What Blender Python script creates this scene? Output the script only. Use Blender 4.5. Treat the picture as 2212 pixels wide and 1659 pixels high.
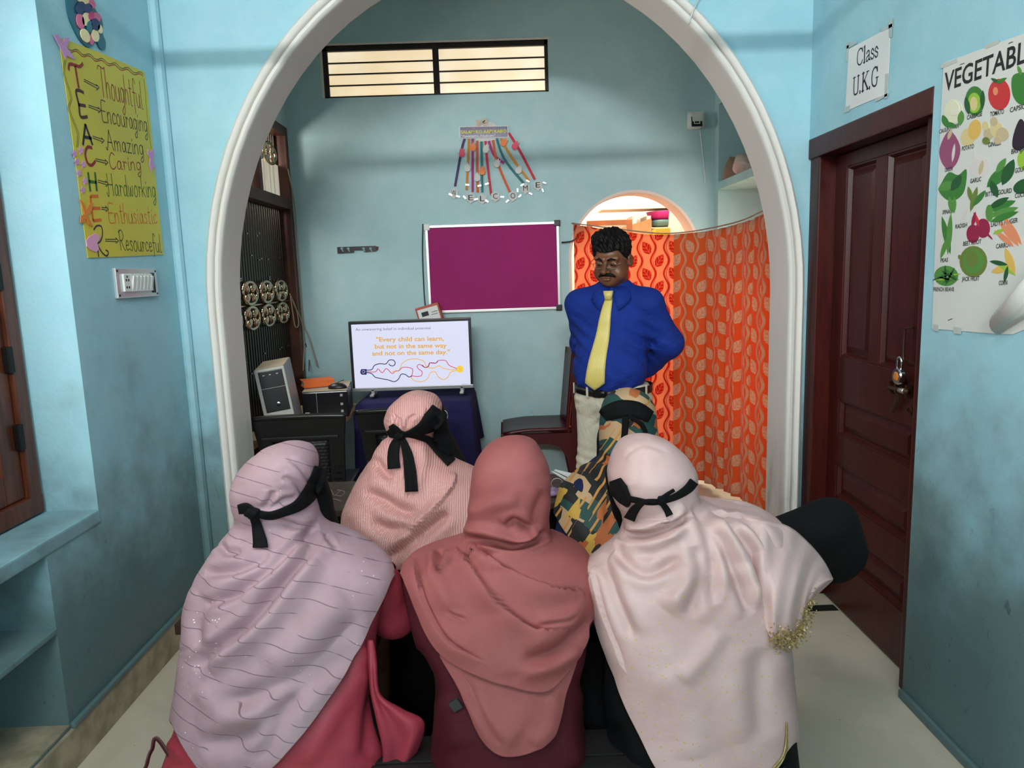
import bpy, bmesh, math, random
import numpy as np
from mathutils import Vector, Matrix, Euler
from mathutils.bvhtree import BVHTree
random.seed(7); rng = np.random.default_rng(7)
SC = bpy.context.scene
for o in list(bpy.data.objects): bpy.data.objects.remove(o)
COL = SC.collection

# ------------------------------------------------------------------ camera
W, H, F = 2212.0, 1659.0, 1560.0
PITCH, ROLL, YAW, CAMZ = math.radians(8.72), math.radians(-1.9), math.radians(0.56), 1.42
CAM = np.array([0.0, 0.0, CAMZ])
_f = np.array([math.sin(YAW)*math.cos(PITCH), math.cos(YAW)*math.cos(PITCH), -math.sin(PITCH)])
_r = np.cross(_f, [0, 0, 1.0]); _r /= np.linalg.norm(_r); _u = np.cross(_r, _f)
CR = math.cos(ROLL)*_r + math.sin(ROLL)*_u
CU = math.cos(ROLL)*_u - math.sin(ROLL)*_r
CF = _f
cd = bpy.data.cameras.new('camera'); cd.sensor_width = 36.0; cd.lens = F/W*36.0
cd.clip_start = 0.02; cd.clip_end = 60
cam = bpy.data.objects.new('camera', cd); COL.objects.link(cam)
cam.matrix_world = Matrix(((CR[0], CU[0], -CF[0], 0), (CR[1], CU[1], -CF[1], 0), (CR[2], CU[2], -CF[2], CAMZ), (0, 0, 0, 1)))
SC.camera = cam

# ------------------------------------------------------------------ light and exposure
vs = SC.view_settings
vs.view_transform = 'Standard'; vs.look = 'None'; vs.gamma = 1.0; vs.use_curve_mapping = False
vs.exposure = 0.0
wd = bpy.data.worlds.new('sky'); SC.world = wd; wd.use_nodes = True
wd.node_tree.nodes['Background'].inputs[0].default_value = (0.72, 0.82, 0.95, 1)
wd.node_tree.nodes['Background'].inputs[1].default_value = 0.6

def area(name, loc, target, sx, sy, power, col=(1, 1, 1)):
    l = bpy.data.lights.new(name, 'AREA'); l.shape = 'RECTANGLE'; l.size = sx; l.size_y = sy
    l.energy = power; l.color = col
    o = bpy.data.objects.new(name, l); COL.objects.link(o); o.location = loc
    d = Vector(target) - Vector(loc)
    o.rotation_euler = d.to_track_quat('-Z', 'Y').to_euler()
    return o
# daylight through the ventilator slit and the open doorway behind the photographer
area('daylight_ventilator', (-0.45, -3.36, 2.835), (-0.1, 3.0, 2.30), 1.5, 0.17, 185, (1.0, 0.985, 0.96))
area('daylight_doorway', (0.35, -3.37, 1.25), (0.35, 3.0, 1.2), 1.5, 2.0, 12, (1.0, 0.98, 0.95))
# skylight over the near half of the room
area('daylight_skylight', (-0.25, 0.75, 3.10), (-0.25, 0.75, 0), 0.9, 0.9, 24, (1.0, 0.99, 0.97))
# daylight through the near, open half of the left window
area('daylight_left_window', (-1.46, 1.19, 2.0), (1.27, 1.7, 2.0), 0.55, 1.0, 16, (1.0, 0.92, 0.84))
# daylight through the grille and the store room behind the small arch
area('daylight_grille', (-1.72, 3.95, 2.15), (1.4, 4.0, 1.2), 0.9, 0.35, 48, (1.0, 0.93, 0.82))
area('daylight_recess', (1.71, 4.0, 0.95), (0.0, 4.0, 0.95), 1.1, 1.0, 13, (1.0, 0.84, 0.66))
area('daylight_store_room', (1.0, 5.9, 2.75), (0.9, 5.2, 1.0), 0.9, 0.8, 60, (1.0, 0.86, 0.74))

# ------------------------------------------------------------------ pixel helpers (photo frame 2212 x 1659)
def ray(x, y): return CF + CR*((x-W/2)/F) - CU*((y-H/2)/F)
def atX(x, y, X): d = ray(x, y); return CAM + d*(X/d[0])
def atY(x, y, Y): d = ray(x, y); return CAM + d*(Y/d[1])
def atZ(x, y, Z): d = ray(x, y); return CAM + d*((Z-CAMZ)/d[2])
def proj(P):
    v = np.asarray(P, float) - CAM; z = v@CF
    return np.stack([W/2 + F*(v@CR)/z, H/2 - F*(v@CU)/z], -1)

# ------------------------------------------------------------------ node helpers
def lin(c):
    c = c/255.0
    return c/12.92 if c <= 0.04045 else ((c+0.055)/1.055)**2.4
def rgb(r, g, b): return (lin(r), lin(g), lin(b), 1.0)

class S:
    """a shader value that can be used in plain arithmetic"""
    def __init__(s, nt, k): s.nt, s.k = nt, k
    def op(s, o, *a, **kw):
        n = s.nt.nodes.new('ShaderNodeMath'); n.operation = o
        for i, v in enumerate((s,)+a):
            if isinstance(v, S): s.nt.links.new(v.k, n.inputs[i])
            else: n.inputs[i].default_value = v
        return S(s.nt, n.outputs[0])
    def val(s, v):
        n = s.nt.nodes.new('ShaderNodeValue'); n.outputs[0].default_value = v; return S(s.nt, n.outputs[0])
    def __add__(s, o): return s.op('ADD', o)
    __radd__ = __add__
    def __mul__(s, o): return s.op('MULTIPLY', o)
    __rmul__ = __mul__
    def __sub__(s, o): return s.op('SUBTRACT', o)
    def __rsub__(s, o): return s.val(o).op('SUBTRACT', s)
    def __truediv__(s, o): return s.op('DIVIDE', o)
    def sin(s): return s.op('SINE')
    def cos(s): return s.op('COSINE')
    def abs(s): return s.op('ABSOLUTE')
    def floor(s): return s.op('FLOOR')
    def fract(s): return s.op('FRACT')
    def mod(s, o): return s.op('FLOORED_MODULO', o)
    def lt(s, o): return s.op('LESS_THAN', o)
    def gt(s, o): return s.op('GREATER_THAN', o)
    def mn(s, o): return s.op('MINIMUM', o)
    def mx(s, o): return s.op('MAXIMUM', o)
    def pw(s, o): return s.op('POWER', o)
    def step(s, a, b):
        n = s.nt.nodes.new('ShaderNodeMapRange'); n.interpolation_type = 'SMOOTHSTEP'
        s.nt.links.new(s.k, n.inputs[0]); n.inputs[1].default_value = a; n.inputs[2].default_value = b
        return S(s.nt, n.outputs[0])

class NB:
    def __init__(s, mat):
        s.nt = mat.node_tree; s.b = s.nt.nodes['Principled BSDF']; s.out = s.nt.nodes['Material Output']
    def pos(s):
        g = s.nt.nodes.new('ShaderNodeNewGeometry'); return g.outputs['Position']
    def objc(s):
        g = s.nt.nodes.new('ShaderNodeTexCoord'); return g.outputs['Object']
    def uv(s):
        g = s.nt.nodes.new('ShaderNodeTexCoord'); return g.outputs['UV']
    def xyz(s, k):
        n = s.nt.nodes.new('ShaderNodeSeparateXYZ'); s.nt.links.new(k, n.inputs[0])
        return [S(s.nt, n.outputs[i]) for i in range(3)]
    def comb(s, x, y, z=0.0):
        n = s.nt.nodes.new('ShaderNodeCombineXYZ')
        for i, v in enumerate((x, y, z)):
            if isinstance(v, S): s.nt.links.new(v.k, n.inputs[i])
            else: n.inputs[i].default_value = v
        return n.outputs[0]
    def noise(s, vec, scale, detail=3, rough=0.55, dist=0.0):
        n = s.nt.nodes.new('ShaderNodeTexNoise'); s.nt.links.new(vec, n.inputs['Vector'])
        n.inputs['Scale'].default_value = scale; n.inputs['Detail'].default_value = detail
        n.inputs['Roughness'].default_value = rough; n.inputs['Distortion'].default_value = dist
        return S(s.nt, n.outputs['Fac'])
    def voro(s, vec, scale, feature='F1', metric='EUCLIDEAN', out='Distance', rand=1.0):
        n = s.nt.nodes.new('ShaderNodeTexVoronoi'); n.feature = feature; n.distance = metric
        s.nt.links.new(vec, n.inputs['Vector']); n.inputs['Scale'].default_value = scale
        n.inputs['Randomness'].default_value = rand
        return S(s.nt, n.outputs[out])
    def mix(s, f, a, b):
        n = s.nt.nodes.new('ShaderNodeMix'); n.data_type = 'RGBA'
        if isinstance(f, S): s.nt.links.new(f.k, n.inputs[0])
        else: n.inputs[0].default_value = f
        for i, v in ((6, a), (7, b)):
            if isinstance(v, tuple): n.inputs[i].default_value = v
            else: s.nt.links.new(v, n.inputs[i])
        return n.outputs[2]
    def color(s, k): s.nt.links.new(k, s.b.inputs['Base Color'])
    def rough(s, v): s.nt.links.new(v.k, s.b.inputs['Roughness'])
    def metal(s, v): s.nt.links.new(v.k, s.b.inputs['Metallic'])
    def bump(s, h, strength=0.3, dist=0.01):
        n = s.nt.nodes.new('ShaderNodeBump'); n.inputs['Strength'].default_value = strength
        n.inputs['Distance'].default_value = dist
        s.nt.links.new(h.k, n.inputs['Height']); s.nt.links.new(n.outputs[0], s.b.inputs['Normal'])

MATS = {}
def M(name, col=(128, 128, 128), rough=0.6, metal=0.0, spec=0.5, fn=None, emit=None, es=1.0, alpha=None, trans=None, coat=0, sheen=0, vary=0.0, vscale=8.0, bump=0.0, bscale=60.0):
    if name in MATS: return MATS[name]
    m = bpy.data.materials.new(name); m.use_nodes = True
    nb = NB(m); b = nb.b
    b.inputs['Base Color'].default_value = rgb(*col); b.inputs['Roughness'].default_value = rough
    b.inputs['Metallic'].default_value = metal; b.inputs['Specular IOR Level'].default_value = spec
    b.inputs['Coat Weight'].default_value = coat; b.inputs['Sheen Weight'].default_value = sheen
    if emit: b.inputs['Emission Color'].default_value = rgb(*emit); b.inputs['Emission Strength'].default_value = es
    if alpha is not None: b.inputs['Alpha'].default_value = alpha
    if trans: b.inputs['Transmission Weight'].default_value = trans
    if vary:
        n = nb.noise(nb.objc(), vscale, 4)
        d = tuple(max(0, c*(1-vary)) for c in rgb(*col)[:3])+(1,); e = tuple(min(1, c*(1+vary)) for c in rgb(*col)[:3])+(1,)
        nb.color(nb.mix(n.step(.3, .7), d, e))
    if bump: nb.bump(nb.noise(nb.objc(), bscale, 3), bump, 0.004)
    if fn: fn(nb)
    MATS[name] = m
    return m

# ------------------------------------------------------------------ object helpers
WORG = {}
class MB:
    """collects shapes in world space; one MB becomes one mesh object"""
    def __init__(s): s.v = []; s.f = []; s.uv = None
    def add(s, vs, fs):
        b = len(s.v); s.v += [tuple(map(float, v)) for v in vs]; s.f += [tuple(i+b for i in f) for f in fs]; return s
    def box(s, x0, x1, y0, y1, z0, z1, bev=0.0):
        if bev <= 0:
            vs = [(x, y, z) for z in (z0, z1) for y in (y0, y1) for x in (x0, x1)]
            return s.add(vs, [(0, 2, 3, 1), (4, 5, 7, 6), (0, 1, 5, 4), (2, 6, 7, 3), (0, 4, 6, 2), (1, 3, 7, 5)])
        bm = bmesh.new(); bmesh.ops.create_cube(bm, size=1.0)
        for v in bm.verts: v.co = ((x0+x1)/2+v.co.x*(x1-x0), (y0+y1)/2+v.co.y*(y1-y0), (z0+z1)/2+v.co.z*(z1-z0))
        bmesh.ops.bevel(bm, geom=list(bm.edges), offset=bev, segments=2, affect='EDGES', profile=0.7)
        return s.bm(bm)
    def bm(s, bm, mat=None):
        bm.verts.index_update()
        vs = [(mat@v.co if mat else v.co)[:] for v in bm.verts]; fs = [[v.index for v in f.verts] for f in bm.faces]
        bm.free(); return s.add(vs, fs)
    def obox(s, c, ax, hs, bev=0.0):
        """oriented box: centre, three axes, half sizes"""
        m = MB().box(-hs[0], hs[0], -hs[1], hs[1], -hs[2], hs[2], bev)
        c = np.array(c, float); A = np.array(ax, float)
        return s.add([c + v[0]*A[0] + v[1]*A[1] + v[2]*A[2] for v in m.v], m.f)
    def tube(s, pts, r, n=8, cap=True, closed=False, flat=None):
        pts = [np.array(p, float) for p in pts]; k = len(pts)
        rs = r if hasattr(r, '__len__') else [r]*k
        rings = []; up = None
        for i in range(k):
            if closed: t = pts[(i+1) % k]-pts[i-1]
            else: t = pts[min(i+1, k-1)]-pts[max(i-1, 0)]
            t = t/(np.linalg.norm(t)+1e-12)
            if up is None:
                a = np.array([0, 0, 1.0]) if abs(t[2]) < .9 else np.array([1.0, 0, 0])
                up = a - t*(a@t)
            else: up = up - t*(up@t)
            up /= np.linalg.norm(up)+1e-12; sd = np.cross(t, up)
            ring = []
            for j in range(n):
                a = 2*math.pi*j/n
                ring.append(pts[i] + rs[i]*(math.cos(a)*up*(flat or 1) + math.sin(a)*sd))
            rings.append(ring)
        vs = [p for rg in rings for p in rg]; fs = []
        for i in range(k if closed else k-1):
            for j in range(n):
                a, b = i*n+j, i*n+(j+1) % n; c, d = ((i+1) % k)*n+(j+1) % n, ((i+1) % k)*n+j
                fs.append((a, b, c, d))
        if cap and not closed: fs += [tuple(range(n))[::-1], tuple((k-1)*n+j for j in range(n))]
        return s.add(vs, fs)
    def prism(s, poly, fr, t):
        """polygon (list of 2d) on frame fr=(origin, ex, ey, en) extruded by t along en"""
        o, ex, ey, en = [np.array(a, float) for a in fr]
        n = len(poly)
        a = [o+ex*p[0]+ey*p[1] for p in poly]; b = [p+en*t for p in a]
        return s.add(a+b, [tuple(range(n))[::-1], tuple(range(n, 2*n))]+[(i, (i+1) % n, n+(i+1) % n, n+i) for i in range(n)])
    def stroke(s, pts, w, fr, t, smooth=True, closed=False):
        """pen stroke of width w on a frame"""
        P = [np.array(p, float) for p in pts]
        if smooth and len(P) > 2: P = crom(P, 5)
        o, ex, ey, en = [np.array(a, float) for a in fr]; k = len(P); L = []; R = []
        for i in range(k):
            d = P[min(i+1, k-1)]-P[max(i-1, 0)]; d = d/(np.linalg.norm(d)+1e-9); nn = np.array([-d[1], d[0]])
            e = d*w*.5*(-1 if i == 0 else 1 if i == k-1 else 0)
            L.append(P[i]+nn*w/2+e); R.append(P[i]-nn*w/2+e)
        q = lambda p: o+ex*p[0]+ey*p[1]+en*t
        vs = [q(p) for p in L]+[q(p) for p in R]
        return s.add(vs, [(i, k+i, k+i+1, i+1) for i in range(k-1)])
    def rev(s, prof, c, n=24, axis=(0, 0, 1), flat=1.0):
        """lathe (r, h) profile about an axis through c"""
        c = np.array(c, float); az = np.array(axis, float); az /= np.linalg.norm(az)
        a = np.array([1.0, 0, 0]) if abs(az[0]) < .9 else np.array([0, 1.0, 0]); ax = a-az*(a@az); ax /= np.linalg.norm(ax); ay = np.cross(az, ax)
        vs = []; k = len(prof)
        for r, h in prof:
            for j in range(n):
                t = 2*math.pi*j/n; vs.append(c+az*h+r*(math.cos(t)*ax+math.sin(t)*ay*flat))
        fs = [(i*n+j, i*n+(j+1) % n, (i+1)*n+(j+1) % n, (i+1)*n+j) for i in range(k-1) for j in range(n)]
        if prof[0][0] > 1e-5: fs.append(tuple(range(n))[::-1])
        if prof[-1][0] > 1e-5: fs.append(tuple((k-1)*n+j for j in range(n)))
        return s.add(vs, fs)
    def grid(s, P):
        """P: array (a, b, 3)"""
        a, b = P.shape[:2]
        return s.add(P.reshape(-1, 3), [(i*b+j, i*b+j+1, (i+1)*b+j+1, (i+1)*b+j) for i in range(a-1) for j in range(b-1)])

def crom(P, k=6, closed=False):
    P = [np.array(p, float) for p in P]; n = len(P); out = []
    for i in range(n if closed else n-1):
        if closed: a, b, c, d = P[i-1], P[i], P[(i+1) % n], P[(i+2) % n]
        else: a, b, c, d = P[max(i-1, 0)], P[i], P[i+1], P[min(i+2, n-1)]
        for j in range(k):
            t = j/k
            out.append(.5*((2*b)+(-a+c)*t+(2*a-5*b+4*c-d)*t*t+(-a+3*b-3*c+d)*t**3))
    if not closed: out.append(P[-1])
    return out

def thing(name, label, cat, loc, group=None, kind=None):
    o = bpy.data.objects.new(name, None); COL.objects.link(o); o.empty_display_size = .1
    o.location = loc; WORG[o.name] = np.array(loc, float)
    tag(o, label, cat, group, kind); return o
def tag(o, label=None, cat=None, group=None, kind=None):
    if label: o['label'] = label
    if cat: o['category'] = cat
    if group: o['group'] = group
    if kind: o['kind'] = kind
    return o
def obj(name, mb, mat, parent=None, smooth=False, label=None, cat=None, group=None, kind=None, uv=None, sol=None):
    V = np.array(mb.v, float)
    org = np.array([(V[:, 0].min()+V[:, 0].max())/2, (V[:, 1].min()+V[:, 1].max())/2, V[:, 2].min()])
    me = bpy.data.meshes.new(name); me.from_pydata((V-org).tolist(), [], mb.f); me.validate()
    if smooth: me.polygons.foreach_set('use_smooth', [True]*len(me.polygons))
    if isinstance(smooth, float): me.set_sharp_from_angle(angle=smooth)
    u = uv if uv is not None else mb.uv
    if u is not None:
        l = me.uv_layers.new(name='UVMap'); idx = np.empty(len(me.loops), np.int32); me.loops.foreach_get('vertex_index', idx)
        l.data.foreach_set('uv', np.asarray(u, np.float32)[idx].ravel())
    if mat: me.materials.append(mat)
    o = bpy.data.objects.new(name, me); COL.objects.link(o)
    po = WORG[parent.name] if parent else np.zeros(3)
    o.location = org-po; WORG[o.name] = org
    if parent: o.parent = parent
    if sol:
        m = o.modifiers.new('thickness', 'SOLIDIFY'); m.thickness = sol; m.offset = -1
    tag(o, label, cat, group, kind)
    return o
def inst(src, world, parent=None, rot=None, scale=None, label=None, cat=None, group=None):
    """another object sharing a mesh"""
    o = src.copy(); COL.objects.link(o); WORG[o.name] = np.array(world, float)
    o.parent = parent; o.location = np.array(world, float)-(WORG[parent.name] if parent else 0)
    if rot is not None: o.rotation_euler = rot
    if scale is not None: o.scale = scale
    tag(o, label, cat, group); return o
def copy_tree(src, delta, label=None, rotz=0.0):
    c = src.copy(); COL.objects.link(c); c.location = Vector(src.location)+Vector(delta); WORG[c.name] = WORG[src.name]+np.array(delta)
    c.rotation_euler.z += rotz
    if label: c['label'] = label
    for ch in list(src.children):
        d = ch.copy(); COL.objects.link(d); d.parent = c; WORG[d.name] = WORG[ch.name]+np.array(delta)
        for g in list(ch.children):
            e = g.copy(); COL.objects.link(e); e.parent = d; WORG[e.name] = WORG[g.name]+np.array(delta)
    return c
def text_mb(txt, size, fr, align='LEFT', bold=0.0, t=0.0006, sx=1.0, space=1.0, shear=0.0):
    """flat lettering laid on a frame (origin, ex, ey, en)"""
    cu = bpy.data.curves.new('t', 'FONT'); cu.body = txt; cu.size = size; cu.align_x = align; cu.offset = bold; cu.shear = shear
    cu.space_character = space; cu.resolution_u = 3
    o = bpy.data.objects.new('t', cu); COL.objects.link(o)
    me = bpy.data.meshes.new_from_object(o)
    V = np.array([v.co[:] for v in me.vertices]); fs = [tuple(p.vertices) for p in me.polygons]
    bpy.data.objects.remove(o); bpy.data.curves.remove(cu); bpy.data.meshes.remove(me)
    m = MB(); og, ex, ey, en = [np.array(a, float) for a in fr]
    if len(V): m.add([og+ex*v[0]*sx+ey*v[1]+en*t for v in V], fs)
    return m
# ================================================================== setting
XL, XR, XI, YF, YF2, YB, ZC, YR = -1.33, 1.27, 1.40, 3.03, 3.23, 4.80, 3.15, -3.40

def paint_fn(amount, ca=(152, 199, 212), cb=(164, 206, 218)):
    def fn(nb):
        p = nb.pos(); x, y, z = nb.xyz(p)
        big = nb.noise(p, 1.7, 5, .6); mid = nb.noise(p, 6.0, 5, .65); fine = nb.noise(p, 90, 4, .7)
        base = nb.mix(mid.step(.3, .75), rgb(*ca), rgb(*cb))
        # grime rubbed on by hands and satchels: blotches, commoner on the lower wall
        g = ((1.32 - z)*0.95 + (big-.5)*1.5 + (mid-.5)*0.9).step(0.0, .95)*amount
        c2 = nb.mix(g, base, rgb(98, 122, 124))
        scr = nb.noise(nb.comb(x*5.0+z*1.5, y*5.0, z*1.3), 7.0, 6, .7, 1.2)
        d = scr.step(.60, .70)*((1.3-z)*.9+(big-.5)).step(.1, .9)*amount
        nb.color(nb.mix(d*.65, c2, rgb(52, 64, 66)))
        nb.rough(0.62 - g*.12)
        nb.bump(fine*.5+mid*.5+nb.noise(p, 26, 3)*.5, .35, .006)
    return fn
m_paint = M('blue_wall_paint', fn=paint_fn(0.95), spec=.35)
m_paint2 = M('blue_wall_paint_inner', fn=paint_fn(0.35, (176, 210, 214), (186, 217, 220)), spec=.3)
def white_fn(nb):
    p = nb.pos(); x, y, z = nb.xyz(p)
    n = nb.noise(nb.comb(x*4, y*4, z*.9), 5, 5, .65)
    g = ((.9-z)*.7+(n-.5)*1.6).step(.15, 1.0)
    nb.color(nb.mix(g*.75, rgb(226, 222, 216), rgb(140, 128, 112))); nb.bump(nb.noise(p, 40, 3), .2, .004)
m_white = M('white_plaster', fn=white_fn, rough=.6)
def floor_fn(nb):
    p = nb.pos()
    n = nb.noise(p, 1.6, 5, .6, .5); n2 = nb.noise(p, 7, 5, .7); v = nb.noise(p, 1.1, 5, .6, 1.2); sp = nb.noise(p, 34, 4, .6, .8)
    a = nb.mix(n.step(.3, .7), rgb(230, 217, 196), rgb(200, 188, 168))
    a = nb.mix(n2.step(.60, .78)*.35, a, rgb(128, 118, 100)); a = nb.mix(sp.step(.70, .74)*.8, a, rgb(70, 64, 54))
    nb.color(a); nb.rough(n*.25+.22)
m_floor = M('worn_marble_floor', fn=floor_fn, spec=.5)
m_ceil = M('ceiling_white', (222, 224, 220), .8, bump=.1)
m_cream = M('cream_distemper', (246, 232, 214), .8, bump=.1)
m_skirt = M('skirting_stone', (168, 156, 132), .55, vary=.28, vscale=11, bump=.2)
m_black_stone = M('black_stone', (34, 42, 40), .35)
m_dark = M('corridor_darkness', (26, 24, 22), .8)  # near-black colour stands in for the unlit space behind the grille

def struct(name, mb, mat, parent=None, smooth=False):
    return obj(name, mb, mat, parent, smooth, kind='structure')

b = MB().box(-1.95, 2.3, YR-.2, 6.8, -.12, 0)
floor = struct('floor', b, m_floor)
obj('inlay_strip', MB().box(0.55, 1.345, 2.785, 2.838, -.003, .0012), m_black_stone, floor)
struct('ceiling', MB().box(-1.95, 2.3, YR-.2, 6.8, ZC, ZC+.1), m_ceil)

# ---- left wall of the near room: pier, window recess, niche
WT = -1.95
b = MB()
b.box(WT, XL, 2.27, YF+.2, 0, ZC)
b.box(WT, XL, 0.85, 2.27, 2.62, ZC)
b.box(WT, XL, YR, 0.85, 0, ZC)
b.box(WT, -1.53, 0.85, 2.27, .665, 2.62)
b.box(WT, XL, 1.99, 2.27, 0, .665)
b.box(WT, -1.62, 0.85, 1.99, 0, .665)
b.box(-1.62, XL, 0.85, 1.99, 0, .13)
wl = struct('wall_left', b, m_paint)
obj('window_sill', MB().box(-1.53, XL+.004, 0.85, 2.27, .665, .708, .006), m_paint, wl)
obj('niche_shelf', MB().box(-1.62, XL, 0.85, 1.99, .424, .44, .004), m_paint, wl)
obj('niche_floor_slab', MB().box(-1.62, XL, 0.85, 1.99, .13, .1345), m_skirt, wl)
bb = MB().box(XL, XL+.012, YR, YF, 0, .122, .003)
struct('baseboard_left', bb, m_skirt)
lip = MB().box(XL, XL+.017, 1.99, YF, .122, .14, .006)
obj('ledge', lip, m_paint, wl)
# plaster bead painted in the corner beside the arch
obj('corner_bead', MB().tube([(XL+.012, YF-.012, 0.13), (XL+.012, YF-.012, ZC)], .022, 8), m_paint, wl)

# ---- right wall of the near room with the doorway
YD0, YD1, ZD = 2.175, 3.03, 1.915
b = MB(); b.box(XR, 1.6, YR, YD0, 0, ZC, 0); b.box(XR, 1.6, YD0, YF+.2, ZD, ZC)
b.box(1.44, 1.6, YD0, YF+.2, 0, ZD)
wr = struct('wall_right', b, m_paint)
b = MB(); b.box(XR-.014, XR, YR, YD0, 0, .03, .005)
struct('baseboard_right', b, m_paint)

# ---- wall behind the camera: doorway and ventilator
b = MB()
b.box(WT, -.42, YR-.2, YR, 0, 2.7); b.box(1.12, 1.6, YR-.2, YR, 0, 2.7)
b.box(-.42, 1.12, YR-.2, YR, 2.28, 2.7)
b.box(WT, -1.2, YR-.2, YR, 2.7, 2.97); b.box(1.2, 1.6, YR-.2, YR, 2.7, 2.97); b.box(WT, 1.6, YR-.2, YR, 2.97, ZC)
b.box(WT, 1.6, YR, -2.64, 2.49, 2.56)  # added slab, out of view, keeps ventilator light off the front row
struct('wall_rear', b, m_paint)
# the tie bar that spans the room overhead and throws the band of shadow
tb = MB().box(XL-.0, XR, 2.025, 2.078, 2.352, 2.405, .006)
obj('tie_bar', tb, M('painted_steel', (120, 130, 130), .5, .4), label='horizontal steel tie bar spanning the room overhead between side walls', cat='tie bar')

# ---- arch wall
AXC, AHW, AZS, AH = .020, 1.175, 1.30, 1.385
def arch_pts(c, hw, zs, h, n=40, z0=0.0):
    pts = [(c-hw, z0)] + [(c-hw, z0+(zs-z0)*i/8) for i in range(1, 8)]
    for i in range(n+1):
        a = math.pi - math.pi*i/n
        pts.append((c+hw*math.cos(a), zs+h*math.sin(a)))
    return pts + [(c+hw, z0+(zs-z0)*i/8) for i in range(7, 0, -1)] + [(c+hw, z0)]
def arch_wall(x0, x1, y0, y1, z1, c, hw, zs, h, n=40):
    m = MB()
    m.box(x0, c-hw, y0, y1, 0, z1); m.box(c+hw, x1, y0, y1, 0, z1)
    for i in range(n):
        a0 = math.pi-math.pi*i/n; a1 = math.pi-math.pi*(i+1)/n
        xa, za = c+hw*math.cos(a0), zs+h*math.sin(a0); xb, zb = c+hw*math.cos(a1), zs+h*math.sin(a1)
        v = []
        for y in (y0, y1): v += [(xa, y, za), (xb, y, zb), (xb, y, z1), (xa, y, z1)]
        m.add(v, [(0, 1, 2, 3), (7, 6, 5, 4), (0, 4, 5, 1), (3, 2, 6, 7)])
    return m
struct('wall_front', arch_wall(WT, 1.75, YF, YF2, ZC, AXC, AHW+.004, AZS, AH+.004), m_paint)
def sweep_arch(path, prof, close=True):
    P = [np.array(p, float) for p in path]; k = len(P); rows = []
    for i in range(k):
        t = P[min(i+1, k-1)]-P[max(i-1, 0)]; t /= np.linalg.norm(t); nn = np.array([-t[1], t[0]])   # outward
        rows.append([(P[i][0]+nn[0]*a, y, P[i][1]+nn[1]*a) for a, y in prof])
    m = MB(); n = len(prof)
    m.add([v for r in rows for v in r], [(i*n+j, i*n+(j+1) % n, (i+1)*n+(j+1) % n, (i+1)*n+j) for i in range(k-1) for j in range(n if close else n-1)])
    return m
path = arch_pts(AXC, AHW, AZS, AH)
prof = [(0.0045, YF2), (0, YF2-.003), (0, YF+.004), (.0, YF-.012), (.003, YF-.024), (.010, YF-.030), (.020, YF-.028), (.025, YF-.016), (.0255, YF-.001),
        (.033, YF-.001), (.034, YF-.016), (.040, YF-.026), (.052, YF-.030), (.062, YF-.022), (.066, YF-.006), (.066, YF), (.0045, YF)]
struct('trim_1', sweep_arch(path, prof), m_white, smooth=.9)

# ---- inner room: back wall with ventilator window and small arch
TX0, TX1, TZ0, TZ1 = -1.075, .342, 2.55, 2.862
SC_, SHW, SZS, SH = .878, .418, 1.50, .413
b = MB()
b.box(-1.95, .30, YB, YB+.2, 0, TZ0); b.box(-1.95, .42, YB, YB+.2, TZ1, ZC); b.box(-1.95, TX0, YB, YB+.2, TZ0, TZ1); b.box(TX1, .42, YB, YB+.2, TZ0, TZ1)
b.box(.30, .42, YB, YB+.2, 0, TZ0)
a = arch_wall(.42, 2.3, YB, YB+.2, ZC, SC_, SHW, SZS, SH, 28); b.add(a.v, a.f)
struct('wall_back', b, m_paint2)
m_pinkwhite = M('pale_pink_plaster', (244, 222, 210), .7, bump=.15)
sp = sweep_arch(arch_pts(SC_, SHW, SZS, SH, 28), [(.0, YB+.2), (-.004, YB+.2), (-.004, YB-.008), (.014, YB-.008), (.014, YB)])
struct('trim_2', sp, m_pinkwhite, smooth=.9)
# left wall of the inner room around the grille
GY0, GY1, GZ0, GZ1 = 3.30, 4.765, .50, 2.37
b = MB(); b.box(WT, XL, YF2, GY0, 0, ZC); b.box(WT, XL, GY1, YB, 0, ZC); b.box(WT, XL, GY0, GY1, 0, GZ0); b.box(WT, XL, GY0, GY1, GZ1, ZC)
struct('wall_inner_left', b, m_paint2)
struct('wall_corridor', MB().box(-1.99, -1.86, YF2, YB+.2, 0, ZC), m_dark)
# right wall of the inner room: recess with shelves
b = MB(); b.box(XI, 2.3, YF2, 3.32, 0, ZC); b.box(XI, 2.3, 4.715, YB, 0, ZC); b.box(1.74, 2.3, 3.32, 4.715, 0, ZC)
wi = struct('wall_inner_right', b, m_paint2)
for k, z in enumerate((1.95, 2.47)):
    obj('recess_shelf', MB().box(XI-.004, 1.74, 3.32, 4.715, z-.05, z, .006), M('shelf_paint', (168, 206, 208), .55, vary=.1), wi)
# store room behind the small arch
b = MB(); b.box(.0, 2.3, 6.55, 6.8, 0, ZC); b.box(-.2, .0, YB+.2, 6.8, 0, ZC); b.box(2.2, 2.3, YB+.2, 6.8, 0, ZC)
struct('wall_store_room', b, m_cream)
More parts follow.
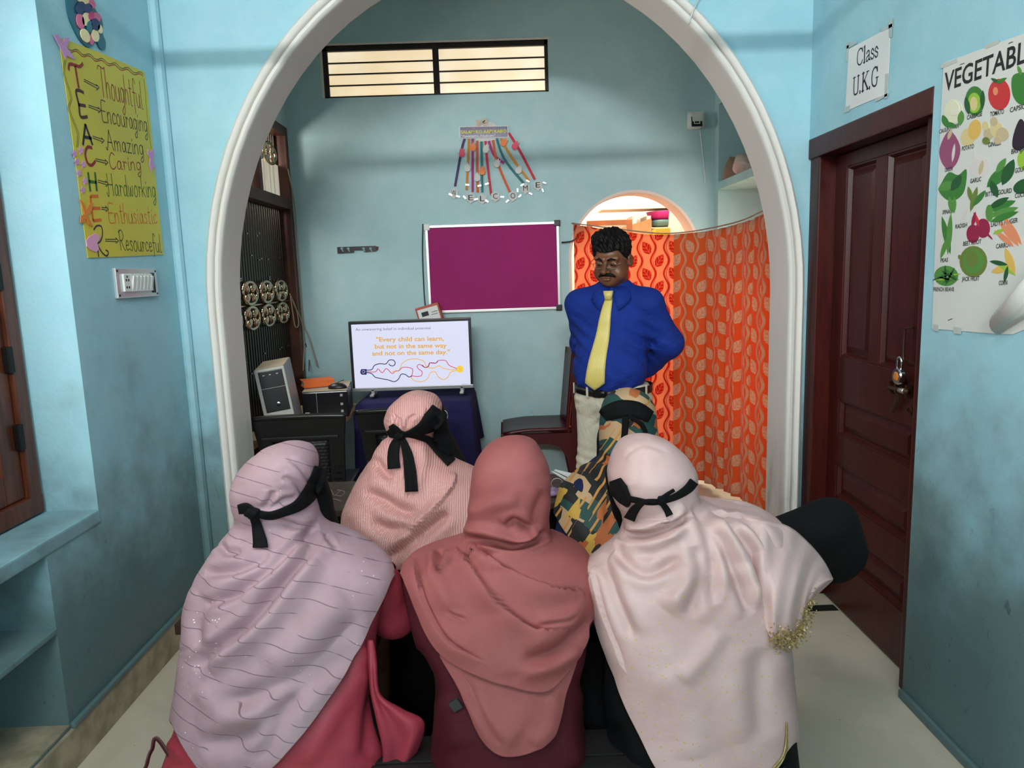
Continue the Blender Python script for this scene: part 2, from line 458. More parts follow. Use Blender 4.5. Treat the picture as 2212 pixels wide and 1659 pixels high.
# ================================================================== flat things on a plane, laid out from photo pixels
class Plane:
    def __init__(s, axis, value, sign):      # axis 0: X = value, 1: Y = value;  sign: direction of the normal
        s.ax, s.v, s.s = axis, value, sign
        s.n = np.zeros(3); s.n[axis] = sign
    def p(s, x, y, t=0.0):
        return atX(x, y, s.v+s.s*t) if s.ax == 0 else atY(x, y, s.v+s.s*t)
    def off(s, x, y, t): return s.p(x, y)+s.n*t
    def slab(s, mb, poly, t0, t1):
        a = [s.off(x, y, t0) for x, y in poly]; b = [s.off(x, y, t1) for x, y in poly]; n = len(poly)
        return mb.add(a+b, [tuple(range(n))[::-1], tuple(range(n, 2*n))]+[(i, (i+1) % n, n+(i+1) % n, n+i) for i in range(n)])
    def line(s, mb, pts, w, t, smooth=True, closed=False, k=5):
        """a drawn line of w metres"""
        P = [np.array(q, float) for q in pts]
        if smooth and len(P) > 2: P = crom(P, k, closed)
        if closed: P.append(P[0])
        Q = [s.off(q[0], q[1], t) for q in P]; n = len(Q); L = []; R = []
        for i in range(n):
            d = Q[min(i+1, n-1)]-Q[max(i-1, 0)]; d /= np.linalg.norm(d)+1e-9; e = np.cross(s.n, d)
            L.append(Q[i]+e*w/2); R.append(Q[i]-e*w/2)
        return mb.add(L+R, [(i, n+i, n+i+1, i+1) for i in range(n-1)])
    def text(s, txt, p0, p1, h, t=.001, bold=0.0, shear=0.0):
        A = s.off(*p0, t); B = s.off(*p1, t); ex = B-A; L = np.linalg.norm(ex); ex = ex/L
        m = text_mb(txt, 1.0, (np.zeros(3), (1, 0, 0), (0, 1, 0), (0, 0, 1)), bold=bold, shear=shear)
        V = np.array(m.v); x0, x1 = V[:, 0].min(), V[:, 0].max()
        ch = .70
        return MB().add([A+ex*((v[0]-x0)/(x1-x0)*L)+np.array([0, 0, 1.0])*(v[1]/ch*h) for v in V], m.f)
def ell(cx, cy, rx, ry, rot=0.0, n=20, sh=0.0):
    out = []
    for i in range(n):
        a = 2*math.pi*i/n; x, y = rx*math.cos(a), ry*math.sin(a)
        c, q = math.cos(rot), math.sin(rot); out.append((cx+x*c-y*q, cy+x*q+y*c))
    return out
def blob(pts, k=4): return [tuple(p) for p in crom(pts, k, True)]
def leafpx(cx, cy, L, w, ang, n=8):
    pts = []
    for sgn in (1, -1):
        for i in range(n):
            t = i/n if sgn == 1 else 1-i/n
            pts.append((t*L-L/2, sgn*w*math.sin(math.pi*t)**.8))
    c, q = math.cos(ang), math.sin(ang)
    return [(cx+x*c-y*q, cy+x*q+y*c) for x, y in pts]

PL = Plane(0, XL, 1); PR = Plane(0, XR, -1); PB = Plane(1, YB, -1)

# ------------------------------------------------------------------ window on the left, its shutter and hinges
m_wood = M('brown_varnished_wood', (84, 40, 22), .38, fn=lambda nb: (lambda n: nb.color(nb.mix(n.step(.3, .7), rgb(104, 52, 28), rgb(66, 28, 16))))(nb.noise(nb.comb(*[a*k for a, k in zip(nb.xyz(nb.pos()), (14, 14, 1.4))]), 4, 5, .6, .5)))
m_iron = M('black_iron', (26, 22, 20), .5, .6)
m_yglass = M('amber_glass', (190, 110, 20), .25, emit=(205, 120, 25), es=.35)
wx = -1.545
w1 = thing('window_1', None, None, (wx, 1.6, .708), kind='structure')
fy0, fy1, fz0, fz1 = .88, 2.258, .714, 2.60
for nm, bx in (('jamb', (wx-.02, wx+.05, fy1-.055, fy1, fz0, fz1)), ('jamb', (wx-.02, wx+.05, fy0, fy0+.055, fz0, fz1)),
               ('sill_rail', (wx-.02, wx+.052, fy0, fy1, fz0, fz0+.06)), ('head_rail', (wx-.02, wx+.052, fy0, fy1, fz1-.06, fz1)),
               ('mullion', (wx-.02, wx+.05, 1.52, 1.60, fz0, fz1))):
    obj(nm, MB().box(*bx, .005), m_wood, w1)
for y0, y1 in ((1.605, fy1-.057),):
    st = obj('shutter', MB().box(wx, wx+.035, y1-.085, y1, fz0+.062, fz1-.062, .005).box(wx, wx+.035, y0, y0+.085, fz0+.062, fz1-.062, .005)
             .box(wx, wx+.035, y0+.085, y1-.085, fz0+.062, fz0+.15, .004).box(wx, wx+.035, y0+.085, y1-.085, fz1-.15, fz1-.062, .004).box(wx, wx+.035, y0+.085, y1-.085, 1.36, 1.44, .004), m_wood, w1)
    obj('pane', MB().box(wx+.008, wx+.014, y0+.08, y1-.08, fz0+.145, 1.365), m_yglass, st)
    obj('pane', MB().box(wx+.008, wx+.014, y0+.08, y1-.08, 1.435, fz1-.145), m_yglass, st)
for z in (.93, 1.17, 1.42, 2.0):
    obj('hinge', MB().box(wx+.035, wx+.054, fy1-.075, fy1-.05, z, z+.08, .003), m_iron, w1)

# ------------------------------------------------------------------ yellow poster
def paper(name, px, plane, t0, t1, mat, label, cat, bend=0.0):
    return obj(name, plane.slab(MB(), px, t0, t1), mat, label=label, cat=cat)
m_yel = M('yellow_chart_paper', (206, 190, 62), .55, vary=.06, vscale=3)
post = paper('poster', [(125, 80), (220, 116), (310, 155), (318, 200), (331, 350), (352, 550), (270, 554), (188, 557), (160, 340)], PL, .0012, .003, m_yel,
             'yellow handmade chart spelling out a word in hand-drawn coloured letters', 'poster')
INK = {k: M('ink_'+k, c, .6) for k, c in dict(red=(150, 34, 22), brown=(78, 30, 26), black=(22, 26, 34), green=(34, 96, 26), orange=(214, 104, 26), crimson=(140, 26, 34), olive=(70, 62, 30), purple=(62, 34, 58)).items()}
G = {
 'T': (.7, [[(0, .88), (.1, 1), (.6, .95), (.7, 1)], [(.36, .97), (.36, 0)]]),
 'h': (.46, [[(0, 1), (0, 0)], [(0, .3), (.15, .52), (.32, .42), (.35, 0)]]),
 'o': (.5, [[(.2, .52), (.02, .3), (.1, .02), (.3, 0), (.42, .25), (.33, .48), (.2, .52)]]),
 'u': (.5, [[(0, .5), (.03, .1), (.2, 0), (.36, .15), (.38, .5), (.4, .05), (.46, 0)]]),
 'g': (.5, [[(.36, .42), (.2, .52), (.03, .38), (.06, .1), (.22, .02), (.36, .2), (.38, .5), (.38, -.2), (.2, -.42), (.05, -.3), (.3, -.1)]]),
 't': (.4, [[(.15, .9), (.15, .08), (.3, 0)], [(0, .6), (.32, .6)]]),
 'f': (.4, [[(.4, .85), (.28, 1), (.16, .85), (.15, -.25)], [(0, .5), (.32, .5)]]),
 'l': (.25, [[(.08, 1), (.08, .08), (.2, 0)]]),
 'E': (.6, [[(.55, .96), (.12, .97), (.05, .5), (.08, .03), (.55, .02)], [(.07, .5), (.45, .5)]]),
 'n': (.48, [[(0, .5), (0, 0)], [(0, .3), (.15, .5), (.32, .42), (.36, 0)]]),
 'c': (.42, [[(.38, .42), (.2, .52), (.03, .3), (.1, .03), (.38, .08)]]),
 'r': (.38, [[(0, .5), (.1, .4), (.06, 0)], [(.06, .2), (.16, .48), (.34, .4)]]),
 'a': (.5, [[(.36, .42), (.2, .52), (.03, .3), (.1, .02), (.3, .1), (.37, .48), (.38, .06), (.46, 0)]]),
 'i': (.22, [[(.06, .5), (.08, .04), (.16, 0)], [(.06, .66), (.07, .74)]]),
 'A': (.7, [[(-.1, .1), (.03, .02), (.3, 1)], [(.3, 1), (.6, 0)], [(.1, .38), (.52, .38)]]),
 'm': (.68, [[(0, .5), (0, 0)], [(0, .33), (.13, .5), (.26, .4), (.27, 0)], [(.27, .33), (.4, .5), (.54, .4), (.56, 0)]]),
 'z': (.45, [[(0, .5), (.36, .5)], [(.36, .5), (.02, 0)], [(.02, 0), (.4, 0)]]),
 'C': (.6, [[(.52, .85), (.3, 1), (.05, .6), (.12, .12), (.35, 0), (.55, .15)]]),
 'H': (.7, [[(.05, 1), (.1, .1), (0, -.05), (-.1, .12)], [(.55, 1), (.58, 0)], [(.06, .5), (.57, .5)]]),
 'd': (.5, [[(.36, .42), (.2, .52), (.03, .3), (.1, .02), (.3, .1), (.37, .5)], [(.38, 1), (.38, .06), (.46, 0)]]),
 'w': (.62, [[(0, .5), (.06, .05), (.2, .05), (.26, .45), (.32, .05), (.46, .05), (.5, .5)]]),
 'k': (.46, [[(0, 1), (0, 0)], [(.34, .5), (.02, .25)], [(.1, .28), (.38, 0)]]),
 's': (.4, [[(.32, .45), (.15, .52), (.08, .38), (.3, .18), (.2, .0), (.02, .06)]]),
 'R': (.66, [[(.08, 0), (.06, .98)], [(.0, .9), (.3, 1.02), (.5, .78), (.36, .52), (.08, .48)], [(.2, .48), (.5, .06), (.64, 0)]]),
 'e': (.44, [[(.04, .26), (.36, .3), (.2, .52), (.03, .3), (.12, .02), (.38, .08)]]),
}
def handword(mb, plane, word, p0, p1, h, w, t):
    A = plane.off(*p0, t); B = plane.off(*p1, t); ex = B-A; L = np.linalg.norm(ex); ex /= L
    tot = sum(G[c][0]+.06 for c in word); sx = L/tot; x = 0
    for c in word:
        for pl in G[c][1]:
            mb.stroke([((x+q[0])*sx, q[1]*h) for q in pl], w, (A, ex, (0, 0, 1), plane.n), 0, smooth=len(pl) > 2)
        x += G[c][0]+.06
rows = [('Thoughtful', (215, 207), (309, 236), .098, 'red'), ('Encouraging', (219, 263), (319, 286), .072, 'brown'), ('Amazing', (230, 323), (311, 335), .066, 'black'),
        ('Caring', (235, 365), (306, 368), .055, 'crimson'), ('Hardworking', (232, 422), (337, 426), .072, 'green'), ('Enthusiastic', (234, 482), (339, 483), .068, 'orange'), ('Resourceful', (258, 540), (349, 545), .068, 'olive')]
for wd_, p0, p1, h, ink in rows:
    mb = MB(); handword(mb, PL, wd_, p0, p1, h, .0036, .0034); obj('handwritten_word', mb, INK[ink], post)
big = [([[(146, 152), (148, 139), (160, 141), (170, 144), (177, 137)], [(160, 142), (168, 191)]], 'red'),
       ([[(179, 201), (170, 196), (162, 198), (168, 226), (172, 252), (187, 252)], [(167, 226), (183, 229)]], 'brown'),
       ([[(177, 314), (182, 268)], [(182, 268), (198, 314)], [(180, 296), (196, 299)]], 'black'),
       ([[(197, 320), (187, 318), (182, 332), (187, 352), (196, 357), (204, 348)]], 'crimson'),
       ([[(188, 372), (193, 414)], [(203, 372), (207, 413)], [(190, 392), (206, 394)]], 'green'),
       ([[(210, 424), (193, 424)], [(193, 424), (199, 478)], [(199, 477), (217, 475)], [(195, 450), (215, 450)]], 'orange'),
       ([[(200, 497), (207, 488), (217, 490), (219, 508), (214, 522), (206, 527)], [(208, 528), (218, 545), (228, 553), (232, 545), (226, 540)], [(208, 528), (211, 555)]], 'purple')]
for strokes, ink in big:
    mb = MB()
    for sgs in strokes: PL.line(mb, sgs, .0105 if ink != 'purple' else .006, .0035)
    obj('initial_letter', mb, INK[ink], post)
for (x0, y0), (x1, y1) in [((179, 173), (212, 189)), ((189, 229), (216, 238)), ((198, 296), (223, 304)), ((204, 345), (231, 351)), ((209, 391), (232, 397)), ((217, 450), (232, 452)), ((225, 519), (254, 520))]:
    mb = MB()
    PL.line(mb, [(x0, y0-2), (x1-4, y1-3)], .0028, .0034); PL.line(mb, [(x0, y0+2), (x1-4, y1+2)], .0028, .0034)
    PL.line(mb, [(x1-7, y1-7), (x1, y1)], .003, .0036); PL.line(mb, [(x1, y1), (x1-6, y1+6)], .003, .0036)
    obj('drawn_arrow', mb, INK['black'], post)
mb = MB(); wav = [(143+i*165/30, 103+i*58/30+3.2*math.sin(i*1.25)) for i in range(31)]
PL.line(mb, wav, .0022, .0034); obj('wavy_border', mb, INK['black'], post)
mb = MB(); PL.line(mb, [(x-1, y+4) for x, y in wav], .003, .0034); obj('wavy_border', mb, INK['red'], post)
for d in (0, 3):
    mb = MB(); PL.line(mb, [(137+d, 130), (135+d, 160), (146+d, 195), (150+d, 215), (145+d, 235), (156+d, 265), (165+d, 290), (163+d, 318)], .002, .0034); obj('wavy_border', mb, INK['olive'], post)
mb = MB(); PL.line(mb, [(309, 170), (312, 200), (316, 250), (322, 300), (325, 322)], .002, .0034); obj('wavy_border', mb, INK['olive'], post)
m_lilac = M('lilac_paper', (206, 148, 200), .6); m_orp = M('orange_paper', (222, 128, 50), .6); m_pinkp = M('pink_paper', (226, 160, 196), .6)
for poly, mm in (([(112, 76), (121, 74), (133, 92), (134, 84), (144, 80), (145, 90), (140, 102), (146, 110), (158, 128), (150, 126), (140, 120), (138, 128), (127, 105)], m_lilac),
                 ([(316, 323), (321, 330), (328, 321), (330, 335), (327, 345), (333, 362), (327, 363), (324, 372), (320, 356), (321, 342), (316, 334)], m_lilac),
                 ([(168, 430), (177, 440), (182, 455), (188, 443), (198, 438), (194, 456), (186, 466), (197, 490), (188, 486), (181, 472), (178, 482), (170, 481), (171, 466), (179, 463)], m_orp),
                 ([(182, 520), (190, 510), (203, 504), (212, 512), (206, 525), (210, 538), (204, 545), (192, 540), (184, 532)], m_pinkp)):
    PLc = PL.slab(MB(), poly, .004, .0065); obj('paper_cutout', PLc, mm, post)
mb0 = None
for (x, y) in [(158, 332), (172, 325), (163, 350), (177, 355), (168, 374), (181, 391), (176, 410)]:
    pts = [(x+(7.5 if i % 2 else 4.5)*math.cos(i*math.pi/5)*.8, y+(9 if i % 2 else 5)*math.sin(i*math.pi/5)) for i in range(10)]
    obj('paper_flower', PL.slab(MB(), blob(pts, 2), .0036, .005), m_lilac, post)

# ------------------------------------------------------------------ paper fish craft above it
m_teal = M('teal_glitter_foam', (14, 92, 110), .35); m_navy = M('navy_paper', (48, 58, 104), .6); m_creamp = M('cream_paper', (240, 222, 170), .6); m_rosep = M('rose_paper', (222, 110, 148), .6); m_magp = M('magenta_paper', (196, 60, 116), .6)
fish = obj('paper_craft', PL.slab(MB(), blob([(142, -25), (141, 10), (147, 40), (160, 70), (174, 92), (190, 103), (205, 90), (212, 104), (222, 108), (225, 92), (218, 72), (219, 55), (214, 35), (206, 26), (198, 10), (192, -25), (168, -60)], 3), .001, .006), m_teal,
           label='teal paper fish craft with layered coloured paper scales on left wall', cat='wall craft')
for cx, cy, rx, ry, an, mm in [(176, 0, 13, 9, .2, m_creamp), (193, 8, 6, 11, -.4, m_rosep), (168, 17, 10, 14, .2, m_navy), (183, 18, 10, 10, .1, m_navy), (168, 46, 8, 17, -.2, m_rosep), (180, 41, 9, 15, .1, m_creamp), (190, 34, 6, 9, .1, m_magp), (203, 37, 8, 11, -.5, m_rosep),
                               (200, 53, 9, 14, -.3, m_navy), (187, 58, 6, 13, 0, m_teal), (178, 77, 9, 16, -.4, m_creamp), (200, 77, 8, 14, -.2, m_creamp), (193, 85, 5, 12, 0, m_rosep), (210, 63, 5, 10, -.2, m_creamp)]:
    obj('paper_scale', PL.slab(MB(), ell(cx, cy, rx, ry, an, 14), .006+.0006*(cy % 5), .009+.0006*(cy % 5)), mm, fish)

# ------------------------------------------------------------------ switchboard
m_chrome = M('brushed_plate', (196, 200, 202), .3, .5); m_switch = M('white_plastic', (226, 228, 224), .4); m_blk = M('black_plastic', (18, 18, 20), .4)
sw = thing('switchboard', 'white switchboard with six switches and socket below yellow chart', 'switchboard', (XL, 2.66, 1.38))
obj('back_box', MB().box(XL, XL+.012, 2.52, 2.815, 1.378, 1.482, .003), m_chrome, sw)
obj('socket', MB().box(XL+.012, XL+.02, 2.555, 2.60, 1.40, 1.462, .003), m_switch, sw)
for z_, y_ in ((1.415, 2.569), (1.415, 2.585), (1.44, 2.569), (1.44, 2.585), (1.452, 2.577)):
    obj('socket_hole', MB().box(XL+.0195, XL+.0206, y_-.004, y_+.004, z_-.004, z_+.004), m_blk, sw)
for i in range(6):
    y = 2.604+i*.0265
    s_ = obj('switch', MB().box(XL+.012, XL+.02, y, y+.0245, 1.40, 1.462, .002), m_switch, sw)
    a = MB().obox((XL+.022, y+.0122, 1.431), ((0, 1, 0), (.18, 0, .984), (.984, 0, -.18)), (.008, .024, .003), .001); obj('rocker', a, m_switch, s_)
obj('burnt_slot', MB().box(XL+.011, XL+.0135, 2.766, 2.79, 1.392, 1.466, .004), m_blk, sw)
for y in (2.53, 2.805):
    for z in (1.388, 1.472): obj('screw', MB().rev([(.004, 0), (.004, .0015), (0, .0018)], (XL+.012, y, z), 10, (1, 0, 0)), m_iron, sw)

# ------------------------------------------------------------------ grille window of the inner room
m_frame = M('dark_brown_frame', (74, 36, 20), .45, vary=.3, vscale=6); m_steel = M('dark_polished_steel', (52, 46, 40), .28, .85)
m_bright = M('polished_brass_steel', (200, 180, 150), .12, 1.0)
def blind_fn(nb):
    x, y, z = nb.xyz(nb.pos()); n = nb.noise(nb.comb(x, y*9.0, z*.8), 3, 4); c = nb.mix(n.step(.35, .65), rgb(236, 228, 208), rgb(190, 180, 160))
    nb.color(c); nb.nt.links.new(c, nb.b.inputs['Emission Color']); nb.b.inputs['Emission Strength'].default_value = .42
m_blind = M('sunlit_translucent_sheet', fn=blind_fn, rough=.7)
gx = XL
w2 = thing('window_2', None, None, (gx, 4.05, GZ0), kind='structure')
zt = 1.90
for nm, bx in (('jamb', (gx-.10, gx+.012, GY1-.05, GY1, GZ0, GZ1)), ('jamb', (gx-.10, gx+.012, GY0, GY0+.05, GZ0, GZ1)), ('head_rail', (gx-.10, gx+.012, GY0+.05, GY1-.05, GZ1-.055, GZ1)),
               ('sill_rail', (gx-.10, gx+.012, GY0+.05, GY1-.05, GZ0, GZ0+.055)), ('transom_rail', (gx-.08, gx+.008, GY0+.05, GY1-.05, zt-.035, zt+.03)), ('mullion', (gx-.08, gx+.008, 4.16, 4.215, zt+.03, GZ1-.055))):
    obj(nm, MB().box(*bx, .005), m_frame, w2)
bar = None; nb_ = 34
for i in range(nb_):
    y = GY0+.065+(GY1-GY0-.13)*i/(nb_-1)
    if bar is None: bar = obj('grille_bar', MB().box(gx-.070, gx-.056, y-.0095, y+.0095, GZ0+.055, zt-.035, .002), m_steel, w2)
    else: inst(bar, (gx-.063, y, GZ0+.055), w2)
barT = None
for i in range(nb_):
    y = GY0+.065+(GY1-GY0-.13)*i/(nb_-1)
    if abs(y-4.187) < .03: continue
    if barT is None: barT = obj('grille_bar', MB().box(gx-.070, gx-.056, y-.006, y+.006, zt+.03, GZ1-.055, .002), m_steel, w2)
    else: inst(barT, (gx-.063, y, zt+.03), w2)
# little weld collars on the bars
cl = None
for i in range(70):
    y = GY0+.065+(GY1-GY0-.13)*random.randrange(nb_)/(nb_-1); z = random.choice((.80, .93, 1.0, 1.43, 1.55, 1.68))+random.uniform(-.012, .012)
    if cl is None: cl = obj('weld_collar', MB().box(gx-.056, gx-.050, y-.011, y+.011, z-.004, z+.004, .001), m_bright, w2)
    else: inst(cl, (gx-.053, y, z), w2)
obj('cross_rod', MB().tube([(gx-.045, GY0+.05, 1.292), (gx-.045, GY1-.05, 1.292)], .005, 8), m_bright, w2)
def rosette():
    m = MB(); hy, hz = .112, .060
    m.tube([(0, hy*math.cos(a), hz*math.sin(a)) for a in np.linspace(0, 2*math.pi, 33)[:-1]], .0095, 8, closed=True)
    for sy in (-1, 1):
        for sz in (-1, 1):
            bm = bmesh.new(); bmesh.ops.create_uvsphere(bm, u_segments=12, v_segments=8, radius=1.0)
            a = .5*sy*sz
            for v in bm.verts:
                y, z = v.co.y*.040, v.co.z*.022
                v.co = (v.co.x*.014, sy*.050+y*math.cos(a)-z*math.sin(a), sz*.027+y*math.sin(a)+z*math.cos(a))
            m.bm(bm)
    return m
ro = rosette(); V = np.array(ro.v)
r0 = None
spots = []
for k in range(9):
    y = 4.53-k*.28
    if y > GY0+.08: spots += [(y, 1.292+.068), (y, 1.292-.068)]
for k, y in enumerate((4.52, 4.29, 3.98, 3.70)): spots.append((y, 2.18))
for y, z in spots:
    if r0 is None:
        m = MB().add(V+np.array([gx-.035, y, z]), ro.f); r0 = obj('grille_rosette', m, m_bright, w2, True)
    else: inst(r0, (gx-.035, y, z+V[:, 2].min()), w2)
for y0, y1, z1 in ((4.222, GY1-.055, 2.135), (3.80, 4.155, 2.13), (3.37, 3.78, 2.13)):
    obj('lit_sheet', MB().box(gx-.052, gx-.048, y0, y1, zt+.03, z1), m_blind, w2)

# ------------------------------------------------------------------ ventilator window high on the back wall
def frost_fn(nb):
    x, y, z = nb.xyz(nb.pos()); n = nb.noise(nb.pos(), 2.2, 3); n2 = nb.noise(nb.pos(), 14, 5, .7)
    c = nb.mix(n.step(.35, .65), rgb(252, 240, 212), rgb(242, 218, 178)); c = nb.mix(n2.step(.66, .74)*.35, c, rgb(150, 140, 128))
    nb.color(c); nb.nt.links.new(c, nb.b.inputs['Emission Color']); nb.b.inputs['Emission Strength'].default_value = .85
m_frost = M('sunlit_frosted_glass', fn=frost_fn, rough=.5)
m_tar = M('dark_window_frame', (38, 28, 24), .6)
w3 = thing('window_3', None, None, ((TX0+TX1)/2, YB, TZ0), kind='structure')
yf0, yf1 = YB+.012, YB+.06
for nm, bx in (('head_rail', (TX0, TX1, yf0, yf1, TZ1-.03, TZ1)), ('sill_rail', (TX0, TX1, yf0, yf1, TZ0, TZ0+.012)), ('jamb', (TX0, TX0+.03, yf0, yf1, TZ0, TZ1)), ('jamb', (TX1-.022, TX1, yf0, yf1, TZ0, TZ1)), ('mullion', (-.385, -.347, yf0-.004, yf1, TZ0, TZ1))):
    obj(nm, MB().box(*bx, .002), m_tar, w3)
for x0, x1 in ((TX0+.03, -.385), (-.347, TX1-.022)):
    for i in range(4):
        z0 = TZ0+.012+i*.0675
        obj('glass_louvre', MB().box(x0, x1, YB+.030, YB+.036, z0, z0+.066), m_frost, w3)
    for i in range(1, 4):
        z0 = TZ0+.010+i*.0675
        obj('glazing_bar', MB().box(x0, x1, YB+.020, YB+.034, z0-.0035, z0+.0045), m_tar, w3)
bd = MB().box(TX0-.014, TX1+.012, YB-.004, YB+.012, TZ1, TZ1+.012).box(TX0-.014, TX0, YB-.004, YB+.012, TZ0, TZ1)
obj('plaster_edge', bd, m_white, w3)

# ------------------------------------------------------------------ door on the right
m_door = M('dark_red_brown_gloss', (58, 20, 15), .36, spec=.3, fn=lambda nb: (lambda n: nb.color(nb.mix(n.step(.3, .75), rgb(72, 22, 16), rgb(52, 13, 11))))(nb.noise(nb.comb(*[a*k for a, k in zip(nb.xyz(nb.pos()), (12, 12, 1.0))]), 5, 5, .6)))
d1 = thing('door_1', None, None, (1.35, 2.6, 0), kind='structure')
obj('jamb', MB().box(XR+.006, 1.44, 2.945, 3.028, 0, ZD, .006), m_door, d1)
obj('jamb', MB().box(XR+.02, 1.44, YD0, YD0+.06, 0, ZD, .006), m_door, d1)
obj('head', MB().box(XR-.004, 1.44, YD0, 3.028, ZD-.078, ZD, .006), m_door, d1)
dx = 1.345; ly0, ly1, lz1 = YD0+.062, 2.943, ZD-.08
zof = lambda x, y: atX(x, y, dx)[2]
leaf = MB()
zA1, zA0 = zof(1810, 366), zof(1810, 768)
hp = [(zof(1958, 917), zof(1958, 1009)), (zof(1958, 1087), zof(1958, 1174)), (zof(1958, 1249), zof(1958, 1330))]
st_ = .085; ym = (ly0+ly1)/2+.012
for bx in ((dx, dx+.04, ly0, ly0+st_, .012, lz1), (dx, dx+.04, ly1-st_, ly1, .012, lz1), (dx, dx+.04, ym-.035, ym+.035, zA0, zA1), (dx, dx+.04, ly0+st_, ly1-st_, zA1, lz1)):
    leaf.box(*bx, .004)
zs_ = [zA0]+[z for pr in hp for z in pr]+[.012]
for i in range(0, len(zs_), 2): leaf.box(dx, dx+.04, ly0+st_, ly1-st_, zs_[i+1], zs_[i], .004)
obj('leaf_frame', leaf, m_door, d1)
def panel(y0, y1, z0, z1):
    m = MB(); x0 = dx+.018; q = .014; h = .03
    ring = lambda x, e: [(x, y0+e, z0+e), (x, y1-e, z0+e), (x, y1-e, z1-e), (x, y0+e, z1-e)]
    rs = [ring(dx+.004, 0), ring(dx+.004, .006), ring(dx+.020, q), ring(dx+.020, q+.004), ring(dx+.010, q+h)]
    vs = [v for r in rs for v in r]; fs = [(i*4+j, (i+1)*4+j, (i+1)*4+(j+1) % 4, i*4+(j+1) % 4) for i in range(4) for j in range(4)]
    return m.add(vs, fs+[(16, 19, 18, 17)])
for y0, y1 in ((ly0+st_, ym-.035), (ym+.035, ly1-st_)): obj('door_panel', panel(y0, y1, zA0, zA1), m_door, d1)
for z1_, z0_ in hp: obj('door_panel', panel(ly0+st_, ly1-st_, z0_, z1_), m_door, d1)
m_latch = M('rusty_brown_iron', (70, 40, 26), .45, .5, vary=.3)
PD = Plane(0, dx, -1)
obj('hasp', MB().tube([PD.off(*q, .012) for q in crom([(1981, 708), (1966, 709), (1962, 716), (1959, 760), (1960, 778), (1966, 780)], 4)], .004, 6), m_latch, d1)
bolt = obj('bolt', MB().tube([PD.off(1934, 836, .02), PD.off(1974, 846, .02)], .0085, 10), m_latch, d1, True)
obj('bolt_tip', MB().tube([PD.off(1957, 842, .021), PD.off(1968, 845, .021)], .0095, 10), M('worn_steel', (190, 190, 186), .3, .8), bolt, True)
for q in ((1934, 836), (1948, 834), (1971, 846)): obj('bolt_bracket', MB().obox(PD.off(*q, .012), np.eye(3), (.012, .005, .022), .002), m_latch, bolt)
obj('latch_tongue', MB().tube([PD.off(*q, .014) for q in ((1948, 846), (1946, 866), (1936, 888))], .011, 8, flat=.4), m_latch, d1)
obj('ring_pull', MB().tube([PD.off(1970+5*math.cos(a), 887+8*math.sin(a), .008) for a in np.linspace(0, 2*math.pi, 17)[:-1]], .003, 6, closed=True), m_latch, d1)
pk = thing('padlock', 'round chrome padlock with orange emblem hanging on dark door', 'padlock', PD.off(1961, 827, .03))
m_chr = M('chrome', (214, 214, 220), .15, 1.0)
pc = PD.off(1961, 812, .03)
obj('lock_body', MB().rev([(0, -.011), (.024, -.011), (.029, -.006), (.029, .006), (.025, .010), (0, .010)], pc, 24, (-1, 0, 0)), m_chr, pk, .7)
obj('emblem', MB().rev([(.017, .0102), (.013, .0125), (0, .013)], pc, 6, (-1, 0, 0)), M('orange_enamel', (206, 120, 40), .4), pk)
obj('shackle', MB().tube([pc+np.array([0, s*.013, z]) for s, z in ((-1, .02), (-1, .05))]+[pc+np.array([0, .013*math.cos(a), .05+.014*math.sin(a)]) for a in np.linspace(math.pi, 0, 9)[1:-1]]+[pc+np.array([0, .013, .05]), pc+np.array([0, .013, .02])], .0042, 8), m_chr, pk, True)

# ------------------------------------------------------------------ class notice and vegetable chart on the right wall
m_paper = M('white_paper', (226, 226, 224), .55); m_tape = M('shiny_clear_tape', (190, 196, 192), .15, .15); m_txt = M('print_black', (24, 24, 26), .6)
no = paper('notice', [(1835, 106), (1925, 58), (1922, 130), (1918, 203), (1870, 222), (1827, 241), (1831, 170)], PR, .001, .0022, m_paper, 'white paper notice naming the class taped above the dark door', 'notice')
SER = {  # serif capitals and letters: thick and thin strokes
 'C': [([(.62, .78), (.52, .95), (.32, 1.0), (.12, .85), (.04, .5), (.12, .15), (.34, 0), (.54, .06), (.64, .22)], .07), ([(.62, .98), (.62, .74)], .05)],
 'l': [([(.14, 1.0), (.14, 0)], .1), ([(.02, .02), (.26, .02)], .04), ([(.03, .98), (.14, 1.0)], .04)],
 'a': [([(.08, .5), (.2, .62), (.34, .55), (.36, .1), (.46, .04)], .075), ([(.36, .36), (.12, .26), (.05, .1), (.15, 0), (.34, .12)], .065)],
 's': [([(.34, .46), (.2, .62), (.07, .5), (.12, .36), (.32, .24), (.32, .06), (.17, 0), (.04, .14)], .07)],
 'U': [([(.14, 1.0), (.14, .3), (.22, .05), (.42, 0), (.6, .08), (.64, .3), (.64, 1.0)], .075), ([(.0, .98), (.3, .98)], .04), ([(.52, .98), (.78, .98)], .04)],
 'K': [([(.14, 1), (.14, 0)], .1), ([(.66, .97), (.16, .42)], .05), ([(.3, .56), (.7, .03)], .1), ([(0, .98), (.28, .98)], .04), ([(0, .02), (.28, .02)], .04), ([(.56, .02), (.82, .02)], .04), ([(.5, .98), (.78, .98)], .04)],
 'G': [([(.62, .78), (.52, .95), (.34, 1.0), (.12, .85), (.04, .5), (.12, .15), (.36, 0), (.58, .08), (.62, .4)], .075), ([(.48, .42), (.76, .42)], .04), ([(.62, .98), (.62, .74)], .05)],
 '.': [([(.06, .0), (.06, .06)], .1)],
}
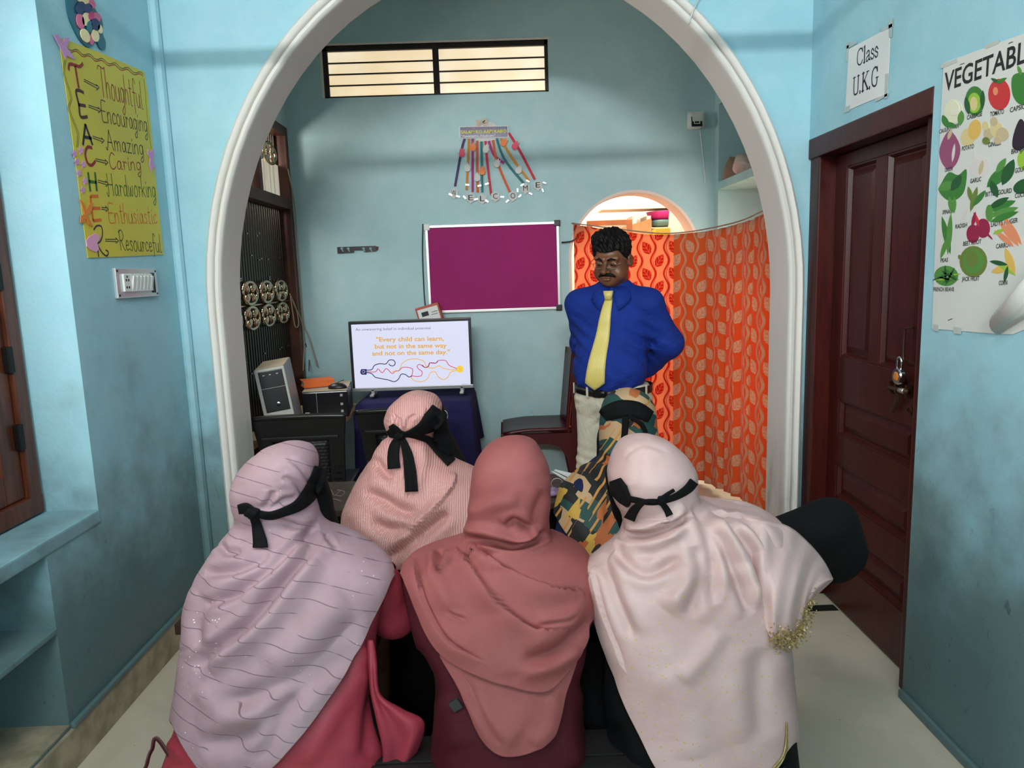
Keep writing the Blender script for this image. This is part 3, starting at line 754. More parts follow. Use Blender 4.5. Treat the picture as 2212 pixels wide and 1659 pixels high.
def serif(plane, word, p0, p1, h, t):
    mb = MB(); A = plane.off(*p0, t); B = plane.off(*p1, t); ex = B-A; L = np.linalg.norm(ex); ex /= L
    wd__ = {'C': .72, 'l': .3, 'a': .5, 's': .42, 'U': .84, 'K': .86, 'G': .84, '.': .24}; tot = sum(wd__[c] for c in word); sx = L/tot; x = 0
    for c in word:
        for pts, w in SER[c]: mb.stroke([((x+q[0])*sx, q[1]*h) for q in pts], w*h*1.35, (A, ex, (0, 0, 1), plane.n), 0, smooth=len(pts) > 2)
        x += wd__[c]
    return mb
obj('lettering', serif(PR, 'Class', (1852, 143), (1899, 121), .053, .0026), m_txt, no)
obj('lettering', serif(PR, 'U.K.G', (1843, 207), (1900, 182), .060, .0026), m_txt, no)
for poly in ([(1829, 100), (1852, 88), (1853, 94), (1830, 106)], [(1831, 92), (1836, 90), (1833, 132), (1829, 132)], [(1905, 62), (1930, 50), (1931, 57), (1906, 69)], [(1921, 44), (1930, 40), (1928, 80), (1922, 82)], [(1826, 232), (1838, 227), (1837, 240), (1825, 244)], [(1914, 160), (1921, 158), (1918, 212), (1912, 213)], [(1893, 214), (1921, 200), (1920, 206), (1894, 220)]):
    obj('tape_piece', PR.slab(MB(), poly, .0024, .003), m_tape, no)

vq = [(2040, 136), (2130, 103), (2212, 73), (2285, 46), (2278, 420), (2268, 690), (2190, 722), (2165, 722), (2090, 716), (2015, 710), (2026, 420)]
def glossy(nb):
    n = nb.noise(nb.pos(), 5, 3); nb.bump(n, .12, .01)
m_glosspap = M('laminated_chart_paper', (214, 213, 208), .22, fn=glossy)
vg = paper('vegetable_chart', vq, PR, .001, .0025, m_glosspap, 'large laminated chart of named vegetables pinned to the right wall', 'chart')
# curled lower corner
cur = []
for i in range(9):
    a = i/8*math.pi*1.1
    c0 = PR.off(2165, 722, .002); c1 = PR.off(2290, 640, .002)
    cur.append([c0+np.array([-.03*math.sin(a)-.004, 0, .03*(1-math.cos(a))]), c1+np.array([-.055*math.sin(a)-.004, 0, .055*(1-math.cos(a))])])
obj('curled_corner', MB().grid(np.array(cur)), m_glosspap, vg, True, sol=.0008)
obj('title_lettering', PR.text('VEGETABLES', (2041, 198), (2262, 118), .050, .003, .015), m_txt, vg)
VC = {k: M('print_'+k, c, .3) for k, c in dict(green=(54, 122, 46), leaf=(84, 142, 62), dkgreen=(28, 84, 40), white=(226, 222, 196), cream=(216, 196, 140), red=(200, 44, 50), dkred=(150, 24, 66), purple=(150, 72, 110), aub=(40, 16, 40), tan=(196, 176, 140), orange=(226, 140, 100), yellow=(222, 180, 90), pale=(216, 208, 204), olive=(106, 126, 52), lime=(150, 190, 60)).items()}
def pic(name, polys):
    top = None
    for i, (poly, col) in enumerate(polys):
        o_ = obj(name if i == 0 else 'printed_detail', PR.slab(MB(), poly, .0026, .0030+.0002*min(i, 6)), VC[col], vg if i == 0 else top)
        if i == 0: top = o_
pic('printed_cauliflower', [(ell(2062, 240, 20, 26), 'white'), (leafpx(2044, 262, 30, 7, 1.2), 'green'), (leafpx(2078, 255, 34, 7, 1.7), 'leaf'), (leafpx(2056, 270, 26, 6, .3), 'green'), (ell(2062, 234, 13, 16), 'white')])
pic('printed_cabbage', [(ell(2108, 218, 21, 32), 'green'), (ell(2107, 222, 14, 22), 'lime'), (ell(2106, 224, 8, 15), 'cream'), (leafpx(2092, 228, 40, 6, 1.4), 'dkgreen'), (leafpx(2125, 215, 40, 5, 1.6), 'dkgreen')])
pic('printed_tomato', [(ell(2161, 204, 24, 34), 'red'), (leafpx(2154, 175, 26, 4, .5), 'dkgreen'), (leafpx(2166, 174, 26, 4, -.5), 'green'), (ell(2153, 197, 5, 9), 'orange')])
pic('printed_capsicum', [(blob([(2188, 170), (2200, 158), (2225, 160), (2240, 190), (2225, 222), (2205, 225), (2190, 205)]), 'green'), (leafpx(2205, 152, 22, 4, 1.2), 'leaf')])
pic('printed_onion', [(blob([(2053, 282), (2076, 315), (2070, 350), (2052, 366), (2036, 350), (2032, 320)]), 'purple'), (leafpx(2054, 290, 26, 4, 1.9), 'tan'), (leafpx(2062, 330, 40, 3, 1.7), 'pale')])
pic('printed_potato', [(ell(2093, 296, 16, 20, .3), 'cream'), (ell(2108, 280, 14, 22, .2), 'yellow')])
pic('printed_ginger', [(ell(2138, 290, 11, 13), 'tan'), (ell(2155, 280, 14, 17), 'cream'), (ell(2168, 290, 14, 15), 'tan'), (ell(2150, 262, 8, 10), 'tan'), (ell(2132, 272, 7, 10), 'cream'), (ell(2158, 303, 8, 9), 'tan'), (ell(2133, 304, 8, 8), 'olive')])
pic('printed_brinjal', [(blob([(2205, 258), (2216, 268), (2218, 310), (2205, 325), (2190, 318), (2192, 290)]), 'aub')])
pic('printed_garlic', [(blob([(2106, 318), (2113, 335), (2138, 345), (2136, 370), (2118, 384), (2102, 375), (2098, 350), (2108, 338)]), 'pale'), (leafpx(2122, 362, 34, 5, 1.8), 'tan')])
pic('printed_spinach', [(blob([(2036, 395), (2052, 372), (2072, 378), (2090, 366), (2086, 410), (2070, 430), (2048, 432), (2030, 412)]), 'green'), (leafpx(2046, 402, 38, 10, -.4), 'leaf'), (leafpx(2068, 395, 40, 9, -1.0), 'dkgreen'), (leafpx(2056, 442, 36, 5, 1.4), 'leaf'), (leafpx(2064, 442, 36, 4, 1.6), 'leaf')])
pic('printed_bitter_gourd', [(leafpx(2158, 382, 66, 13, -.75), 'green'), (leafpx(2180, 372, 62, 12, -1.15), 'dkgreen'), (leafpx(2150, 408, 40, 8, 1.2), 'dkgreen'), (leafpx(2165, 358, 40, 7, -1.0), 'leaf')])
pic('printed_gourd', [(ell(2215, 345, 15, 22), 'lime')]); pic('printed_cucumber', [(ell(2214, 402, 24, 15, -.4), 'dkgreen')])
pic('printed_radish', [(leafpx(2087, 462, 46, 5, -1.1), 'pale'), (leafpx(2106, 430, 56, 6, -1.3), 'olive'), (leafpx(2118, 428, 44, 6, -.9), 'green'), (leafpx(2098, 420, 36, 5, -1.8), 'olive')])
pic('printed_okra', [(leafpx(2166, 445, 66, 9, -.35), 'green'), (leafpx(2170, 458, 68, 8, -.3), 'leaf'), (leafpx(2172, 468, 66, 7, -.35), 'green'), (leafpx(2160, 438, 50, 7, -.5), 'dkgreen'), (ell(2140, 460, 8, 18), 'leaf')])
pic('printed_peas', [(leafpx(2046, 508, 84, 7, 1.35), 'green'), (leafpx(2053, 505, 90, 6, 1.65), 'leaf'), (leafpx(2042, 535, 50, 5, 1.9), 'leaf')])
pic('printed_beet_root', [(ell(2104, 505, 14, 20), 'dkred'), (ell(2126, 493, 15, 21), 'dkred'), (leafpx(2112, 474, 34, 4, 1.2), 'red'), (leafpx(2106, 474, 34, 4, 1.8), 'dkred'), (leafpx(2138, 508, 26, 2, .8), 'dkred')])
pic('printed_carrot', [(leafpx(2182, 505, 70, 7, .9), 'orange'), (leafpx(2190, 498, 74, 7, 1.0), 'orange'), (leafpx(2172, 515, 56, 6, .7), 'orange'), (leafpx(2160, 500, 26, 4, -.4), 'lime')])
pic('printed_jack_fruit', [(ell(2105, 565, 30, 34), 'olive'), (ell(2105, 565, 22, 26), 'leaf'), (ell(2102, 560, 14, 18), 'olive'), (ell(2075, 555, 3, 5), 'olive')])
pic('printed_corn', [(leafpx(2184, 565, 64, 9, 1.25), 'yellow'), (leafpx(2163, 582, 40, 8, -.3), 'yellow'), (leafpx(2172, 578, 60, 5, .6), 'lime'), (leafpx(2160, 568, 40, 5, .2), 'dkgreen'), (leafpx(2176, 592, 36, 4, 1.8), 'dkgreen')])
fb = [(ell(2046, 596, 26, 22), 'leaf')]+[(leafpx(2046+random.uniform(-14, 14), 596+random.uniform(-12, 12), 38, 2.2, random.uniform(0, 3.14)), random.choice(('green', 'lime', 'dkgreen'))) for _ in range(12)]
pic('printed_beans', fb)
for txt, p0, p1 in (('CAULIFLOWER', (2031, 289), (2074, 275)), ('CABBAGE', (2091, 259), (2124, 250)), ('TOMATO', (2141, 252), (2171, 245)), ('CAPSICUM', (2184, 243), (2232, 230)), ('ONION', (2043, 372), (2060, 368)), ('POTATO', (2080, 326), (2106, 320)), ('GINGER', (2137, 318), (2165, 313)), ('BRINJAL', (2187, 333), (2222, 325)),
                    ('GARLIC', (2098, 396), (2122, 391)), ('GOURD', (2195, 374), (2222, 368)), ('SPINACH', (2038, 463), (2062, 460)), ('BITTER GOURD', (2131, 425), (2188, 416)), ('CUCUMBER', (2195, 428), (2240, 420)), ('RADISH', (2066, 494), (2091, 490)), ("LADY'S FINGER", (2143, 490), (2201, 480)),
                    ('PEAS', (2034, 567), (2050, 565)), ('BEET ROOT', (2083, 531), (2122, 526)), ('CARROT', (2154, 537), (2186, 533)), ('JACK FRUIT', (2080, 607), (2118, 606)), ('CORN', (2160, 616), (2178, 615)), ('FRENCH BEANS', (2018, 629), (2063, 629))):
    obj('caption_lettering', PR.text(txt, p0, p1, .0115, .0032, .012), m_txt, vg)
for poly in ([(2034, 140), (2070, 126), (2072, 133), (2036, 148)], [(2130, 98), (2160, 86), (2160, 94), (2131, 106)], [(2018, 700), (2030, 702), (2029, 716), (2019, 714)], [(2062, 706), (2080, 708), (2078, 722), (2062, 720)]):
    obj('tape_piece', PR.slab(MB(), poly, .0026, .0034), m_tape, vg)
for x, y in ((2081, 138), (2186, 92), (2055, 690)):
    obj('staple', PR.line(MB(), [(x-5, y+2), (x+5, y-2)], .0016, .0034), m_iron, vg)
# ------------------------------------------------------------------ magenta board
m_mag = M('magenta_felt', (160, 26, 106), .8, vary=.10, vscale=2.2); m_alu = M('aluminium', (206, 206, 204), .35, .55)
bx0, bx1, bz0, bz1 = -.484, .386, 1.174, 1.743; yb = YB
bo = thing('display_board', 'magenta felt display board in aluminium frame on the back wall', 'board', ((bx0+bx1)/2, yb, bz0))
obj('felt', MB().box(bx0+.01, bx1-.01, yb-.014, yb-.002, bz0+.01, bz1-.01), m_mag, bo)
for r in ((bx0, bx1, bz0, bz0+.018), (bx0, bx1, bz1-.018, bz1), (bx0, bx0+.018, bz0+.018, bz1-.018), (bx1-.018, bx1, bz0+.018, bz1-.018)):
    obj('frame_bar', MB().box(r[0], r[1], yb-.022, yb-.001, r[2], r[3], .003), m_alu, bo)
for x in (bx0+.012, bx1-.012):
    for z in (bz0+.012, bz1-.012): obj('corner_cap', MB().box(x-.02, x+.02, yb-.025, yb-.001, z-.02, z+.02, .006), m_blk if z < 1.5 or x > 0 else m_switch, bo)
def wire(name, pts, r, mat, label, cat='cable', k=6, parent=None):
    P = crom(pts, k); return obj(name, MB().tube(P, r, 6), mat, parent, True, label=label, cat=cat)
wire('cable', [PB.off(1212, 524, .03), PB.off(1235, 521, .03), PB.off(1250, 508, .03), PB.off(1258, 488, .03)], .0045, m_blk, 'short black cable from the magenta board to the small arch')
wire('cable', [PB.off(914, 484, .012), PB.off(913, 540, .012), PB.off(915, 600, .012), PB.off(919, 660, .012), PB.off(930, 705, .03)], .004, m_blk, 'black cable hanging down the left side of magenta board')

# ------------------------------------------------------------------ key rack strip
hk = thing('key_rack', 'small black strip with four keyhole slots on the back wall', 'wall rack', PB.p(773, 546))
obj('back_plate', PB.slab(MB(), [(729, 534), (812, 531), (814, 543), (787, 545), (786, 541), (766, 541), (765, 546), (730, 548)], .002, .010), m_blk, hk)
for x in (739, 753, 786, 801):
    obj('keyhole', PB.slab(MB(), ell(x, 537, 3, 2.6, 0, 10), .0102, .0112), M('slot_blue', (130, 170, 178), .6), hk)
    obj('keyhole_slot', PB.slab(MB(), [(x+1, 538), (x+4, 543), (x+2, 544), (x-1, 539)], .0102, .0110), M('slot_blue'), hk)
obj('mounting_lug', PB.slab(MB(), [(812, 532), (818, 533), (817, 541), (812, 541)], .002, .006), m_latch, hk)

# ------------------------------------------------------------------ welcome hanging
m_sign = M('navy_sign_print', (34, 34, 92), .2); m_yt = M('yellow_print', (226, 216, 60), .5); m_tapeb = M('crinkled_clear_tape', (214, 220, 220), .2, .2)
wh = thing('welcome_hanging', 'navy sign with fan of coloured paper strips ending in letter tags', 'wall hanging', PB.p(1072, 440))
obj('card_backing', PB.slab(MB(), blob([(1018, 276), (1035, 266), (1058, 263), (1074, 274), (1072, 300), (1050, 306), (1030, 304)]), .001, .003), M('white_card', (214, 214, 212), .6), wh)
sg = obj('sign', PB.slab(MB(), [(992, 274), (1097, 272), (1099, 298), (993, 300)], .006, .009), m_paper, wh)
obj('sign_print', PB.slab(MB(), [(994, 275.5), (1095.5, 273.5), (1097, 296.5), (995, 298.5)], .0092, .0096), m_sign, sg)
obj('sign_lettering', PB.text('SALAM KO AAM KARO', (995.5, 289.5), (1094, 287), .0195, .0104, .03), m_yt, sg)
obj('sign_lettering', PB.text('"Assalamu Alaikum"', (996, 296.8), (1070, 295.6), .013, .0104, .02), m_paper, sg)
mbx = MB()
for k in range(9): PB.slab(mbx, [(1007+k*7.4, 277.2-k*.12), (1012.4+k*7.4, 277.1-k*.12), (1012.4+k*7.4, 279.4-k*.12), (1007+k*7.4, 279.5-k*.12)], .0098, .0104)
obj('faded_print', mbx, M('mauve_print', (150, 110, 150), .5), sg)
for a in (-.9, -.3, .5, 2.6, 3.6):
    obj('bow_petal', PB.slab(MB(), leafpx(1040+8*math.cos(a), 268+7*math.sin(a)-2, 13, 3.2, a), .009, .0115), M('beige_card', (214, 190, 170), .6), wh)
STR = [((1004, 300), (997, 325), (983, 403), (62, 40, 92)), ((1013, 300), (1011, 350), (1008, 411), (196, 128, 30)), ((1021, 300), (1021, 350), (1021, 415), (160, 30, 116)), ((1031, 304), (1031, 370), (1032, 416), (206, 84, 20)), ((1040, 306), (1041, 360), (1042, 416), (28, 116, 122)),
       ((1049, 305), (1052, 345), (1061, 421), (196, 34, 62)), ((1056, 305), (1067, 335), (1089, 353), (176, 28, 130)), ((1065, 303), (1074, 350), (1101, 415), (210, 90, 24)), ((1073, 300), (1090, 345), (1131, 396), (28, 112, 120)), ((1082, 300), (1105, 340), (1143, 391), (200, 134, 34)), ((1099, 288), (1122, 325), (1155, 388), (198, 24, 56))]
for i, (a, b_, c_, col) in enumerate(STR):
    mb = MB(); P = crom([PB.off(*q, .004+.001*i) for q in (a, b_, c_)], 6); L = []; R = []
    for j in range(len(P)):
        d = P[min(j+1, len(P)-1)]-P[max(j-1, 0)]; d /= np.linalg.norm(d); e = np.cross(PB.n, d)*.0078; L.append(P[j]+e); R.append(P[j]-e)
    n = len(P); mb.add(L+R, [(j, n+j, n+j+1, j+1) for j in range(n-1)])
    obj('paper_strip', mb, M('strip_%d' % i, col, .6), wh, sol=.001)
pine = [(-5, -9), (-3, -5), (0, -11), (3, -5), (6, -10), (5, -3), (7, 2), (5, 8), (0, 10), (-5, 8), (-7, 2), (-5, -3)]
for x, y, col, an in [(998, 331, 'rose', 0), (1022, 318, 'or', 0), (1050, 322, 'wh', .2), (1010, 362, 'wh', 0), (1042, 369, 'or', 0), (1031, 383, 'wh', 0), (1074, 353, 'wh', .3), (1089, 308, 'or', .5), (1113, 315, 'rose', .5), (1121, 367, 'wh', .5)]:
    c_, q_ = math.cos(an), math.sin(an)
    obj('pineapple_cutout', PB.slab(MB(), [(x+a*c_-b_*q_, y+a*q_+b_*c_) for a, b_ in pine], .018, .020), {'rose': M('rose_card', (222, 60, 96), .5), 'or': M('orange_card', (230, 120, 30), .5), 'wh': M('white_card')}[col], wh)
for x, y, ch, an in [(981, 418, 'W', 0), (1017, 428, 'E', 0), (1042, 430, 'L', 0), (1070, 425, 'C', 0), (1108, 424, 'O', 0), (1135, 408, 'M', -.3), (1162, 401, 'E', -.2)]:
    pts = [(x+(10.5 if i % 2 else 8)*math.cos(i*math.pi/6), y+(12.5 if i % 2 else 9.5)*math.sin(i*math.pi/6)) for i in range(12)]
    tg = obj('letter_tag', PB.slab(MB(), blob(pts, 2), .012, .014), M('white_card'), wh)
    obj('tag_letter', PB.text(ch, (x-5, y+5), (x+5, y+5-10*math.tan(-an)*.3), .034, .0150), m_txt, tg)
for x, y, an in [(974, 421, .4), (990, 425, .2), (1004, 427, .8), (1029, 431, -.2), (1052, 435, .6), (1085, 426, 0), (1118, 412, 1.5), (1096, 435, -.8), (1123, 424, -.8), (1146, 419, .5), (1172, 412, 1.1), (1176, 396, .3), (1010, 400, .1), (1036, 402, -.2), (1052, 398, -.3), (1140, 392, .4), (1128, 400, -.6)]:
    obj('tape_piece', PB.slab(MB(), [(x+a*math.cos(an)-b_*math.sin(an), y+a*math.sin(an)+b_*math.cos(an)) for a, b_ in ((-4, -1.8), (4, -1.5), (3.5, 1.8), (-4, 1.5))], .021, .0215), m_tapeb, wh)

# ------------------------------------------------------------------ security camera
cc = thing('security_camera', 'white wall security camera with square black lens face', 'camera', PB.p(1500, 284))
cp = PB.p(1503, 260)
obj('mount_plate', MB().box(cp[0]-.058, cp[0]+.052, YB-.02, YB, cp[2]-.05, cp[2]+.052, .01), m_switch, cc)
obj('camera_head', MB().obox((cp[0]-.016, YB-.045, cp[2]-.012), ((1, 0, 0), (0, .96, -.28), (0, .28, .96)), (.042, .045, .038), .015), m_switch, cc)
lf = obj('lens_face', MB().obox((cp[0]-.018, YB-.091, cp[2]-.025), ((1, 0, 0), (0, .96, -.28), (0, .28, .96)), (.034, .004, .032), .003), m_blk, cc)
for dx_, dz_, w_, h_ in ((0, .012, .018, .002), (0, -.012, .018, .002), (-.017, 0, .002, .012), (.017, 0, .002, .012)):
    obj('lens_frame', MB().box(cp[0]-.018+dx_-w_, cp[0]-.018+dx_+w_, YB-.100, YB-.0955, cp[2]-.026+dz_-h_, cp[2]-.026+dz_+h_), m_switch, lf)
wire('cable', [(1.30, YB-.012, 2.30), (1.318, YB-.012, 2.15), (1.335, YB-.012, 1.99), (1.336, YB-.01, 1.952)], .0035, m_switch, 'thin white cable dropping from the security camera to shelf')

# ------------------------------------------------------------------ table with television
m_navyc = M('navy_table_cloth', (34, 30, 72), .9, spec=.2, bump=.15, bscale=200)
tx0, tx1, ty0, ty1, tz = -.862, -.205, 4.12, 4.62, .695
tt = thing('television_table', 'small table under navy cloth carrying the television', 'table', ((tx0+tx1)/2, 4.37, 0))
for x in (tx0+.03, tx1-.03):
    for y in (ty0+.03, ty1-.03): obj('leg', MB().box(x-.02, x+.02, y-.02, y+.02, 0, tz-.03, .003), m_frame, tt)
obj('table_top', MB().box(tx0, tx1, ty0, ty1, tz-.03, tz-.002, .003), m_frame, tt)
def cloth_table(x0, x1, y0, y1, z, drop, amp, tail=None):
    # rings from the centre of the top outwards, over the edge and down
    n = 160; rows = []
    per = [(x0, y0), (x1, y0), (x1, y1), (x0, y1)]
    L = [x1-x0, y1-y0, x1-x0, y1-y0]; tot = sum(L); cx, cy = (x0+x1)/2, (y0+y1)/2
    base = []
    for i in range(n):
        s_ = tot*i/n; k = 0
        while s_ > L[k]: s_ -= L[k]; k += 1
        a, b_ = np.array(per[k]), np.array(per[(k+1) % 4]); base.append((a+(b_-a)*s_/L[k], k))
    for r in (0.02, .35, .7, .97, 1.0): rows.append([(cx+(p[0]-cx)*r, cy+(p[1]-cy)*r, z+.004-(.003 if r == 1 else 0)) for p, k in base])
    for j in range(1, 13):
        t = j/12; row = []
        for i, (p, k) in enumerate(base):
            dirv = np.array([p[0]-cx, p[1]-cy]); dirv = dirv/np.linalg.norm(dirv)
            ph = i*2*math.pi/n
            o_ = .012+amp*t*(math.sin(ph*11)*.6+math.sin(ph*23+1)*.4+.5)
            dr = drop*t*(1+(tail(p) if tail else 0))
            row.append((p[0]+dirv[0]*o_, p[1]+dirv[1]*o_, max(z-dr, .012)))
        rows.append(row)
    m = MB(); vs = [v for r in rows for v in r]; k = len(rows)
    return m.add(vs, [(i*n+j, i*n+(j+1) % n, (i+1)*n+(j+1) % n, (i+1)*n+j) for i in range(k-1) for j in range(n)]+[tuple(range(n))[::-1]])
obj('table_cloth', cloth_table(tx0-.002, tx1+.002, ty0-.002, ty1+.002, tz, .50, .035, lambda p: -.35 if p[0] > tx1-.02 and p[1] > 4.45 else .2), m_navyc, tt, True, sol=.002)
PT = Plane(1, 4.33, -1)
tv = thing('television', 'flat screen television showing a slide about children learning', 'television', (-.557, 4.35, tz+.004))
m_tvb = M('tv_black', (16, 14, 18), .3); m_tvs = M('tv_silver', (150, 150, 150), .35, .5)
x0, x1, z0, z1 = -.922, -.192, .742, 1.166
obj('housing', MB().box(x0, x1, 4.333, 4.385, z0, z1, .006), m_tvb, tv)
obj('bezel', MB().box(x0, x1, 4.322, 4.335, z1-.018, z1, .003).box(x0, x0+.016, 4.322, 4.335, z0+.02, z1-.018, .002).box(x1-.016, x1, 4.322, 4.335, z0+.02, z1-.018, .002), m_tvb, tv)
obj('lower_bezel', MB().box(x0, x1, 4.320, 4.335, z0, z0+.022, .003), m_tvs, tv)
for x in (-.80, -.262):
    obj('foot', MB().obox((x, 4.345, .72), ((1, 0, 0), (0, 1, 0), (0, 0, 1)), (.012, .07, .006), .002).obox((x, 4.34, .735), ((1, 0, 0), (0, 1, 0), (0, 0, 1)), (.010, .02, .018), .002), m_tvs, tv)
def scr(name, c=None, s_=1.0):
    return M('screen_'+name, (10, 10, 12), .3, emit=c, es=s_)
sc0 = obj('screen', MB().box(x0+.016, x1-.016, 4.329, 4.333, z0+.022, z1-.018), scr('white', (222, 226, 250), .95), tv)
obj('slide_text', PT.text('An unwavering belief in individual potential', (768, 714.5), (930, 711), .0155, .0018), scr('slate', (92, 100, 130)), sc0)
for txt, p0, p1 in (('"Every child can learn,', (813, 738), (959, 735.5)), ('but not in the same way', (810, 753), (965, 750.5)), ('and not on the same day."', (804, 768), (972, 764.5))):
    obj('slide_text', PT.text(txt, p0, p1, .0265, .0018, .022), scr('amber', (226, 168, 62)), sc0)
zz = lambda pts: [(520+x*.3013, 640+y*.3013) for x, y in pts]
def sl(pts, col, w=.0042): 
    mb = MB(); PT.line(mb, zz(pts), w, .0022); obj('slide_line', mb, col, sc0)
cn, cr_, ca = scr('navy', (28, 34, 92)), scr('red', (206, 58, 92)), scr('gold', (240, 176, 50))
sl([(900, 530), (940, 525), (960, 495), (1000, 483), (1040, 485), (1065, 458), (1095, 458), (1108, 480), (1095, 498), (1072, 495), (1063, 483)], cn, .005)
sl([(900, 545), (940, 555), (965, 580), (1010, 590), (1060, 600), (1100, 612), (1130, 595), (1150, 560), (1180, 560), (1205, 578), (1228, 570)], cn, .005)
sl([(1228, 570), (1265, 575), (1295, 568), (1300, 540), (1275, 520), (1265, 500), (1285, 488), (1320, 510), (1345, 500), (1355, 478), (1395, 480), (1420, 460), (1470, 462), (1495, 495), (1550, 518)], cr_)
sl([(1300, 492), (1322, 510), (1345, 503), (1356, 478), (1380, 478), (1400, 478), (1415, 462)], cn, .005)
sl([(905, 540), (965, 542), (985, 520), (1015, 548), (1045, 518), (1085, 553), (1110, 535), (1135, 533), (1160, 510), (1200, 510), (1232, 522), (1230, 555), (1222, 580)], cr_)
sl([(1085, 540), (1135, 530), (1160, 480), (1210, 452), (1270, 450), (1315, 468), (1335, 505), (1380, 515), (1420, 498), (1450, 515), (1500, 525), (1550, 525)], ca)
sl([(1222, 580), (1245, 605), (1300, 610), (1340, 590), (1360, 548), (1395, 542), (1415, 575), (1450, 597), (1485, 580), (1505, 545), (1550, 532)], ca)
obj('slide_icon', PT.slab(MB(), zz([(858, 535), (865, 522), (903, 522), (903, 562), (868, 562), (858, 550)]), .0012, .002), cn, sc0)
obj('slide_icon', PT.slab(MB(), [(520+x*.3013, 640+y*.3013) for x, y in ell(1572, 522, 26, 26)], .0012, .002), scr('yellow', (246, 206, 70)), sc0)
obj('slide_icon', PT.line(MB(), zz([(870, 540), (880, 530), (892, 540), (880, 552), (872, 545)]), .002, .0028), sc0.data.materials[0], sc0)
obj('slide_icon', PT.line(MB(), zz([(1565, 515), (1578, 522), (1572, 532)]), .002, .0028), scr('olive', (150, 160, 60)), sc0)
mbx = MB()
for k in range(4): PT.slab(mbx, [(998+k*4.6, 829.6), (1001.4+k*4.6, 829.5), (1001.4+k*4.6, 831), (998+k*4.6, 831.1)], .0012, .0018)
obj('slide_mark', mbx, scr('slate'), sc0)
# orange-red stabiliser box leaning behind the television
rb = thing('voltage_box', 'orange red box with white face plate behind the television top', 'power box', (-.44, 4.62, 1.02))
ax = ((.97, 0, .24), (0, 1, 0), (-.24, 0, .97)); c_ = PB.p(924, 690)+np.array([.01, -.17, .0]); c_ = np.array([-.455, 4.60, 1.155])
obj('case', MB().obox(c_, ax, (.075, .05, .085), .006), M('orange_red_paint', (176, 72, 44), .5), rb)
obj('face_plate', MB().obox(c_+np.array([.0, -.052, .0]), ax, (.065, .003, .07), .002), m_paper, rb)
obj('face_print', MB().obox(c_+np.array([-.03, -.0555, .03]), ax, (.022, .0008, .014)).obox(c_+np.array([.03, -.0555, .045]), ax, (.02, .0008, .0015)).obox(c_+np.array([.03, -.0555, .03]), ax, (.02, .0008, .0015)), m_txt, rb)
obj('bracket', MB().box(-.46, -.44, 4.645, YB, 1.10, 1.13), m_iron, rb)

# ------------------------------------------------------------------ computer table, towers, mouse, orange file
m_ply = M('dusty_plywood', (150, 120, 90), .75, vary=.2, vscale=10)
cz = .655
ct = thing('computer_table', 'low wooden table holding old computer towers beside the grille', 'table', (-1.03, 3.95, 0))
obj('table_top', MB().box(-1.31, -.89, 3.46, 4.42, cz-.025, cz, .004), m_ply, ct)
for x in (-1.28, -.92):
    for y in (3.78, 4.39): obj('leg', MB().box(x-.018, x+.018, y-.018, y+.018, 0, cz-.025, .003), m_frame, ct)
m_silver = M('dusty_silver_plastic', (150, 152, 154), .42, .25, vary=.08); m_dust = M('dusty_top', (176, 162, 140), .8)
s1 = thing('computer_tower', 'dusty silver computer tower with black drive bay leaning by the grille', 'computer', (-1.15, 3.9, cz))
ang, yw = math.radians(7.5), math.radians(12)
exx = np.array([math.cos(yw)*math.cos(ang), math.sin(yw)*math.cos(ang), -math.sin(ang)*-1*-1]); 
Rz = np.array(Matrix.Rotation(yw, 3, 'Z')); Rl = np.array(Matrix.Rotation(-ang, 3, 'Y'))
A = (Rz@Rl).T   # rows: tower axes (width, depth, height)
cs = np.array([-1.172, 3.72, cz+.178])
def tbox(c, hs, bev=0.0): return MB().obox(cs+A.T@np.array(c, float), A, hs, bev)
obj('case', tbox((0, 0, 0), (.072, .20, .168), .005), m_silver, s1)
obj('dust_film', tbox((0, 0, .1692), (.069, .195, .0008)), m_dust, s1)
fr_ = obj('front_bezel', tbox((0, -.203, .001), (.071, .006, .165), .004), M('cream_silver_bezel', (186, 184, 176), .45), s1)
obj('drive_bay', tbox((.003, -.2105, .055), (.057, .004, .102), .003), m_blk, fr_)
obj('bay_seam', tbox((.003, -.2150, .072), (.057, .0006, .0012)), m_silver, fr_)
obj('power_button', MB().rev([(.010, 0), (.010, .003), (.006, .004), (0, .004)], cs+A.T@np.array((.010, -.2145, -.012)), 16, -A[1]), m_chr, fr_)
for dx_ in (-.03, .0, .034): obj('drive_mark', tbox((dx_, -.2150, .138), (.005, .0006, .0015)), m_paper, fr_)
s2 = thing('computer_case', 'black desktop computer case lying flat under an orange file', 'computer', (-1.0, 4.15, cz))
yw2 = math.radians(8); R2 = np.array(Matrix.Rotation(yw2, 3, 'Z')).T; c2 = np.array([-1.03, 4.16, cz+.075])
def cbox(c, hs, bev=0.0): return MB().obox(c2+R2.T@np.array(c, float), R2, hs, bev)
obj('case', cbox((0, 0, 0), (.125, .18, .075), .006), m_blk, s2)
obj('dust_film', cbox((0, 0, .0762), (.122, .176, .001)), m_dust, s2)
f2 = obj('front_bezel', cbox((0, -.184, 0), (.124, .006, .072), .004), M('gloss_black', (20, 20, 24), .22), s2)
obj('panel_seam', cbox((-.045, -.1904, 0), (.001, .0006, .07)), m_silver, f2)
for dz_ in (.05, .0, -.04): obj('port', cbox((.09, -.1906, dz_), (.007, .001, .007)), m_silver, f2)
obj('badge', cbox((-.1, -.1906, -.05), (.012, .001, .012), .0), m_paper, f2)
of = thing('orange_file', 'torn orange cardboard file lying on the black computer case', 'file', c2+np.array([-.08, -.02, .087]))
m_orf = M('orange_board', (232, 110, 40), .6)
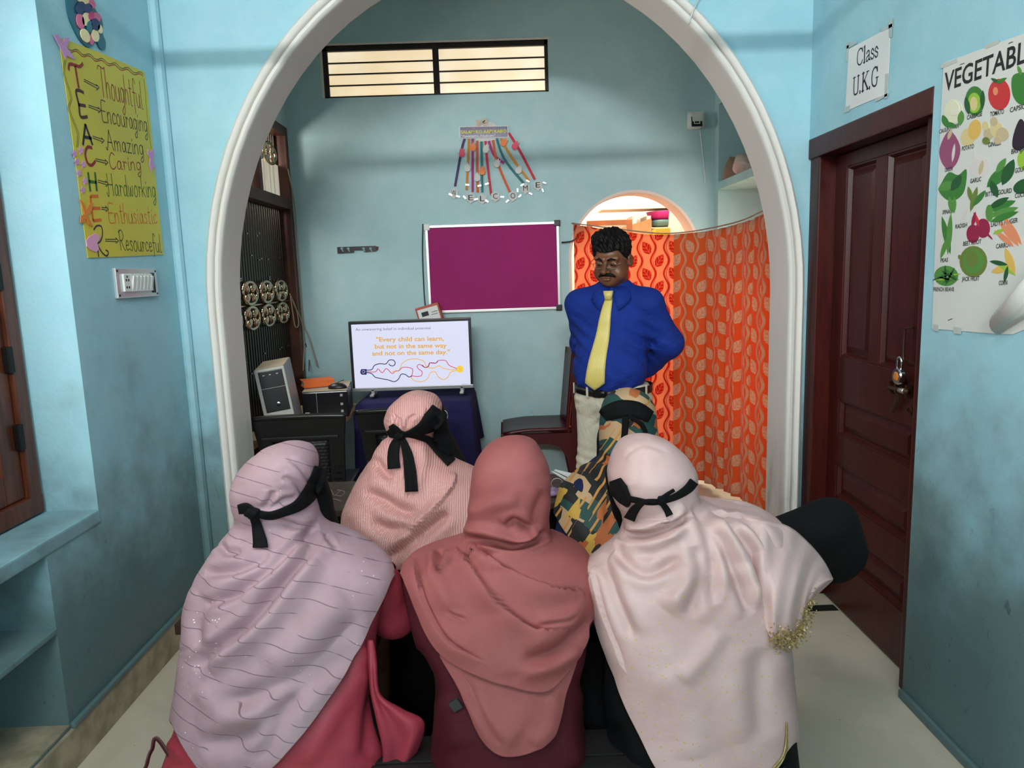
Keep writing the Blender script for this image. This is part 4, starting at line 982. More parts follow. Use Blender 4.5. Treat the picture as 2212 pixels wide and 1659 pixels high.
cf = c2+np.array([-.06, .005, .0835]); R3 = np.array(Matrix.Rotation(math.radians(24), 3, 'Z')).T
obj('lower_cover', MB().obox(cf, R3, (.085, .06, .003), .001), m_orf, of)
obj('spine', MB().obox(cf+R3.T@np.array((0, -.058, .018)), R3, (.085, .003, .018), .001), m_orf, of)
obj('pages', MB().obox(cf+np.array((0, 0, .016)), R3, (.08, .054, .012), .001), m_paper, of)
obj('upper_cover', MB().obox(cf+np.array((0, 0, .033)), R3, (.088, .063, .003), .001), m_orf, of)
mo = thing('computer_mouse', 'black corded mouse on top of the black computer case', 'mouse', c2+np.array([.07, -.09, .087]))
bm = bmesh.new(); bmesh.ops.create_uvsphere(bm, u_segments=16, v_segments=10, radius=1)
for v in bm.verts: v.co = (v.co.x*.055, v.co.y*.032, max(v.co.z, -.1)*.030)
obj('shell', MB().bm(bm, Matrix.Translation(Vector(c2+np.array([.082, -.105, .0805])))), m_blk, mo, True)
obj('wheel', MB().rev([(.006, -.003), (.006, .003)], c2+np.array([.052, -.105, .106]), 10, (0, 1, 0)), m_silver, mo)
obj('cord', MB().tube(crom([c2+np.array([.03, -.105, .092]), c2+np.array([.045, -.02, .09]), c2+np.array([.05, .06, .09]), c2+np.array([.06, .16, .088])], 6), .0022, 6), m_blk, mo, True)
m_cord = M('beige_cord', (178, 156, 132), .6)
PI_ = Plane(0, XL+.02, 1)
wire('cable', [PI_.p(622, 365), PI_.p(636, 440), PI_.p(642, 520), PI_.p(650, 640), PI_.p(657, 700), PB.off(672, 730, .05), PB.off(690, 790, .06)], .0042, m_cord, 'long beige cable running down the grille corner to the orange file')
wire('cable', [PI_.p(626, 635), PI_.p(640, 668), PI_.p(645, 700), PI_.p(638, 706), PI_.p(633, 680), PI_.p(628, 640), PI_.p(636, 660), PI_.p(650, 690), PI_.p(657, 730), PI_.p(655, 800)], .0035, m_cord, 'looped bundle of thin beige cable tied to the grille')
wire('cable', [PI_.p(660, 742), PI_.p(664, 756), PI_.p(668, 768), PB.off(680, 795, .15)], .0035, M('brown_cord', (110, 82, 66), .6), 'brown cable drooping behind the orange file')

# ------------------------------------------------------------------ black plastic chairs seen from behind
def weave_fn(nb):
    x, y, z = nb.xyz(nb.objc()); u = x*42.0; v = z*60.0
    h = (u+(v.floor().mod(2.0))*.5).fract()-.5; k = v.fract()-.5
    hh = (h*h*4+k*k*4).op('SQRT'); nb.bump(1.0-hh, .5, .004)
m_weave = M('black_woven_plastic', (15, 14, 15), .5, fn=weave_fn); m_bch = M('black_moulded_plastic', (14, 13, 14), .33, vary=.1)
def black_chair(label):
    t = thing('plastic_chair', label, 'chair', (0, 0, 0), group='black plastic chairs')
    back = lambda z: .0-(z-.42)*.16          # backrest leans towards the viewer
    obj('top_rail', MB().add([(x*w, back(z)+d, z) for z, w in ((.685, .198), (.80, .215)) for x in (-1, 1) for d in (-.012, .014)], [(0, 2, 6, 4), (1, 5, 7, 3), (0, 1, 3, 2), (4, 6, 7, 5), (0, 4, 5, 1), (2, 3, 7, 6)]), m_bch, t)
    obj('rim', MB().tube(crom([(-.215, back(.80), .796), (-.1, back(.80)-.012, .803), (.1, back(.80)-.012, .803), (.215, back(.80), .796)], 5), .013, 8), m_bch, t, True)
    obj('rail_rib', MB().obox((0, back(.70)-.016, .702), ((1, 0, 0), (0, 1, 0), (0, 0, 1)), (.175, .008, .006), .002), m_bch, t)
    pts = np.array([[(x, back(z)+.004-.012*(1-(x/.13)**2), z) for x in np.linspace(-.13, .13, 9)] for z in np.linspace(.45, .69, 7)])
    obj('woven_panel', MB().grid(pts), m_weave, t, True, sol=.008)
    for sx in (-1, 1):
        s_ = obj('side_stile', MB().add([(sx*(a*w), back(z)+d, z) for z, w in ((.41, .178), (.69, .198)) for a in (.66, 1) for d in (-.010, .014)], [(0, 2, 6, 4), (1, 5, 7, 3), (0, 1, 3, 2), (4, 6, 7, 5), (0, 4, 5, 1), (2, 3, 7, 6)]), m_bch, t)
        for k in range(4):
            z = .455+k*.032
            for q in range(3): obj('vent_lip', MB().obox((sx*(.136+q*.017), back(z)-.014, z), ((1, 0, 0), (0, .8, .6), (0, -.6, .8)), (.0075, .010, .003), .001), m_bch, s_)
        obj('leg', MB().tube([(sx*.17, .02, .42), (sx*.20, -.045, .0)], [.022, .016], 8), m_bch, t, True)
        obj('leg', MB().tube([(sx*.17, .35, .42), (sx*.19, .37, .0)], [.022, .016], 8), m_bch, t, True)
    obj('seat', MB().box(-.19, .19, .0, .38, .405, .43, .01), m_bch, t)
    return t
bc = black_chair('black plastic chair in front of the silver computer tower')
def place(t, loc, rz=0.0):
    t.location = loc; t.rotation_euler.z = rz
place(bc, (-.955, 3.33, 0), .03)
c2_ = copy_tree(bc, (0, 0, 0), 'black plastic chair in front of the navy clothed table'); place(c2_, (-.49, 3.40, 0), -.04)

# ------------------------------------------------------------------ maroon plastic armchair, seen from its side
m_mar = M('maroon_moulded_plastic', (66, 12, 18), .35, vary=.12)
mc = thing('side_chair', 'maroon plastic chair standing sideways against the back wall', 'chair', (.2, 4.55, 0))
yn, yfar = 4.33, 4.74
bp = np.array([[(.40+.03*math.cos((y-4.535)/.205*1.4)-(.93-z)*.10+.02, y, z) for y in np.linspace(yn, yfar, 9)] for z in np.linspace(.43, .93, 8)])
obj('backrest', MB().grid(bp), m_mar, mc, True, sol=.02)
sp_ = np.array([[(x, yn+(yfar-yn)*v, .455-.012*math.sin(math.pi*v)-.02*((.18-x)/.2)**2*(x < .1)) for v in np.linspace(0, 1, 9)] for x in np.linspace(-.02, .40, 9)])
obj('seat', MB().grid(sp_), m_mar, mc, True, sol=.018)
for y in (yn+.012, yfar-.012):
    poly = [(-.035, .44), (.40, .44), (.405, .93), (.445, .93), (.45, .44), (.49, .0), (.42, .0), (.37, .28), (.32, .355), (.24, .375), (.12, .375), (.06, .34), (.03, .25), (.01, .0), (-.06, .0)]
    n_ = len(poly)
    f_ = MB().add([(x, y+d, z) for d in (-.012, .012) for x, z in poly], [(i, i+n_, (i+1) % n_+n_, (i+1) % n_) for i in range(n_)])
    bm = bmesh.new(); vs_ = [bm.verts.new((x, 0, z)) for x, z in poly]; bm.faces.new(vs_); bm.normal_update(); bmesh.ops.triangulate(bm, faces=list(bm.faces)); bm.verts.index_update()
    for fc in bm.faces:
        ids = [v.index for v in fc.verts]; f_.f.append(tuple(ids)); f_.f.append(tuple(i+n_ for i in reversed(ids)))
    bm.free(); obj('side_frame', f_, m_mar, mc)

# ------------------------------------------------------------------ curtain on a sagging string
def curtain_fn(c_bg, c_leaf, c_vine, transl):
    def fn(nb):
        u, v, _ = nb.xyz(nb.uv()); w, lam, A_ = .095, .168, .017
        k = (u/w+.5).floor(); par = (k*math.pi).cos(); s_ = (v*(2*math.pi/lam)).sin()*par
        d = (u-k*w-s_*A_).abs(); vine = d.lt(.0065+.0)
        thin = (u-k*w-s_*A_*.75-.012).abs().lt(.0022)
        kc = (u/w).floor(); parc = (kc*math.pi).cos(); a = u-(kc+.5)*w
        ph = (v/lam+.25-(parc*.25+.25)).fract()-.5; b_ = ph*lam
        ang_ = parc*.6; ca_, sa_ = ang_.cos(), ang_.sin()
        p = a*ca_-b_*sa_; q = a*sa_+b_*ca_
        hw_ = (1.0-(q/.049)*(q/.049))*.030*(1.0-(q*6.0)); ser = ((q*420.0).sin()*.0016)
        leaf = p.abs().lt(hw_+ser)*(q.abs().lt(.049))
        vein = p.abs().lt(.0013).mx(((p.abs()*1.0-q*1.0)*230.0).sin().gt(.86)*.8)
        leaf = leaf*(1.0-vein*.8)
        c = nb.mix(vine, c_bg, c_vine); c = nb.mix(thin*.8, c, c_vine); c = nb.mix(leaf, c, c_leaf)
        nb.color(c); nb.b.inputs['Roughness'].default_value = .8; nb.b.inputs['Sheen Weight'].default_value = .2
        nb.bump(nb.noise(nb.uv(), 500, 2), .15, .002)
        tr = nb.nt.nodes.new('ShaderNodeBsdfTranslucent'); nb.nt.links.new(c, tr.inputs[0])
        mx = nb.nt.nodes.new('ShaderNodeMixShader'); mx.inputs[0].default_value = transl
        nb.nt.links.new(nb.b.outputs[0], mx.inputs[1]); nb.nt.links.new(tr.outputs[0], mx.inputs[2]); nb.nt.links.new(mx.outputs[0], nb.out.inputs[0])
    return fn
m_cur1 = M('salmon_leaf_print', fn=curtain_fn(rgb(240, 176, 142), rgb(206, 62, 28), rgb(206, 70, 34), .72))
m_cur2 = M('orange_leaf_print', fn=curtain_fn(rgb(232, 100, 30), rgb(222, 182, 148), rgb(214, 170, 134), .35))
def curtain(path, ztop, zbot, mat, name, label, fold, nseg, seed, uoff=0.0):
    P = crom([np.array(p, float) for p in path], 40); d = [0]
    for i in range(1, len(P)): d.append(d[-1]+np.linalg.norm(P[i]-P[i-1]))
    d = np.array(d); P = np.array(P); S_ = np.linspace(0, d[-1], nseg); X = np.interp(S_, d, P[:, 0]); Y = np.interp(S_, d, P[:, 1])
    T = np.gradient(np.stack([X, Y], 1), axis=0); T /= np.linalg.norm(T, axis=1)[:, None]; N = np.stack([-T[:, 1], T[:, 0]], 1)
    r_ = np.random.default_rng(seed); ph = r_.uniform(0, 6, 3); nz = 34; G_ = []; U = []
    t01 = S_/d[-1]
    for j in range(nz):
        q = j/(nz-1); zt_, zb_ = ztop(t01), zbot(t01); z = zt_+(zb_-zt_)*q
        a = fold*(.35+.65*min(1, q*3.0))
        o_ = a*(np.sin(S_*2*np.pi/.135+ph[0]+.5*q)+.5*np.sin(S_*2*np.pi/.083+ph[1])+.35*np.sin(S_*2*np.pi/.31+ph[2]+q))
        G_.append(np.stack([X+N[:, 0]*o_, Y+N[:, 1]*o_, z], 1)); U.append(np.stack([S_*1.12+uoff, z], 1))
    mb = MB().grid(np.array(G_)); mb.uv = np.array(U).reshape(-1, 2)
    return obj(name, mb, mat, None, True, label=label, cat='curtain', sol=.0012)
zs = lambda x, y, Y: atY(x, y, Y)[2]
ca_ = curtain([(.478, 4.765), (.75, 4.75), (1.0, 4.73), (1.135, 4.715)], lambda t: np.interp(t, [0, .35, .7, 1], [zs(1262, 484, 4.76), zs(1340, 496, 4.75), zs(1440, 505, 4.73), zs(1478, 506, 4.715)]), lambda t: .04+0*t, m_cur1, 'curtain',
              'backlit salmon curtain with red leaves hung across the small arch', .009, 260, 3)
zr = lambda x, y, X: atX(x, y, X)[2]
cb_ = curtain([(1.115, 4.70), (1.25, 4.62), (1.315, 4.45), (1.345, 4.1), (1.35, 3.7), (1.345, 3.36)], lambda t: np.interp(t, [0, .15, .3, .6, .85, 1], [1.632, 1.638, 1.645, 1.66, 1.695, 1.73]), lambda t: np.interp(t, [0, .25, .6, 1], [.02, .03, .09, .14]), m_cur2, 'curtain',
              'orange curtain with beige leaves hung along the shelf recess', .012, 420, 5, .03)
hemg = M('curtain_string', (150, 130, 110), .7)
st_pts = [(.468, 4.778, zs(1256, 481, 4.77))]+[(x, y, z+.004) for x, y, z in ((.75, 4.75, zs(1340, 495, 4.75)), (1.0, 4.73, zs(1440, 504, 4.73)), (1.135, 4.71, 1.636), (1.26, 4.60, 1.645), (1.335, 4.1, 1.66), (1.35, 3.7, 1.695), (1.36, 3.31, 1.735), (1.385, 3.24, 1.74))]
wire('curtain_string', st_pts, .004, hemg, 'sagging string that carries both leaf print curtains', 'string', 8)

# ------------------------------------------------------------------ clutter on the recess shelf
def crumple(name, c, hs, seed, mat, label, cat='plastic bag', sub=4, amp=.35):
    bm = bmesh.new(); bmesh.ops.create_icosphere(bm, subdivisions=sub, radius=1.0); r_ = np.random.default_rng(seed)
    D = r_.normal(size=(14, 3)); D /= np.linalg.norm(D, axis=1)[:, None]; B = r_.uniform(.45, .95, 14)
    for v in bm.verts:
        p = np.array(v.co); m_ = min([b_/max(p@dd, 1e-3) for dd, b_ in zip(D, B) if p@dd > .2]+[1.0]); p = p*(m_*(1-amp)+amp)
        p = p*(1+.05*math.sin(9*p[0]+seed)*math.sin(11*p[1])*math.cos(7*p[2]))
        v.co = (c[0]+p[0]*hs[0], c[1]+p[1]*hs[1], c[2]+hs[2]*.62+max(p[2], -.62)*hs[2])
    return obj(name, MB().bm(bm), mat, None, True, label=label, cat=cat)
crumple('plastic_bag', (1.45, 4.60, 1.951), (.065, .10, .085), 1, M('brown_bag', (150, 116, 92), .45), 'brown crumpled bag at the left end of the recess shelf')
crumple('plastic_bag', (1.455, 4.37, 1.951), (.075, .12, .085), 2, M('clear_pink_bag', (204, 180, 172), .25), 'pinkish clear plastic bag lying mid shelf in the recess')
crumple('plastic_bag', (1.465, 4.08, 1.951), (.08, .12, .10), 3, M('white_bag', (214, 208, 196), .3), 'white plastic bag heaped at the right end of recess shelf')
crumple('paper_bundle', (1.63, 4.42, 1.951), (.09, .2, .13), 4, M('brown_paper', (120, 96, 76), .8), 'dark brown paper bundle at the back of the recess shelf', 'bundle')

# ------------------------------------------------------------------ things in the store room behind the small arch
m_cw = M('cream_board', (226, 196, 164), .7)
def pbox(x0, x1, y0, y1, Y, dep, down=None):
    a = atY(x0, y1, Y); b_ = atY(x1, y0, Y); return (a[0], b_[0], Y, Y+dep, a[2] if down is None else down, b_[2])
rk = thing('store_shelf', 'cream shelf unit with white post inside the store room', 'shelf', (1.45, 6.3, 0))
for x in (1371, 1402): obj('upright', MB().box(*pbox(x-4, x+4, 466, 520, 6.2, .3, 0)), M('pale_post', (214, 206, 196), .6), rk)
obj('post', MB().box(*pbox(1448, 1476, 452, 520, 6.16, .3, 0)), M('pale_post'), rk)
obj('shelf_board', MB().box(*pbox(1404, 1450, 490, 494, 6.2, .3)), m_cw, rk)
obj('top_board', MB().box(*pbox(1300, 1476, 448, 452, 6.2, .3)), m_cw, rk)
sz = pbox(1404, 1450, 490, 494, 6.2, .3)[5]; sx_ = atY(1433, 485, 6.3)[0]
b2 = thing('bowl', 'grey green bowl beneath the magenta basin', 'bowl', (sx_, 6.32, sz))
obj('body', MB().rev([(.06, 0), (.105, .02), (.125, .062), (.118, .062), (.10, .022), (0, .010)], (sx_, 6.335, sz+.001), 28), M('grey_green_plastic', (96, 124, 122), .4), b2, True)
bs = thing('basin', 'magenta plastic basin on the store room shelf', 'basin', (sx_, 6.32, sz+.065))
obj('bowl', MB().rev([(.10, 0), (.115, .025), (.13, .07), (.136, .07), (.138, .066), (.120, .022), (.10, -.0)], (sx_, 6.335, sz+.066), 28), M('magenta_plastic', (200, 36, 124), .45), bs, True)
bxm = M('cardboard', (214, 150, 100), .8, vary=.08)
q0, q1, q2, q3 = atY(1343, 492, 5.7), atY(1406, 472, 5.9), atY(1408, 520, 5.9), atY(1345, 520, 5.7)
cbm = MB().add([q0, q1, q2*[1, 1, 0], q3*[1, 1, 0]]+[p+np.array([.02, .07, 0]) for p in (q0, q1, q2*[1, 1, 0], q3*[1, 1, 0])], [(0, 3, 2, 1), (4, 5, 6, 7), (0, 1, 5, 4), (1, 2, 6, 5), (2, 3, 7, 6), (3, 0, 4, 7)])
obj('cardboard_panel', cbm, bxm, label='tall pale cardboard carton standing in the store room', cat='box')
pq = pbox(1268, 1366, 474, 488, 5.45, .03)
obj('wooden_rack', MB().box(*pq, .003).box(pq[0], pq[0]+.04, 5.45, 5.48, 0, pq[4]).box(pq[1]-.04, pq[1], 5.45, 5.48, 0, pq[4]), M('orange_plank', (196, 104, 54), .6, vary=.2), label='orange brown wooden rail standing in the store room', cat='rack')
yq = pbox(1419, 1450, 492, 520, 5.95, .2, 0)
obj('yellow_box', MB().box(yq[0], yq[1], 5.98, 6.14, 0, yq[5], .004), M('yellow_carton', (226, 160, 40), .7), label='yellow carton standing below the bowl in the store room', cat='box')
# loose wire slung over the arch trim
wire('loose_wire', [(.90, YF-.05, 2.62), (.865, YF-.045, 2.53), (.80, YF-.04, 2.44), (.765, YF-.035, 2.36)], .003, m_alu, 'thin loose wire hanging over the arch at upper right', 'wire')
# ================================================================== people: signed distance shapes turned into one continuous surface
def cap(P, a, b, r1, r2=None):
    a, b = np.array(a, float), np.array(b, float); r2 = r1 if r2 is None else r2
    d = b-a; t = np.clip(((P-a)@d)/(d@d), 0, 1); return np.linalg.norm(P-a-t[:, None]*d, axis=1)-(r1+(r2-r1)*t)
def elli(P, c, r, R=None):
    q = P-np.array(c, float)
    if R is not None: q = q@np.array(R).T
    r = np.array(r, float); k0 = np.linalg.norm(q/r, axis=1); k1 = np.linalg.norm(q/(r*r), axis=1); return k0*(k0-1)/np.maximum(k1, 1e-9)
def smin(a, b, k): h = np.clip(.5+.5*(b-a)/k, 0, 1); return b+(a-b)*h-k*h*(1-h)
def smax(a, b, k): return -smin(-a, -b, k)
def surf(fn, lo, hi, h):
    """surface nets"""
    lo, hi = np.array(lo, float), np.array(hi, float); n = np.ceil((hi-lo)/h).astype(int)+1
    g = np.stack(np.meshgrid(*[lo[i]+h*np.arange(n[i]) for i in range(3)], indexing='ij'), -1)
    D = np.concatenate([fn(c) for c in np.array_split(g.reshape(-1, 3), max(1, g.size//1500000))]).reshape(n)
    S_ = D < 0; corner = [(i, j, k) for i in (0, 1) for j in (0, 1) for k in (0, 1)]
    sub = lambda A_, o_: A_[o_[0]:n[0]-1+o_[0], o_[1]:n[1]-1+o_[1], o_[2]:n[2]-1+o_[2]]
    cnt = sum(sub(S_, o_).astype(int) for o_ in corner); act = (cnt > 0) & (cnt < 8)
    idx = -np.ones(act.shape, int); ids = np.argwhere(act); idx[act] = np.arange(len(ids))
    acc = np.zeros((len(ids), 3)); num = np.zeros(len(ids))
    for a in corner:
        for ax_ in range(3):
            if a[ax_]: continue
            b_ = list(a); b_[ax_] = 1
            da = sub(D, a)[act]; db = sub(D, b_)[act]; cr = (da < 0) != (db < 0); t = np.where(cr, da/np.where(cr, da-db, 1), 0)
            p = np.tile(np.array(a, float), (len(ids), 1)); p[:, ax_] += t; acc += p*cr[:, None]; num += cr
    V = lo+h*(ids+acc/num[:, None]); Fs = []
    for ax_ in range(3):
        o1, o2 = [i for i in range(3) if i != ax_]
        A_ = np.take(S_, range(n[ax_]-1), ax_); B_ = np.take(S_, range(1, n[ax_]), ax_); e = np.argwhere(A_ != B_)
        e = e[(e[:, o1] > 0) & (e[:, o2] > 0) & (e[:, o1] < n[o1]-1) & (e[:, o2] < n[o2]-1)]
        q = []
        for d1, d2 in ((1, 1), (0, 1), (0, 0), (1, 0)):
            c = e.copy(); c[:, o1] -= d1; c[:, o2] -= d2; q.append(idx[c[:, 0], c[:, 1], c[:, 2]])
        q = np.stack(q, 1); flip = A_[e[:, 0], e[:, 1], e[:, 2]] ^ (ax_ == 1)
        q[~flip] = q[~flip][:, ::-1]; Fs.append(q[(q >= 0).all(1)])
    m = MB(); m.v = [tuple(v) for v in V]; m.f = [tuple(int(i) for i in f) for f in np.concatenate(Fs)]
    return m
def rot(ax_, a): return np.array(Matrix.Rotation(a, 3, ax_))
def swirl(P, s, a, seed=0.0):
    return a*(np.sin(P[:, 0]*s+seed+1.3*np.sin(P[:, 2]*s*.6))*np.sin(P[:, 2]*s*.8+seed*2)*np.cos(P[:, 1]*s*.9))

# ------------------------------------------------------------------ the standing man
MO = np.array([.535, 3.52, 0.0]); BY = math.radians(-22)      # body turned to the viewer's left
RB = rot('Z', BY)
ARMS = [((.170, .005, 1.245), (.262, .060, 1.060), (.14, .185, .925), (.05, .205, .905)), ((-.160, .015, 1.245), (-.178, .125, 1.05), (-.09, .205, .92), (-.03, .21, .90))]
def mb2w(p): return MO+RB@np.array(p, float)
def w2m(P): return (P-MO)@RB
def worldify(m): m.v = [tuple(mb2w(v)) for v in m.v]; return m
man = thing('person', 'man in blue shirt, yellow tie and pale trousers, hands behind his back', 'person', MO)
skinc = rgb(92, 54, 36)
def skin_fn(nb):
    n = nb.noise(nb.pos(), 16, 4); nb.color(nb.mix(n.step(.35, .7), rgb(122, 78, 54), rgb(100, 60, 40))); nb.bump(nb.noise(nb.pos(), 300, 2), .08, .001)
    nb.b.inputs['Subsurface Weight'].default_value = .05
m_skin = M('brown_skin', rough=.42, fn=skin_fn)
m_shirt = M('royal_blue_cotton', (26, 56, 160), .8, spec=.25, fn=lambda nb: (nb.color(nb.mix(nb.noise(nb.pos(), 7, 4).step(.3, .7), rgb(18, 44, 128), rgb(22, 52, 142))), nb.bump(nb.noise(nb.pos(), 13, 5, .6, 1.5)+nb.noise(nb.comb(*[a*k for a, k in zip(nb.xyz(nb.pos()), (1, 1, 2.6))]), 11, 4, .6, 2.0)*.7, .42, .02)))
m_trou = M('stone_trousers', (206, 198, 178), .75, fn=lambda nb: nb.bump(nb.noise(nb.comb(*[a*k for a, k in zip(nb.xyz(nb.pos()), (1.6, 1.6, 1))]), 9, 4, .6, 1.6), .5, .02))
# head frame: turned further left, bowed
HC = np.array([.012, -.035, 1.468]); RH = rot('Z', math.radians(-8))@rot('X', math.radians(12))@rot('Y', math.radians(2))
def w2h(P):
    q = (P-HC)@RH; q[:, 2] = np.where(q[:, 2] < 0, q[:, 2]/.87, q[:, 2]); return q
def h2m(p): p = np.array(p, float); p[2] *= .87 if p[2] < 0 else 1; return HC+RH@p
def head_sdf(P):
    q = w2h(P); x = np.abs(q[:, 0]); sy = np.stack([x, q[:, 1], q[:, 2]], 1)
    d = elli(q, (0, .012, .035), (.080, .100, .092))
    d = smin(d, elli(q, (0, -.018, -.045), (.069, .078, .085)), .035)
    d = smin(d, elli(q, (0, -.050, -.104), (.040, .038, .030)), .035)          # chin
    d = smin(d, elli(sy, (.052, -.040, -.062), (.026, .040, .040)), .02)        # cheeks and jowl
    d = smin(d, cap(sy, (.010, -.092, .020), (.050, -.076, .022), .012), .014)   # brow
    d = smax(d, -elli(sy, (.033, -.104, -.002), (.024, .020, .013)), .012)       # sockets
    d = smin(d, elli(sy, (.033, -.079, -.003), (.019, .014, .0125)), .005)       # lids
    d = smin(d, cap(q, (0, -.094, .008), (0, -.122, -.038), .0085, .0135), .011)   # nose
    d = smin(d, elli(sy, (.0155, -.104, -.041), (.0105, .012, .0095)), .007)
    d = smin(d, elli(q, (0, -.097, -.074), (.025, .011, .0065)), .006)          # lips
    d = smin(d, elli(q, (0, -.095, -.086), (.022, .011, .007)), .005)
    d = smax(d, -elli(q, (0, -.110, -.0795), (.026, .010, .0016)), .003)
    ear = elli(sy, (.085, .010, -.008), (.010, .020, .033), rot('Z', .35)); ear = smax(ear, -elli(sy, (.095, .004, -.004), (.007, .010, .018)), .006)
    d = smin(d, ear, .006)
    d = smin(d, cap(P, (.012, .015, 1.30), h2m((0, .03, -.05)), .062, .060), .03)  # neck
    return d
hm = surf(head_sdf, HC-np.array([.14, .16, .20]), HC+np.array([.14, .16, .16]), .0036)
def body_sdf(P):
    sy = P.copy(); sx = np.abs(P[:, 0]); sy[:, 0] = sx
    d = elli(P, (0, 0, 1.14), (.165, .10, .19)); d = smin(d, elli(P, (0, -.02, .93), (.15, .115, .15)), .06)
    d = smin(d, cap(P, (.012, .015, 1.22), (.012, .015, 1.36), .055), .03)
    for sh_, el_, wr_, hd_ in ARMS:
        d = smin(d, cap(P, sh_, el_, .045, .038), .03); d = smin(d, cap(P, el_, wr_, .036, .03), .02); d = smin(d, cap(P, wr_, hd_, .03, .026), .02)
    d = smin(d, cap(sy, (.085, 0, .80), (.095, -.005, .44), .075, .05), .04); d = smin(d, cap(sy, (.095, -.005, .44), (.10, .01, .07), .048, .035), .03)
    d = smin(d, cap(sy, (.10, .0, .045), (.11, -.12, .03), .034, .028), .02)
    # clasped hands
    d = smin(d, elli(sy, (.035, .185, .885), (.04, .018, .03)), .015)
    for k in range(4): d = smin(d, cap(sy, (.01, .195, .90-k*.016), (-.035, .20, .895-k*.016), .0085, .007), .004)
    return d
bmsh = surf(body_sdf, (-.32, -.2, -.005), (.32, .25, 1.38), .012)
allb = MB(); allb.add(bmsh.v, bmsh.f); allb.add(hm.v, hm.f)
obj('body', worldify(allb), m_skin, man, True)
# shirt
def shirt_sdf(P):
    sx = np.abs(P[:, 0]); sy = np.stack([sx, P[:, 1], P[:, 2]], 1)
    d = elli(P, (0, .0, 1.135), (.182, .122, .205)); d = smin(d, elli(P, (-.008, -.038, .945), (.184, .150, .165)), .07)
    d = smin(d, cap(sy, (.06, .01, 1.310), (.165, .01, 1.262), .050, .062), .05)
    d = smin(d, cap(P, (.012, .012, 1.26), (.012, .008, 1.352), .080, .066), .035)
    for sh_, el_, wr_, hd_ in ARMS:
        d = smin(d, cap(P, sh_, el_, .074, .064), .05)     # upper arm
        d = smin(d, cap(P, el_, wr_, .066, .052), .04)     # forearm going behind
        d = smin(d, cap(P, wr_, hd_, .044, .040), .02)
    # drag folds
    fz = P[:, 2]; w = np.exp(-((sx-.15)/.07)**2)*np.exp(-((fz-1.09)/.12)**2)
    d = d-.006*w*np.sin((fz*1.0+P[:, 0]*.55)*95)
    w2 = np.exp(-((fz-.88)/.05)**2); d = d-.005*w2*np.sin(P[:, 0]*70+2*np.sin(fz*40))
    we = np.exp(-((sx-.235)/.05)**2)*np.exp(-((fz-1.03)/.06)**2); d = d-.006*we*np.sin((fz+P[:, 1])*110)
    d = d-swirl(P, 26, .0028)
    d = smax(d, .838+.02*np.cos(P[:, 0]*8)*0-P[:, 2], .01)
    neck = cap(P, (.012, .012, 1.28), (.012, -.002, 1.45), .058); d = smax(d, -neck, .006)
    d = smax(d, P[:, 2]-1.372+.10*np.clip(-P[:, 1], 0, .2)*3.2, .008)
    return d
sh = obj('shirt', worldify(surf(shirt_sdf, (-.34, -.22, .82), (.34, .27, 1.39), .0062)), m_shirt, man, True)
# collar flaps and placket
def flap(pts, th=.005):
    c = [np.array(p, float) for p in pts]; n = len(c)
    m = MB().add(c+[p+np.array([0, .001+th, 0]) for p in c], [tuple(range(n)), tuple(range(2*n-1, n-1, -1))]+[(i, n+i, n+(i+1) % n, (i+1) % n) for i in range(n)]); return worldify(m)
for sx in (-1, 1):
    rows_ = []
    for t in np.linspace(0, 1, 9):
        a = math.radians(6+t*130); c_, s__ = math.cos(a), math.sin(a)
        top = np.array([.012+sx*.070*s__, .008-.074*c_, 1.338+.034*t])
        dn = .078*(1-t)**1.6+.030; out = .030*(1-t)+.012
        tip = top+np.array([sx*(.030*(1-t)+out*s__), -out*c_-.012*(1-t), -dn])
        rows_.append([top+(tip-top)*q+np.array([sx*.007*s__, -.007*c_, 0])*math.sin(math.pi*q) for q in (0, .33, .66, 1)])
    obj('collar_flap', worldify(MB().grid(np.array(rows_))), m_shirt, sh, True, sol=.004)
# tie: knot and hanging blade over the belly
def belly(z, x):
    P = np.array([[x, y, z] for y in np.linspace(-.26, .0, 140)]); d = shirt_sdf(P); k = np.argmax(d < .0); return P[k, 1]
def tie_fn(nb):
    u, v, _ = nb.xyz(nb.uv()); k = ((u*150.0).fract()-.5).abs()+((v*150.0+(u*150.0).floor()*.5).fract()-.5).abs()
    nb.color(nb.mix(k.lt(.30)*.75, rgb(226, 206, 116), rgb(150, 124, 50)))
m_tie = M('yellow_dotted_silk', rough=.4, fn=tie_fn, sheen=.2)
ti = []; uvs = []
zk, zb = 1.285, .862
for t in np.linspace(0, 1, 26):
    z = zk+(zb-zk)*t; w = .018+(.047-.018)*min(1, t*1.12)**.85
    if t > .93: w *= max(0.02, (1-t)/.07)
    cx = .004-.052*t; yb_ = min(belly(max(z, .87), cx+o_*w) for o_ in (-.8, 0, .8))-.006; row = []
    for u in np.linspace(-1, 1, 7): row.append((cx+u*w, yb_-.004*(1-u*u), z)); uvs.append((u*w, z))
    ti.append(row)
mbt = worldify(MB().grid(np.array(ti))); mbt.uv = np.array(uvs)
tie = obj('tie', mbt, m_tie, man, True, sol=.004)
kz = belly(1.275, .004)-.012
kn = MB(); bm = bmesh.new(); bmesh.ops.create_cone(bm, segments=12, radius1=.017, radius2=.024, depth=.042, cap_ends=True)
for v in bm.verts: v.co = (.004+v.co.x, kz+v.co.y*.55, 1.302+v.co.z)
kn.bm(bm); knm = worldify(kn); obj('knot', knm, m_tie, tie, True, uv=np.array([(v[0], v[2]) for v in knm.v]))
